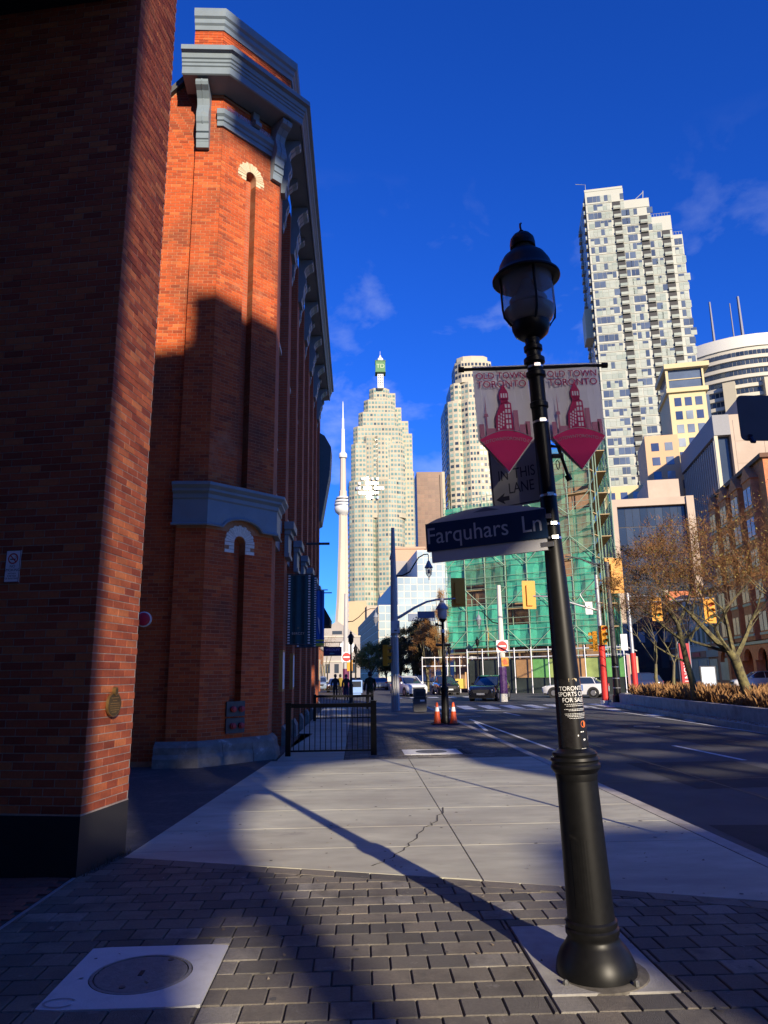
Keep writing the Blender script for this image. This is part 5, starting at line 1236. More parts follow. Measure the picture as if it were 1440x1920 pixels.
bare_tree((13.6, 25.2, .28), 6, 'leaning mossy tree with a forked trunk at the right of the planter', 5, spread=1.25, bud=BUD, bark=OLB, levels=6,
    first=([(0, 0, 0), (-.12, 0, .6), (-.28, 0, 1.2), (-.42, 0, 1.75), (-.55, .05, 2.0)], [.21, .18, .165, .17, .13],
           [(4, -1.0, .1, .75, 1.7, .12), (3, -.25, .3, 1, 1.7, .1), (3, .75, .2, .9, 1.6, .1), (4, -.6, -.5, .4, 1.3, .08), (4, -.9, .5, .2, 1.3, .07)]))
bare_tree((13.5, 29.2, .28), 6, 'slender dark tree in the planter, left of the leaning mossy tree', 9, spread=1.2, bud=BUD, bark=OLB, levels=6,
    first=([(0, 0, 0), (-.05, 0, .8), (-.22, 0, 1.7), (-.34, 0, 2.6), (-.42, 0, 3.2)], [.17, .14, .12, .11, .09],
           [(4, -.5, .1, .9, 1.5, .075), (4, .6, .2, .8, 1.5, .075), (3, -.9, -.1, .5, 1.4, .06), (3, .8, -.3, .6, 1.3, .06), (2, -.9, .3, .35, 1.3, .05), (4, 0, .6, .8, 1.4, .06)]))
bare_tree((16.6, 27.2, .28), 7.5, 'bare tree with a yellowish trunk against the brick facade at the right edge', 21, lean=(-.02, 0), spread=.95, bud=BUD, bark=mat('yellow_bark', (.26,.21,.09), .95, .3, 6), r0=.2, trunk_h=.36)
bare_tree((15.2, 37.0, .1), 6.5, 'twiggy bare tree standing before the dark glass building', 33, spread=1.2, bud=BUD, r0=.13)
bare_tree((26.0, 60.0, -.1), 8, 'bare tree farther back in front of the red shops', 41, spread=1.1, bud=BUD, r0=.16, levels=4)
bare_tree((-4.2, 96, -.1), 9, 'dark bare tree on the left side far down the street', 61, spread=.9, bud=BUD, r0=.14, levels=4, group='trees down the street')
bare_tree((-5.0, 120, -.1), 10, 'farther bare tree on the left side under the gabled building', 62, spread=.9, bud=BUD, r0=.14, levels=4, group='trees down the street')
def leafy_tree(loc, h, w_, lab, m, seed, n=9000, s_=.16, trunk=1.6, group='trees down the street', slim=.6):
    r = random.Random(seed); root = thing('street_tree', lab, 'tree', loc, 0, group)
    mb = MB(); mb.tube([(0, 0, -.05), (.05, 0, trunk * .6), (0, .05, trunk * 1.3)], [.17, .13, .1], 8)
    for i in range(9):
        a = r.uniform(0, 6.28); q = Vector((math.cos(a) * w_ * r.uniform(.3, .75), math.sin(a) * w_ * r.uniform(.3, .75), r.uniform(.5, .9) * h)); mb.tube([(0, 0, trunk * r.uniform(.8, 1.3)), tuple(q * .5 + Vector((0, 0, h * .12))), tuple(q)], [.08, .05, .02], 5)
    mb.build('trunk', BARK, root, smooth=60)
    cl = []
    for i in range(34):
        a = r.uniform(0, 6.28); u = r.uniform(-1, 1); rr = r.uniform(.45, 1) ; cl.append((Vector((math.cos(a)*math.sqrt(1-u*u)*w_*rr, math.sin(a)*math.sqrt(1-u*u)*w_*rr, trunk + (h - trunk) * (.5 + .5 * u * rr))), r.uniform(.22, .5) * w_ * .6))
    mb = MB()
    for i in range(n):
        c, cr = r.choice(cl); d = Vector((r.gauss(0, .5), r.gauss(0, .5), r.gauss(0, .45))) * cr; p = c + d; s = s_ * r.uniform(.5, 1.2)
        e1 = Vector((r.uniform(-1,1), r.uniform(-1,1), r.uniform(-1,1))).normalized() * s; e2 = Vector((r.uniform(-1,1), r.uniform(-1,1), r.uniform(-1,1))).normalized() * s * slim
        mb.add([p, p + e1, p + e1 + e2, p + e2], [(0,1,2,3)])
    mb.build('crown', m, root, kind='stuff'); return root
LF_Y = mat('spring_leaf', (.17,.17,.03), .8, .3, 2, cols=[(.14,.15,.03),(.22,.21,.04),(.10,.12,.03)]); LF_D = mat('dark_leaf', (.03,.04,.018), .85, .3, 2, cols=[(.025,.032,.015),(.045,.05,.02),(.03,.035,.02)])
leafy_tree((1.9, 105, -.1), 6.6, 2.6, 'yellow green spring tree at the centre of the street view', LF_Y, 3, 14000, .16)
leafy_tree((3.9, 100, -.1), 6.6, 2.2, 'mid green tree between the yellow green tree and the dark tree', mat('mid_leaf', (.07,.08,.02), .85, .3, 2, cols=[(.06,.07,.02),(.09,.1,.025)]), 4, 12000, .15)
leafy_tree((6.4, 84, -.1), 8.4, 2.3, 'dense dark tree just right of the concrete pole', LF_D, 5, 16000, .15)
leafy_tree((8.3, 88, -.1), 8.6, 2.2, 'dense dark tree against the rust brown trees', LF_D, 6, 14000, .15)
leafy_tree((6.6, 112, -.1), 7.8, 3.0, 'dark tree farther back between the two dense dark trees', LF_D, 7, 12000, .2)
RUST = mat('rust_twigs', (.26,.12,.035), .9, .3, 2, cols=[(.20,.09,.03),(.34,.17,.05),(.28,.13,.035)])
leafy_tree((8.3, 71.8, -.1), 10.2, 1.5, 'rust brown twiggy tree beside the left edge of the green scaffold', RUST, 8, 9000, .4, slim=.05)
leafy_tree((7.3, 76.5, -.1), 8.6, 1.5, 'smaller rust brown twiggy tree left of the taller one', RUST, 9, 8000, .4, slim=.05)

# ================================================================== buildings of the background
class Bld:
    """collects windows (or other alike pieces) of one building: 300 as parts, the rest as one stuff part"""
    def __init__(s, name, lab, loc, rz=0, cat='building', group=None): s.t = thing(name, lab, cat, loc, rz, group); s.lst = {}
    def box(s, name, m, *b): mb = MB(); mb.box(*b); return mb.build(name, m, s.t)
    def prism(s, name, m, poly, z0, z1): mb = MB(); mb.prism(poly, z0, z1); return mb.build(name, m, s.t)
    def pane(s, name, m, o, u, n_, w_, h_, d=.12, proud=.06):
        u = Vector((u[0], u[1], 0)).normalized(); n_ = Vector((n_[0], n_[1], 0)).normalized(); c = Vector(o) + n_ * proud
        s.lst.setdefault((name, m), []).append((Matrix(((u.x*w_, -n_.x*d, 0, c.x), (u.y*w_, -n_.y*d, 0, c.y), (0, 0, h_, c.z), (0, 0, 0, 1))), 0))
    def grid(s, name, ms, o, u, n_, W_, z0, z1, nx, nz, wf=.6, hf=.55, skip=None, proud=.06):
        u = Vector((u[0], u[1], 0)).normalized(); o = Vector(o)
        for j in range(nz):
            for i in range(nx):
                if skip and skip(i, j): continue
                c = o + u * (W_ * (i + .5) / nx); z = z0 + (z1 - z0) * (j + .5) / nz
                s.pane(name, rnd.choice(ms), (c.x, c.y, z), u, n_, W_ / nx * wf, (z1 - z0) / nz * hf, proud=proud)
    def done(s, most=300):
        tot = sum(len(v) for v in s.lst.values())
        for (name, m), l in s.lst.items():
            l.sort(key=lambda b: b[0].translation.z)
            place(l, s.t, m, int(most * len(l) / max(tot, 1)) if tot > most else len(l), name)
        return s.t
def poly_faces(p):
    n = len(p); return [(Vector(p[i]), Vector(p[(i + 1) % n])) for i in range(n)]
TAN = mat('tan_granite', (.39,.35,.25), .75, .08, .05); TAN2 = mat('rose_granite', (.43,.28,.185), .75, .08, .05); GGL = glassy('green_glass', (.20,.30,.26), .1, .8, .3, .1, cols=[(.09,.16,.14),(.22,.33,.27),(.13,.22,.18),(.29,.39,.32),(.05,.08,.08)])
DGL = glassy('dusk_glass', (.03,.04,.055), .08, .5, .3, .1, cols=[(.02,.03,.045),(.05,.065,.085),(.03,.04,.055)])
def faced(b, poly, z0, z1, m, wm, fl=3.7, bay=3.0, wf=.62, hf=.5, facing=True, zlo=None):
    b.prism('wall', m, poly, z0, z1)
    for a, c in poly_faces(poly):
        d = c - a; n_ = Vector((d.y, -d.x))
        if n_.length < 1.2: continue
        if facing and n_.normalized().y > .15: continue
        nx = max(1, round(d.length / bay)); zs = zlo if zlo is not None else z0
        nz = max(1, int((z1 - .8 - zs) / fl)); top = z1 - .8
        b.grid('window', wm, (a.x, a.y, 0), d, n_, d.length, top - nz * fl, top, nx, nz, wf, hf, proud=.15)
# tall stepped tower with the green cube
td = Bld('stepped_tower', 'pale tan stepped skyscraper topped by a white mast with a green cube', (20, 540, 0), 0, 'skyscraper')
def stp(cx, hw, y0, dep, z1, z0, ch=2.0): faced(td, [(cx - hw + ch, y0), (cx + hw - ch, y0), (cx + hw, y0 + ch), (cx + hw, y0 + dep), (cx - hw, y0 + dep), (cx - hw, y0 + ch)], z0, z1, TAN if hw < 14 else TAN, [GGL], 3.75, 2.7, .66, .5)
for (cx, hw, y0, z1, z0) in ((-.8, 8.2, 12.0, 230.5, 190), (-1.0, 12.6, 9.5, 219.5, 180), (-2.0, 16.0, 7, 208, 160), (-2.6, 19.6, 4.6, 195, 140), (-2.8, 21.2, 2.6, 180, 120)): stp(cx, hw, y0, 30 - y0, z1, z0, 3.4)
for (cx, hw, y0, z1) in ((8.5, 4.2, 22, 230), (11.5, 5.8, 21, 217), (15.5, 7.2, 19, 204.5), (18.0, 7.5, 17, 193)): faced(td, [(cx - hw, y0), (cx + hw, y0), (cx + hw, y0 + 14), (cx - hw, y0 + 14)], z1 - 34, z1, TAN, [GGL], 3.75, 2.7, .66, .5)
# projecting lower bays: two bowed wings with a crease between
bow = [(-26.5, 14), (-25.5, 6), (-21.5, 2.5), (-14, .6), (-7.6, 2.2), (-5.5, 5.2), (-3.2, 2.0), (4.5, -.4), (11, 1.2), (15.2, 4.6), (17.5, 9), (17.5, 24), (-26.5, 24)]
faced(td, bow, 0, 150, TAN, [GGL], 3.75, 2.5, .66, .54, zlo=40)
faced(td, [(-15.5, 6), (-12, 2.4), (-7.6, 1.6), (-5.5, 4.2), (-3.2, 1.4), (2.5, 1.2), (7.5, 3.4), (9.5, 8), (9.5, 20), (-15.5, 20)], 150, 186, TAN, [GGL], 3.75, 2.3, .55, .48)
faced(td, [(17.5, 16), (25.5, 16), (26.5, 18), (26.5, 40), (17.5, 40)], 0, 161, TAN, [GGL], 3.75, 2.6, .6, .48, zlo=40)
faced(td, [(12.0, 5.4), (15.6, 5.4), (17.4, 9), (17.4, 20), (12, 20)], 150, 166, TAN, [GGL], 3.75, 2.6, .6, .48)
MASTW = mat('mast_white', (.7,.68,.68), .6)
td.box('mast', MASTW, -2.4, 2.4, 8, 12, 229, 245)
for i in range(6):
    for x in (-1.4, 0, 1.4): td.pane('mast_opening', DGL, (x, 8, 231.5 + i * 2.1), (1, 0, 0), (0, -1, 0), .75, 1.1)
td.prism('cube', mat('logo_green', (.05,.17,.05), .5), [(-4, 6), (4, 6), (4, 14), (-4, 14)], 242.5, 251.5)
text('TD', 5.0, mat('logo_pale', (.45,.5,.3), .5), td.t, up(0, 5.9, 247), ext=.05)
td.box('cube_frame', mat('logo_green_dark', (.03,.12,.03), .5), -4.3, 4.3, 5.6, 14.3, 241.8, 242.4); td.box('cube_frame', mat('logo_green_dark', (.03,.12,.03), .5), -4.3, 4.3, 5.6, 14.3, 251.6, 252.2)
mb = MB(); mb.lathe([(3.8, 252.2), (3.4, 253), (2.6, 253.2), (2.4, 255.3), (1.2, 255.8), (.6, 258), (.15, 258.4), (.1, 262)], 8, 0, 10); mb.build('lantern', MASTW, td.t)
# glass bay that catches the sun: flat mirror-like panes turned between sun and camera
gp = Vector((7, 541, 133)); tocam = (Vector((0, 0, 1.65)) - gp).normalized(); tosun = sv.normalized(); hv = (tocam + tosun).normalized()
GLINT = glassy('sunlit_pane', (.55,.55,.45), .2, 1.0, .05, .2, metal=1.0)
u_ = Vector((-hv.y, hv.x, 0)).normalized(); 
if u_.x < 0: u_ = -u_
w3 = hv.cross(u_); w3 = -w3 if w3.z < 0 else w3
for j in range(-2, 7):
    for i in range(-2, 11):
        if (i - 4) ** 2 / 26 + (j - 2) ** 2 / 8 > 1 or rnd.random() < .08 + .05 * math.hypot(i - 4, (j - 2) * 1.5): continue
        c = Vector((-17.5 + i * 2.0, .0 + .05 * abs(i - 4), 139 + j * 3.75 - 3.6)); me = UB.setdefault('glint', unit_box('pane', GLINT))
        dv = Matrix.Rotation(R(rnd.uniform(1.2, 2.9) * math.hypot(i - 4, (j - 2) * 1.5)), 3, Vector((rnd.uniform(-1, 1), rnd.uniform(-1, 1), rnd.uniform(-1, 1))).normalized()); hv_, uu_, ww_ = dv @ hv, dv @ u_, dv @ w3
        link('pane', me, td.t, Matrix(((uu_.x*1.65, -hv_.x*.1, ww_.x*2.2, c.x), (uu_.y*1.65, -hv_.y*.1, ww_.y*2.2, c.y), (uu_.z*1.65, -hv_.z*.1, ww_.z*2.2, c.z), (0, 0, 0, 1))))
td.done()
# concrete needle tower
cn = thing('communications_tower', 'slender concrete tower with a round pod and white mast behind the hall', 'tower', (-27.0, 1400, 0))
CT = mat('tower_concrete', (.52,.43,.34), .8, .06, .02); CW_ = mat('tower_white', (.62,.6,.57), .6, .05, .05)
mb = MB()
for k in range(3):
    a = math.pi/2 + k * 2*math.pi/3 + .35
    e = Vector((math.cos(a), math.sin(a))); q = Vector((-e.y, e.x)); vs_ = []
    for z, ro, hw in ((0, 33, 3.6), (60, 23, 3.4), (150, 14.5, 3.2), (250, 10, 3.0), (340, 8.2, 2.8)):
        for s_, r_ in ((-1, 0), (-1, ro), (1, ro), (1, 0)): p = e * r_ + q * hw * s_; vs_.append((p.x, p.y, z))
    mb.add(vs_, [(i*4+j, i*4+(j+1) % 4, (i+1)*4+(j+1) % 4, (i+1)*4+j) for i in range(4) for j in range(4)])
mb.lathe([(13, 0), (9.5, 100), (7.5, 330)], 6); mb.build('shaft', CT, cn)
mb = MB(); mb.lathe([(8, 311), (12, 315), (15.5, 318), (17.2, 323), (17.2, 327), (16.2, 329)], 32); mb.build('radome', CW_, cn, smooth=40)
for z0, z1, r_, m_ in ((329.5, 332, 16.6, GREY), (332, 335.5, 17.4, CW_), (335.5, 338, 16.2, DGL), (338, 341.5, 16.6, CW_), (341.5, 345, 14.5, DKGREY), (345, 348, 13.5, CW_)):
    mb = MB(); mb.lathe([(r_, z0), (r_, z1)], 32); mb.build('pod_ring', m_, cn, smooth=40)
mb = MB(); mb.lathe([(10, 348), (7.8, 352), (7.6, 362), (6.4, 362), (5.6, 430)], 8); mb.build('upper_shaft', CT, cn)
mb = MB(); mb.lathe([(5, 429), (8.2, 431), (8.6, 435), (8.2, 439), (4.5, 443)], 20); mb.build('upper_pod', CW_, cn, smooth=40)
mb = MB(); mb.lathe([(4.4, 442), (3.4, 492), (3.2, 492.5), (2.6, 493), (2.4, 515), (1.4, 516), (.9, 548), (.2, 553)], 10); mb.build('mast', mat('mast_steel', (.66,.66,.68), .5), cn)
# brown glass tower
bt = Bld('bronze_tower', 'dark bronze glass office tower with a pale strip at its right edge', (53.9, 620, 0), 0, 'skyscraper')
bt.box('wall', mat('bronze_panel', (.17,.10,.06), .5, .1, .05), 0, 22.6, 0, 30, 0, 178.5)
BRG = glassy('bronze_glass', (.20,.115,.06), .35, .3, .2, .05, cols=[(.12,.06,.035),(.19,.10,.055),(.15,.08,.045)])
bt.grid('window', [BRG], (0, 0, 0), (1, 0, 0), (0, -1, 0), 22.6, 70, 177, 7, 28, .88, .8)
bt.box('pale_flank', TAN, 22.8, 25.6, 3, 30, 0, 179.5); bt.box('dark_flank', mat('brown_panel', (.2,.15,.11), .6), 20.8, 22.7, -1.2, 3, 0, 176); bt.done()  # flank strip in grey brown
# pale rounded tower
bw = Bld('crowned_tower', 'cream skyscraper with rounded left corner and narrower crown behind the street sign', (76 * 1.42, 610, 0), 0, 'skyscraper'); bw.t.scale = (1.42, 1.42, 1.42)
ROSE = mat('cream_granite', (.45,.40,.29), .75, .06, .05)
faced(bw, [(-17.6, 24), (-17.8, 14), (-16.4, 9.5), (-13.4, 7.6), (-10.2, 6.6), (-8.0, 8.2), (-4, 4.5), (2, 3.6), (14, 4.2), (20, 6), (20, 40), (-17.6, 40)], 0, 173.5, ROSE, [GGL, GGL, DGL], 3.75, 2.4, .62, .5, zlo=90)
faced(bw, [(-14, 12), (-12, 9.5), (-9, 8.6), (-7.5, 9.6), (-3, 6.2), (12, 5.6), (18, 8), (18, 34), (-14, 34)], 173.5, 186.5, ROSE, [GGL, GGL, DGL], 3.75, 2.4, .62, .5)
faced(bw, [(-10.6, 12), (-7, 7.6), (-1, 6.4), (9, 6.6), (13, 9), (13, 28), (-10.6, 28)], 186.5, 201.5, ROSE, [DGL], 3.9, 2.4, .62, .5)
bw.prism('crown', ROSE, [(-9, 13), (-5.4, 9.4), (0, 8.4), (8, 8.6), (11, 10.8), (11, 26), (-9, 26)], 201.5, 205.5); bw.done()

G12 = -12
# white residential tower
wt = Bld('residential_tower', 'white and pale green residential high rise with stepped top and dark balconies', (73.5, 200, 0), G12, 'high rise')
WPAN = mat('white_panel', (.41,.41,.34), .6, .05, .2); PGR = glassy('pale_green_panel', (.36,.42,.36), .25, .5, .15, .2, cols=[(.29,.32,.26),(.37,.39,.32),(.33,.36,.29),(.25,.29,.24)]); BGL = glassy('blue_window', (.05,.08,.15), .08, .4, .3, .2, cols=[(.05,.07,.12),(.10,.13,.18),(.07,.09,.14)])
steps = ((0, 11.7, 151.5), (11.7, 19.2, 147), (19.2, 25.1, 140), (25.1, 27.9, 133))
for a, b_, z in steps: wt.box('wall', WPAN, a + (.003 if a else 0), b_, 0 if a else .0, 21, 0, z)
fl = 3.0
for a, b_, ztop in steps:
    mb = MB(); z = 39.0
    while z < ztop - 2: mb.box(a, b_, -.16, 0, z - .09, z + .09); z += fl
    mb.build('slab_edge', WPAN, wt.t, kind='stuff')
cols_ = []; x = 1.9
balc_cols = (9.3, 17.0, 23.2)
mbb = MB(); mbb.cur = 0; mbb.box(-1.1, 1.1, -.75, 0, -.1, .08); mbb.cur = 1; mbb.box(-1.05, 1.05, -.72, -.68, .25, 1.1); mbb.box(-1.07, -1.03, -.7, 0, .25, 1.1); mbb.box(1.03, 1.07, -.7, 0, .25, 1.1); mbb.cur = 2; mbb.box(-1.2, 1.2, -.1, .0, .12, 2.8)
BALC = mbb.mesh('balcony', [WPAN, PGR, mat('balcony_shade_panel', (.02,.02,.022), .6)])  # dark panel painted as the shade of the balcony recess
nb_ = 0; jj = 0; z = 39.0
while z < 149:
    for a, b_, ztop in steps:
        if z > ztop - 4: continue
        x = a + .25 if a else .55
        while x < b_ - .6:
            hit = [c for c in balc_cols if abs(x + .6 - c) < 1.75]
            if hit:
                if z < ztop - 7: link('balcony', BALC, wt.t, Matrix.Translation((hit[0], 0, z))); nb_ += 1
                x = hit[0] + 1.3; continue
            wide = rnd.choice((1.15, 1.15, 1.75)); blue = rnd.random() < .32
            m_ = BGL if blue else PGR
            wt.pane('window', m_, (x + wide/2, 0, z + (1.62 if blue else 1.05)), (1, 0, 0), (0, -1, 0), wide - .1, 2.1 if blue else 1.5, .2, .07)
            if not blue: wt.pane('window', PGR if rnd.random() < .75 else BGL, (x + wide/2, 0, z + 2.25), (1, 0, 0), (0, -1, 0), wide - .1, .8, .2, .05)
            x += wide
    # left flank
    for k in range(8):
        if k in (0, 3, 6):
            if nb_ < 190 and k != 3: link('balcony', BALC, wt.t, Matrix.Translation((0, 1.6 + k * 2.5, z)) @ Matrix.Rotation(R(-90), 4, 'Z')); nb_ += 1
        else: wt.pane('window', BGL if rnd.random() < .3 else PGR, (0, 1.4 + k * 2.5, z + 1.5), (0, -1, 0), (-1, 0, 0), 2.0, 2.0, .2, .06)
    z += fl; jj += 1
mb = MB(); mb.box(-2.2, -.02, 6, 13, 104, 114); mb.build('side_box', mat('cream_box', (.55,.48,.33), .6), wt.t)
mb = MB(); mb.box(-.1, 11.6, -.1, .1, 151.5, 152.3); mb.build('parapet', WPAN, wt.t)
for a, b_, z_ in ((19.4, 25, 140), (25.3, 27.8, 133)):
    mb = MB(); mb.tube([(a, .1, z_ + 1.1), (b_, .1, z_ + 1.1)], .06, 4); k = a
    while k < b_: mb.tube([(k, .1, z_), (k, .1, z_ + 1.1)], .05, 4); k += .8
    mb.build('roof_rail', WPAN, wt.t)
mb = MB(); mb.tube([(17.8, 2, 147), (18.2, 2, 151)], .12, 5); mb.tube([(14.8, 2, 147.6), (18.2, 2, 150.6)], .1, 4); mb.build('roof_davit', WPAN, wt.t)
mb = MB(); mb.tube([(.5, 1, 152), (.5, 1, 155), (-2.5, 1, 155.6)], .1, 4); mb.build('roof_davit', WPAN, wt.t); wt.done(300 - 1)
# rounded pale block at the far right
rb = Bld('rounded_block', 'pale rounded tower with banded windows at the far right behind the beige block', (168, 292, 0), 0, 'high rise')
RC = mat('rounded_cream', (.52,.48,.38), .7, .06, .1)
mb = MB(); mb.lathe([(36, 0), (36, 130)], 48); mb.build('wall', RC, rb.t, smooth=40)
mb = MB(); mb.lathe([(36.6, 126.5), (36.6, 131.5), (30, 133)], 48); mb.build('crown', mat('crown_white', (.62,.6,.52), .6), rb.t, smooth=40)
for j in range(17):
    z = 60 + j * 3.9
    mb = MB(); mb.lathe([(36.9, z - 1.15), (36.9, z + .3)], 48, cap=False); mb.build('balcony_band', RC, rb.t, smooth=40)
    for k in range(46):
        a = math.pi * (1.0 + .62 * k / 46); rb.pane('window', DGL, (36.05*math.cos(a), 36.05*math.sin(a), z + 1.55), (-math.sin(a), math.cos(a), 0), (math.cos(a), math.sin(a), 0), 1.25, 1.9, .2, .1)
for a in (3.75, 4.12, 4.5): 
    mb = MB(); mb.M = Matrix.Translation((36.5*math.cos(a), 36.5*math.sin(a), 0)) @ Matrix.Rotation(a + math.pi/2, 4, 'Z'); mb.box(-2.2, 2.2, -2.5, 2, 0, 112 if a > 3.8 else 98); mb.build('pier', ROSE, rb.t)
for (x, z1, st) in ((-12, 160, .7), (-3, 159.5, .4), (1, 162.8, .9)):
    mb = MB(); mb.tube([(x, -8, 128), (x, -8, z1)], [st, st * .6], 5); mb.build('mast', mat('mast_dark', (.16,.16,.2), .6) if st != .3 else MASTW, rb.t)
rb.done()
# cream apartment block with the glass top floor
CRM = mat('cream_render', (.56,.46,.25), .7, .05, .2); PEACH = mat('peach_render', (.55,.36,.20), .7, .05, .2); CBL = glassy('cream_block_window', (.04,.055,.11), .08, .9, .3, .2, cols=[(.035,.05,.10),(.06,.08,.14),(.30,.34,.34)])
cb = Bld('apartment_block', 'cream apartment block with blue glass top floor before the white high rise', (70.4, 150, 0), -14, 'building')
cb.box('wall', CRM, 0, 7.8, 0, 12, 0, 62.6); cb.box('cornice', CRM, -.5, 8.4, -.6, 12, 62.6, 63.6); cb.box('glass_storey', BGL, .3, 7.5, .2, 11, 63.6, 68.2); cb.box('roof_slab', CRM, -.6, 9.0, -1.0, 12, 68.2, 69.3)
cb.box('frame', CRM, -.3, .25, -.3, .1, 63.6, 68.2); cb.box('frame', CRM, 7.4, 7.8, -.2, .1, 63.6, 68.2); cb.box('frame', CRM, .3, 7.4, .05, .19, 65.7, 65.9)
cb.grid('window', [CBL], (.7, 0, 0), (1, 0, 0), (0, -1, 0), 6.6, 24, 62, 3, 12, .66, .62); cb.box('side_bay', BGL, 7.85, 8.7, 1, 10, 20, 62); cb.done()
cb2 = Bld('apartment_block', 'lower peach apartment block left of the cream block with the glass top', (63.6, 149.3, 0), -14, 'building')
cb2.box('wall', PEACH, 0, 6.9, 0, 12, 0, 52.2); cb2.grid('window', [CBL], (.6, 0, 0), (1, 0, 0), (0, -1, 0), 5.7, 22, 51.2, 2, 9, .56, .56); cb2.done()
cb3 = Bld('apartment_block', 'lowest cream apartment block at the foot of the white high rise', (54.6, 152.5, 0), -14, 'building')
cb3.box('wall', CRM, 0, 11, 0, 12, 0, 41.5); cb3.grid('window', [CBL], (.4, 0, 0), (1, 0, 0), (0, -1, 0), 10.4, 20, 40.8, 4, 6, .55, .56); cb3.done()
# beige office block with plain end wall
bo = Bld('office_block', 'beige office block with blank stone end wall and glazed left flank', (64.0, 120, 0), G12, 'building')
BGE = mat('beige_stone', (.46,.36,.27), .8, .06, .3, dirt=(.4,.31,.23), dscale=.25)
bo.box('wall', BGE, 2.6, 32, 0, 25, 0, 46.2); bo.box('wall', DGL, .3, 2.6, 1.2, 25, 0, 42.5); bo.box('roof_slab', mat('roof_edge_grey', (.27,.27,.27), .8), -.2, 2.6, -.0, 25.5, 42.5, 46.3)
bo.box('corner_pier', mat('corner_cream', (.52,.47,.33), .7), -.25, .35, .0, .6, 0, 42.4)
for j in range(11):
    for k in range(6):
        mb = MB(); 
        bo.pane('stone_panel', BGE, (3.2 + 2.3 + k * 4.8, 0, 2.2 + j * 4.1), (1, 0, 0), (0, -1, 0), 4.72, 4.02, .1, .05)
for k in range(17): bo.pane('fin', mat('fin_grey', (.36,.34,.29), .6) if 'fin' not in UB else UB['fin'], (.28, 1.6 + k * 1.42, 21), (0, -1, 0), (-1, 0, 0), .34, 42, .3, .35); UB['fin'] = list(bo.lst)[-1][1]
for j in range(12): bo.pane('spandrel', UB['fin'], (.29, 13.2, 2 + j * 3.5), (0, -1, 0), (-1, 0, 0), 24, .5, .2, .12)
bo.box('penthouse', BGE, 6.5, 30, 6, 18, 46.2, 51.5); bo.done()
# dark glass block in a stone frame
dg_ = Bld('dark_glass_block', 'low office block with dark glass front inside a pale stone frame', (40.4, 110, 0), G12, 'building')
dg_.box('wall', mat('dark_block_core', (.03,.03,.035), .5), .2, 12.0, .3, 19, 0, 27)
dg_.grid('pane', [DGL], (.9, .3, 0), (1, 0, 0), (0, -1, 0), 10.2, 2, 26.9, 9, 8, .95, .95, proud=.05)
for j in range(1, 8, 2): dg_.pane('pane', mat('pale_blind', (.35,.38,.4), .5) if 'bl' not in UB else UB['bl'], (2.0 + j * .9, .3, 6.7), (1, 0, 0), (0, -1, 0), .9, 1.6, .1, .12); UB['bl'] = list(dg_.lst)[-1][1]  # a few panes with pale blinds
dg_.box('frame_pier', BGE, 0, .8, -.5, .5, 0, 28.2); dg_.box('frame_pier', BGE, 11.2, 12.3, -.8, .4, 0, 28.2); dg_.box('frame_beam', BGE, .8, 11.2, -.5, .5, 27.0, 28.2); dg_.box('roof', BGE, .2, 12.3, .5, 19, 27.0, 28.4); dg_.box('penthouse', BGE, 6.6, 11.5, 4, 14, 28.4, 32.2)
for j in range(9):
    for k in range(8): dg_.pane('stone_panel', mat('flank_stone', (.34,.30,.25), .75, .1, .4) if 'fs' not in UB else UB['fs'], (.2, 1.6 + k * 2.3, 1.6 + j * 2.95), (0, -1, 0), (-1, 0, 0), 2.2, 2.85, .1, .1); UB['fs'] = [k_[1] for k_ in dg_.lst if k_[0] == 'stone_panel'][0]
dg_.done()
# red brick row on the far side
RB1 = brick_tex('red_brick_row', (.60,.155,.045), (.64,.18,.055), (.4,.25,.17), .25, .085); RB2 = brick_tex('orange_brick_shop', (.48,.16,.05), (.52,.19,.06), (.35,.25,.18), .25, .085)
STN = mat('sill_stone', (.5,.45,.36), .8, .08, 1); SHW = glassy('warm_window', (.12,.11,.08), .1, .8, .3, .4, cols=[(.04,.045,.055),(.30,.27,.17),(.10,.10,.09)])
rr_ = Bld('brick_apartments', 'tall dark red brick apartments with bay windows and arcade at the right edge', (37.2, 62, 0), G12, 'building')
rr_.box('wall', RB1, .0, 25, 0, 17.2, 0, 20.6)
for v in range(4):
    y0 = 1.5 + v * 4.1
    rr_.box('bay', RB1, -.7, .02, y0 + .3, y0 + 2.7, 4.4, 19.2); 
    mb = MB(); mb.prism([(y0 + .1, 19.2), (y0 + 2.9, 19.2), (y0 + 1.5, 20.6)], -.8, .02, 'x'); mb.build('gable', RB1, rr_.t)
    for j in range(5):
        z = 5.0 + j * 2.9
        for dy in (.95, 2.05): rr_.pane('window', SHW, (-.7, y0 + dy, z + 1.0), (0, -1, 0), (-1, 0, 0), .9, 1.7, .15, .05)
        rr_.pane('sill', STN, (-.7, y0 + 1.5, z - .1), (0, -1, 0), (-1, 0, 0), 2.3, .22, .15, .1)
    rr_.box('arcade_pier', RB1, -1.4, 0, y0 - 1.3, y0 - .5, 0, 3.9)
    a_ = [(y0 + .8 + 1.3*math.cos(t), 2.5 + 1.1*math.sin(t)) for t in [math.pi*i/10 for i in range(11)]]
    mb = MB(); mb.prism([(y0 - .5, 3.9), (y0 - .5, 2.5)] + [p for p in reversed(a_)] + [(y0 + 2.1, 2.5), (y0 + 2.8, 2.5), (y0 + 2.8, 3.9)], -1.4, -1.0, 'x'); mb.build('arch', RB1, rr_.t)
for j in range(5):
    for k in range(7): rr_.pane('window', SHW, (2 + k * 3.2, 0, 6 + j * 2.9), (1, 0, 0), (0, -1, 0), 1.3, 1.8, .15, .05)
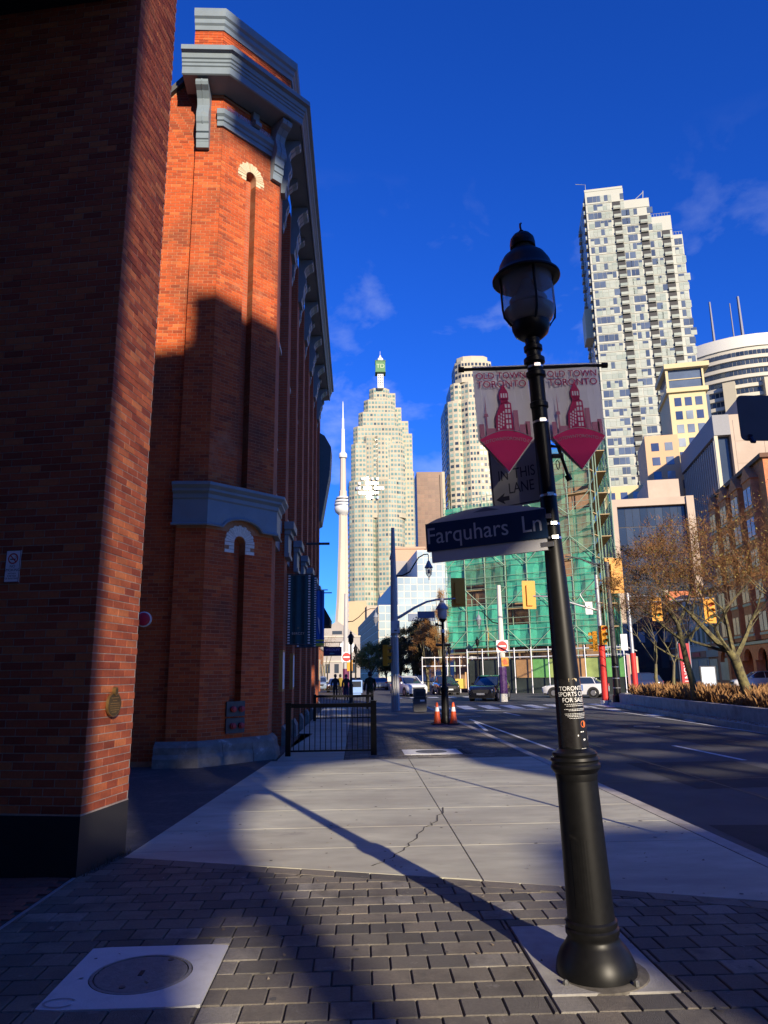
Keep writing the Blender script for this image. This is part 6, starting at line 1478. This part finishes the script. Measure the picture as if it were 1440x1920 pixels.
rr_.box('cornice', mat('brown_cap', (.14,.07,.04), .8), -.3, 25, -.3, 17.4, 20.6, 21.0); rr_.box('string', STN, -1.45, 0, -.3, 17.2, 3.95, 4.2); rr_.done()
def shop(v0, L_, h_, m, lab, nfl, nw, sgn=None):
    o = Vector((37.2, 62)) + Vector((math.sin(R(12)), math.cos(R(12)))) * v0
    b = Bld('shop_house', lab, (o.x, o.y, 0), G12, 'building', 'brick shop houses on the far side')
    b.box('wall', m, 0, 14, 0, L_ - .05, 0, h_); b.box('cornice', STN, -.35, .5, 0, L_ - .05, h_ - .5, h_ + .2); b.box('fascia', mat('fascia', (.35,.3,.22), .7) if 'fas' not in UB else UB['fas'], -.25, 0, 0.02, L_ - .07, 3.2, 4.0); UB['fas'] = b.t.children[-1].data.materials[0]
    for j in range(nfl):
        for k in range(nw):
            y = L_ * (k + .5) / nw; z = 5.0 + j * 3.1
            b.pane('window', SHW, (0, y, z + .9), (0, -1, 0), (-1, 0, 0), 1.0, 1.9, .2, .06); b.pane('hood', STN, (0, y, z + 2.0), (0, -1, 0), (-1, 0, 0), 1.3, .3, .2, .12); b.pane('sill', STN, (0, y, z - .15), (0, -1, 0), (-1, 0, 0), 1.3, .18, .2, .12)
    for k in range(max(2, nw // 2)):
        y = L_ * (k + .5) / max(2, nw // 2); b.pane('shop_window', mat('shop_cream', (.5,.42,.25), .4, .3, .8) if 'sc' not in UB else UB['sc'], (0, y, 1.75), (0, -1, 0), (-1, 0, 0), L_ / max(2, nw // 2) * .72, 2.4, .2, .06)
        UB['sc'] = [k_[1] for k_ in b.lst if k_[0] == 'shop_window'][0]
    if sgn: mb = MB(); mb.box(-.33, -.26, L_*.3, L_*.7, 3.35, 3.85); mb.build('sign_board', sgn, b.t)
    return b.done()
shop(17.4, 9, 11.5, RB2, 'orange brick shop house next to the tall dark red apartments', 2, 4)
shop(26.5, 9, 10.5, mat('cream_stucco', (.5,.45,.34), .8, .08, 1), 'cream stucco shop house between two orange brick ones', 2, 4, RED)
shop(35.6, 12, 11.5, RB2, 'far orange brick shop house with a red sign board', 2, 6, RED)
shop(47.8, 14, 13.5, RB1, 'farthest dark red shop house beside the pale stone frame block', 3, 6)
# scaffolded building
fi = Bld('scaffolded_building', 'brick building wrapped in green netting and pale scaffold tubes', (21.8, 62.5, 0), 0, 'building')
Bv = Vector((0, 0)); Av = Vector((-12.2, 9.8)); Cv = Vector((5.2, 24.5))
fi.prism('wall', brick_tex('hidden_brick', (.30,.17,.09), (.36,.21,.12), (.3,.22,.16), .25, .085), [(0, 2.5), (4.2, 24.5), (-10, 24.5), (-12.0, 12)], 0, 17.2)
fi.prism('upper_wall', brick_tex('hidden_brick_upper', (.30,.17,.09), (.36,.21,.12), (.3,.22,.16), .25, .085), [(0, 2.5), (4.2, 24.5), (-4, 24.5), (-5.5, 6.8)], 17.2, 22.3)
TUB = mat('galvanised_tube', (.34,.47,.33), .45, .08, 4, metal=.2); PLK = mat('scaffold_plank', (.40,.29,.15), .85, .2, 2)
def net_mat(name, col, op):
    m = mat(name, col, .8, .25, .8); b = m.node_tree.nodes['Principled BSDF']
    t = m.node_tree; nz = t.nodes.new('ShaderNodeTexNoise'); nz.inputs['Scale'].default_value = 1.2; nz.inputs['Detail'].default_value = 4
    g_ = t.nodes.new('ShaderNodeNewGeometry'); t.links.new(g_.outputs['Position'], nz.inputs['Vector'])
    r_ = t.nodes.new('ShaderNodeMapRange'); r_.inputs['From Min'].default_value = .3; r_.inputs['From Max'].default_value = .7; r_.inputs['To Min'].default_value = op - .12; r_.inputs['To Max'].default_value = op + .12
    t.links.new(nz.outputs['Fac'], r_.inputs['Value']); t.links.new(r_.outputs[0], b.inputs['Alpha']); return m
NETD = net_mat('netting_sheer', (.09,.30,.19), .55); NETB = net_mat('netting_dense', (.055,.38,.24), .86)
def scaffold(a, b_, zt, dens):
    d = (b_ - a); L_ = d.length; d = d / L_; n_ = Vector((d.y, -d.x)); n_ = n_ if n_.y < 0 else -n_
    nb = max(2, round(L_ / 2.1)); lift = 2.0
    at_ = lambda s_, o_, z: (a.x + d.x*s_ + n_.x*o_, a.y + d.y*s_ + n_.y*o_, z)
    for i in range(nb + 1):
        s_ = L_ * i / nb; h = zt(s_ / L_)
        for o_ in (1.12, 0.0): mb = MB(); mb.tube([at_(s_, o_, 0), at_(s_, o_, h + 1)], .045, 4); mb.build('standard', TUB, fi.t)
    j = 0; z = 3.6
    zm = max(zt(0), zt(1))
    while z < zm + .5:
        s0 = next((k / 40 for k in range(41) if zt(k / 40) >= z - .6), None)
        if s0 is not None:
            for dz in (0, .55, 1.05): mb = MB(); mb.tube([at_(L_*s0, 1.16, z + dz), at_(L_, 1.16, z + dz)], .024, 4); mb.build('ledger', TUB, fi.t)
            mb = MB(); 
            p = [at_(L_*s0, .9, 0), at_(L_, .9, 0), at_(L_, .05, 0), at_(L_*s0, .05, 0)]; mb.prism([q[:2] for q in p], z - .12, z - .05); mb.build('plank', PLK, fi.t)
        z += lift; j += 1
    for i in range(0, nb):
        z = 3.6; k = i
        while z < zt(i / nb) - lift + .2:
            if (k + i) % 2 == 0:
                e0, e1 = (L_*i/nb, L_*(i+1)/nb) if (k // 2) % 2 == 0 else (L_*(i+1)/nb, L_*i/nb)
                mb = MB(); mb.tube([at_(e0, 1.2, z), at_(e1, 1.2, z + lift)], .032, 4); mb.build('brace', TUB, fi.t)
            z += lift; k += 1
    # netting panels hung outside the tubes
    for i in range(nb):
        z = 4.0; row = 0
        while z < min(zt(i / nb), zt((i + 1) / nb)) - .3:
            if rnd.random() > .05:
                mb = MB(); nn = 4; vs_ = []; s0, s1 = L_*i/nb + .03, L_*(i+1)/nb - .03; h = min(2.0, min(zt(i / nb), zt((i+1) / nb)) - z)
                for u in range(nn + 1):
                    for w_ in range(3): vs_.append(at_(s0 + (s1 - s0)*u/nn, 1.0 + .10*math.sin(u*1.9 + i*2.1 + row*1.7) * (w_ % 2 + .4), z + h*w_/2))
                mb.add(vs_, [(u*3+w_, (u+1)*3+w_, (u+1)*3+w_+1, u*3+w_+1) for u in range(nn) for w_ in range(2)])
                mb.build('net', NETB if dens(i / nb, z) else NETD, fi.t)
            z += 2.0; row += 1
scaffold(Av, Bv + Vector((-.2, 0)), lambda t: 18.2 if t < .3 else 18.2 + (t - .3) / .55 * 5.3 if t < .85 else 23.5, lambda t, z: z < 15.5 - 6 * t and not (.12 < t < .3 and 7 < z < 11) or (t < .12))
scaffold(Bv + Vector((.1, .2)), Cv, lambda t: 23.5, lambda t, z: z < 9)
for (s_, w_, z0, z1, m_) in ((.12, 2.2, 3.7, 6.6, mat('plywood', (.62,.36,.10), .8, .15, 1)),):
    c = Av.lerp(Bv, s_); d = (Bv - Av).normalized(); mb = MB(); mb.prism([tuple(c + Vector((d.y, -d.x)) * -1.25), tuple(c + d * w_ + Vector((d.y, -d.x)) * -1.25), tuple(c + d * w_ + Vector((d.y, -d.x)) * -1.15), tuple(c + Vector((d.y, -d.x)) * -1.15)], z0, z1); mb.build('plywood_sheet', m_, fi.t)
fi.done()
# hoardings and walkway at the foot of the scaffold
ho = thing('hoarding', 'colourful painted hoarding panels under a white pipe gantry at the scaffold foot', 'hoarding', (21.8, 61.0, -.12))
HC = [mat('mural_' + n_, c, .7, .5, .6) for n_, c in (('green', (.16,.42,.12)), ('lime', (.36,.45,.14)), ('orange', (.5,.28,.12)), ('dark', (.03,.04,.035)), ('cream', (.6,.52,.34)), ('pink', (.55,.3,.28)), ('yellow', (.5,.36,.06)))]
def hpan(x0, x1, y0, y1, z0, z1, m):
    mb = MB(); d = Vector((x1 - x0, y1 - y0)).normalized() * .02; q = Vector((d.y, -d.x)) * 2; mb.prism([(x0, y0), (x1 - d.x, y1 - d.y), (x1 - d.x - q.x, y1 - d.y - q.y), (x0 - q.x, y0 - q.y)], z0, z1); mb.build('panel', m, ho)
for i, k in enumerate((3, 3, 3, 2, 0, 1, 2, 1, 0)):
    x0 = -11.2 + i * 1.25; y0 = 8.4 - i * 1.1; hpan(x0, x0 + 1.25, y0, y0 - 1.1, 1.35 if k != 3 else .3, 3.0, HC[k])
for i, k in enumerate((3, 3, 3, 3, 3, 3, 3, 3, 3)):
    x0 = -11.2 + i * 1.25; y0 = 8.43 - i * 1.1; hpan(x0, x0 + 1.25, y0 + .06, y0 - 1.04, .0, 1.34, HC[3])
for i, k in enumerate((5, 4, 4, 5, 4, 4)): hpan(.2 + i * 1.0, 1.2 + i * 1.0, -1.8 + i * 2.2, .4 + i * 2.2, .3, 3.2, HC[k])
mb = MB()
for z in (3.15, 3.75): mb.tube([(-11.4, 8.3, z), (0, -1.8, z)], .05, 5); mb.tube([(0, -2.2, z), (6, 11, z)], .05, 5)
for i in range(10): x = -11.4 + i * 1.26; mb.tube([(x, 8.3 - i * 1.12 - .1, 0), (x, 8.3 - i * 1.12 - .1, 4.0)], .045, 5)
mb.build('gantry_pipe', WHITE, ho)
hb = thing('plywood_barrier', 'yellow and plywood barrier panels with white posts left of the scaffold foot', 'barrier', (9.2, 70, -.12))
for i in range(9):
    mb = MB(); mb.box(-1.8 + i * .95, -.9 + i * .95, -.03, .03, .55 if i > 3 else .4, (1.9 if i % 2 else 2.2) if i > 2 else 1.3); mb.build('panel', HC[6] if i % 3 else HC[2], hb)
mb = MB()
for i in range(8): mb.tube([(-3 + i * 1.2, .1, 0), (-3 + i * 1.2, .1, 3.4)], .04, 5)
for z in (2.5, 3.3): mb.tube([(-3, .1, z), (5.6, .1, z)], .04, 5)
mb.build('gantry_pipe', WHITE, hb)
# centre: glass office with striped flank
gb = Bld('glass_office', 'pale glass office with white gridlines and striped flank in the street centre', (5.4, 180, 0), 3.4, 'building')
SKG = glassy('sky_glass', (.42,.50,.52), .12, .8, .15, .08, cols=[(.26,.33,.35),(.35,.42,.41),(.30,.37,.37)]); MUL = mat('white_mullion', (.52,.49,.41), .5)
gb.box('wall', MUL, 0, 20, 0, 85, 0, 18.6); gb.box('wall', MUL, 5.0, 20, 1.5, 60, 18.6, 25.8); gb.box('wall', MUL, 10.5, 22, 4, 60, 25.8, 33.2)
gb.grid('pane', [SKG], (0, 0, 0), (1, 0, 0), (0, -1, 0), 20, 1, 18.5, 12, 9, .9, .88); gb.grid('pane', [SKG], (5, 1.5, 0), (1, 0, 0), (0, -1, 0), 15, 18.7, 25.7, 9, 4, .9, .88); gb.grid('pane', [SKG], (10.5, 4, 0), (1, 0, 0), (0, -1, 0), 11.5, 25.9, 33.0, 7, 4, .9, .88)
STR = mat('sand_panel', (.46,.35,.21), .75, .06, .2)
for j in range(9):
    for k in range(6): gb.pane('flank_panel', STR, (0, 7 + k * 14.0, 1.1 + j * 2.05), (0, -1, 0), (-1, 0, 0), 13.9, 1.75, .1, .12)
gb.box('louvre', mat('blue_louvre', (.12,.15,.22), .6), 7.4, 14.0, -.25, 0, 14.6, 16.4); gb.done()
ob = Bld('plant_block', 'orange tan blank block with a grey louvre rising behind the glass office', (10.6, 205, 0), 0, 'building')
ob.box('wall', TAN2, 0, 9.0, 0, 20, 0, 37); ob.box('louvre', mat('grey_louvre', (.32,.29,.26), .7), .5, 5.0, -.15, 0, 25, 33.5); ob.box('parapet', TAN2, -.3, 9.3, -.3, 20, 37.0, 37.6); ob.done()
pb2 = Bld('podium_block', 'plain beige block at the foot of the stepped skyscraper', (-3.5, 300, 0), 0, 'building')
pb2.box('wall', STR, 0, 7.5, 0, 30, 0, 31.5); pb2.box('wall', BGE, 7.5, 13, -2, 30, 0, 29.5); pb2.box('wall', STR, 13, 24, -4, 30, 0, 34.5); pb2.done()
gg = Bld('gabled_building', 'grey stone building with pointed gable and pale round disc at the street end', (-9.0, 150, 0), 0, 'building')
GRS = mat('grey_limestone', (.33,.30,.27), .85, .1, .5)
mb = MB(); mb.prism([(0, 0), (9.6, 0), (9.6, 9.2), (4.9, 12.6), (0, 9.6)], 0, 25, 'y'); mb.build('gable_wall', GRS, gg.t)
mb = MB(); mb.prism([(6.9 + 1.5*math.cos(2*math.pi*i/24), 7.2 + 1.5*math.sin(2*math.pi*i/24)) for i in range(24)], -.2, 0, 'y'); mb.build('round_disc', WHITE, gg.t)
for z in (4.3, 9.3): gg.box('string', STN, -.1, 9.7, -.15, 0, z, z + .25)
for i in range(5): gg.pane('window', DGL, (1.2 + i * 1.8, 0, 3.0), (1, 0, 0), (0, -1, 0), .9, 1.8)
gg.pane('window', DGL, (4.9, 0, 10.2), (1, 0, 0), (0, -1, 0), 2.0, .7); gg.done()
for i, (x, y, w_, h_, m_, lab) in enumerate(((-12, 60, 10, 5.0, RB1, 'low dark brick building on the left beyond the hall'), (-16, 100, 12, 5.5, RB1, 'low brick building on the left far down the street'))):
    b = Bld('low_building', lab, (x, y, 0), 0, 'building'); b.box('wall', m_, 0, w_ - 2.0 if i == 0 else w_ - 1.5, 0, 20, 0, h_)
    b.box('cornice', STN, -.1, w_ - 1.9 if i == 0 else w_ - 1.4, -.1, 20.1, h_, h_ + .3)
    for k in range(5): b.pane('window', SHW, (w_ - 2.0 if i == 0 else w_ - 1.5, 2 + k * 4, 2.2), (0, 1, 0), (1, 0, 0), 1.8, 2.2)
    for k in range(3): b.pane('window', SHW, (w_ - 3.2 - k * 2.2, 0, 2.2), (1, 0, 0), (0, -1, 0), 1.1, 2.0)
    b.done()
# ================================================================== unseen blockers added around the camera to shape sun and sky light in the view
az_, te = R(SUN_AZ), math.tan(R(SUN_EL))
OC = brick_tex('blocker_brick', (.25,.10,.06), (.3,.13,.07), (.3,.25,.2))
def sun_blocker(name, lab, s_, pieces):      # pieces drawn square to the sun: u across, w = height + distance along the light * tan(elevation)
    t = thing(name, lab, 'building', (-s_ * math.sin(az_), s_ * math.cos(az_), 0), SUN_AZ)
    for (pn, poly, th) in pieces:
        mb = MB(); mb.prism([(u, max(w_ - s_ * te, -.2)) for u, w_ in poly], -th, 0, 'y'); mb.build(pn, OC, t)
    return t
sun_blocker('gap_blocker', 'added brick screen behind the camera with a gap shaped for the sunlight', -24.0, [  # added sun blocker; its opening draws the light patch on the paving
    ('wall', [(-40, -12), (1.66, -12), (1.66, 1.95), (1.2, 1.9), (1.2, 1.1), (.66, 1.1), (.7, 1.72), (1.1, 1.95), (1.66, 2.05), (1.66, 2.45), (.68, 2.8), (-40, 2.8)], .4),
    ('wall', [(-40, 2.8), (.0, 2.8), (.0, 13.75), (-40, 13.75)], .4),
    ('wall', [(.68, 2.8), (1.66, 2.45), (1.7, 2.85), (1.9, 3.12), (1.9, 14.9), (1.67, 14.9), (1.67, 13.75), (.68, 13.75)], .4),
    ('wall', [(1.9, 3.12), (2.05, 3.3), (2.75, 3.85), (3.25, 4.24), (1.9, 4.24)], .2),
    ('wall', [(3.25, 4.24), (4.1, 4.78), (5.0, 4.88), (6.2, 4.95), (8.9, 7.3), (8.9, 14.9), (3.25, 14.9)], .4),
    ('wall', [(1.9, 5.3), (3.25, 5.3), (3.25, 14.9), (1.9, 14.9)], .4),
    ('gap_lower_edge', [(2.95, -12), (3.06, 1.5), (3.5, 1.75), (4.25, 2.25), (5.2, 2.4), (6.45, 2.25), (7.1, 2.7), (7.2, 3.7), (7.0, 4.3), (7.5, 5.0), (8.6, 7.0), (8.9, 7.6), (8.9, -12)], .4)]  # lower rim of the light opening
    + [('louvre', [(1.9, 4.24 + .106 * k + .013), (3.25, 4.24 + .106 * k + .013), (3.25, 4.24 + .106 * (k + 1)), (1.9, 4.24 + .106 * (k + 1))], .01) for k in range(10)]  # added slats that let a little sun onto the banners
    + [('louvre', [(-.02, 2.8 + .22 * k), (.70, 2.8 + .22 * k), (.70, 2.8 + .22 * k + .085 + .0016 * k), (-.02, 2.8 + .22 * k + .085 + .0016 * k)], .01) for k in range(49)])  # added slats that thin the sun on the pier's narrow face
sun_slots = ((2.1, 2.4), (3.3, 3.66), (4.25, 4.66), (5.2, 5.48), (5.95, 6.4), (7.0, 7.32), (8.0, 8.5), (10.0, 10.4), (12.0, 12.5))  # gaps that let sun streaks onto the road
pcs = [('tower', [(3.85, 14.9), (18.4, 14.9), (18.4, 28), (3.85, 28)], 4), ('ledge', [(2.3, 19.15), (3.85, 19.15), (3.85, 20.75), (2.3, 20.75)], .5), ('ledge', [(2.3, 21.75), (3.85, 21.75), (3.85, 26), (2.3, 26)], .5)]  # added blockers shading the hall's street front, cornice and coping
lo = -12
for a, b in sun_slots: pcs.append(('deck', [(8.9, lo), (18.4, lo), (18.4, a), (8.9, a)], .2)); lo = b
pcs.append(('deck', [(8.9, lo), (18.4, lo), (18.4, 14.9), (8.9, 14.9)], .4))
pcs += [('shade_bar', [(u, -12), (u + wd, -12), (u + wd, 14), (u, 14)], .8) for u, wd in ((9.6, .5), (10.9, .3), (12.4, .9), (14.6, .4), (16.4, .8))]  # added bars across the sun slots
pcs += [('shade_post', [(18.4, -12), (19.0, -12), (19.0, 7.6), (18.4, 7.6)], .8), ('shade_post', [(22.5, -12), (23.6, -12), (23.6, 11.0), (22.5, 11.0)], .8)]  # added posts casting the dark blocks on the median
sun_blocker('slotted_blocker', 'added deck parking garage standing behind the camera', -24.2, pcs)  # unseen blocker added to shade the road between sun streaks
t = thing('sky_blocker', 'unseen brick block added left of the camera to hold back sky light', 'building', (-3.7, 5.0, 0))  # added to darken the pier's wide face by blocking sky light
mb = MB(); mb.box(-20, 0, -20, 0, -.1, 22); mb.build('wall', OC, t)

sun_blocker('slit_blocker', 'added brick slab just behind the camera trimming the sun on the pier', -3.0, [('wall', [(-1.6, -4), (.19, -4), (.19, 13.75), (-1.6, 13.75)], .3)])  # added near blocker that sharpens the edge of sun on the pier
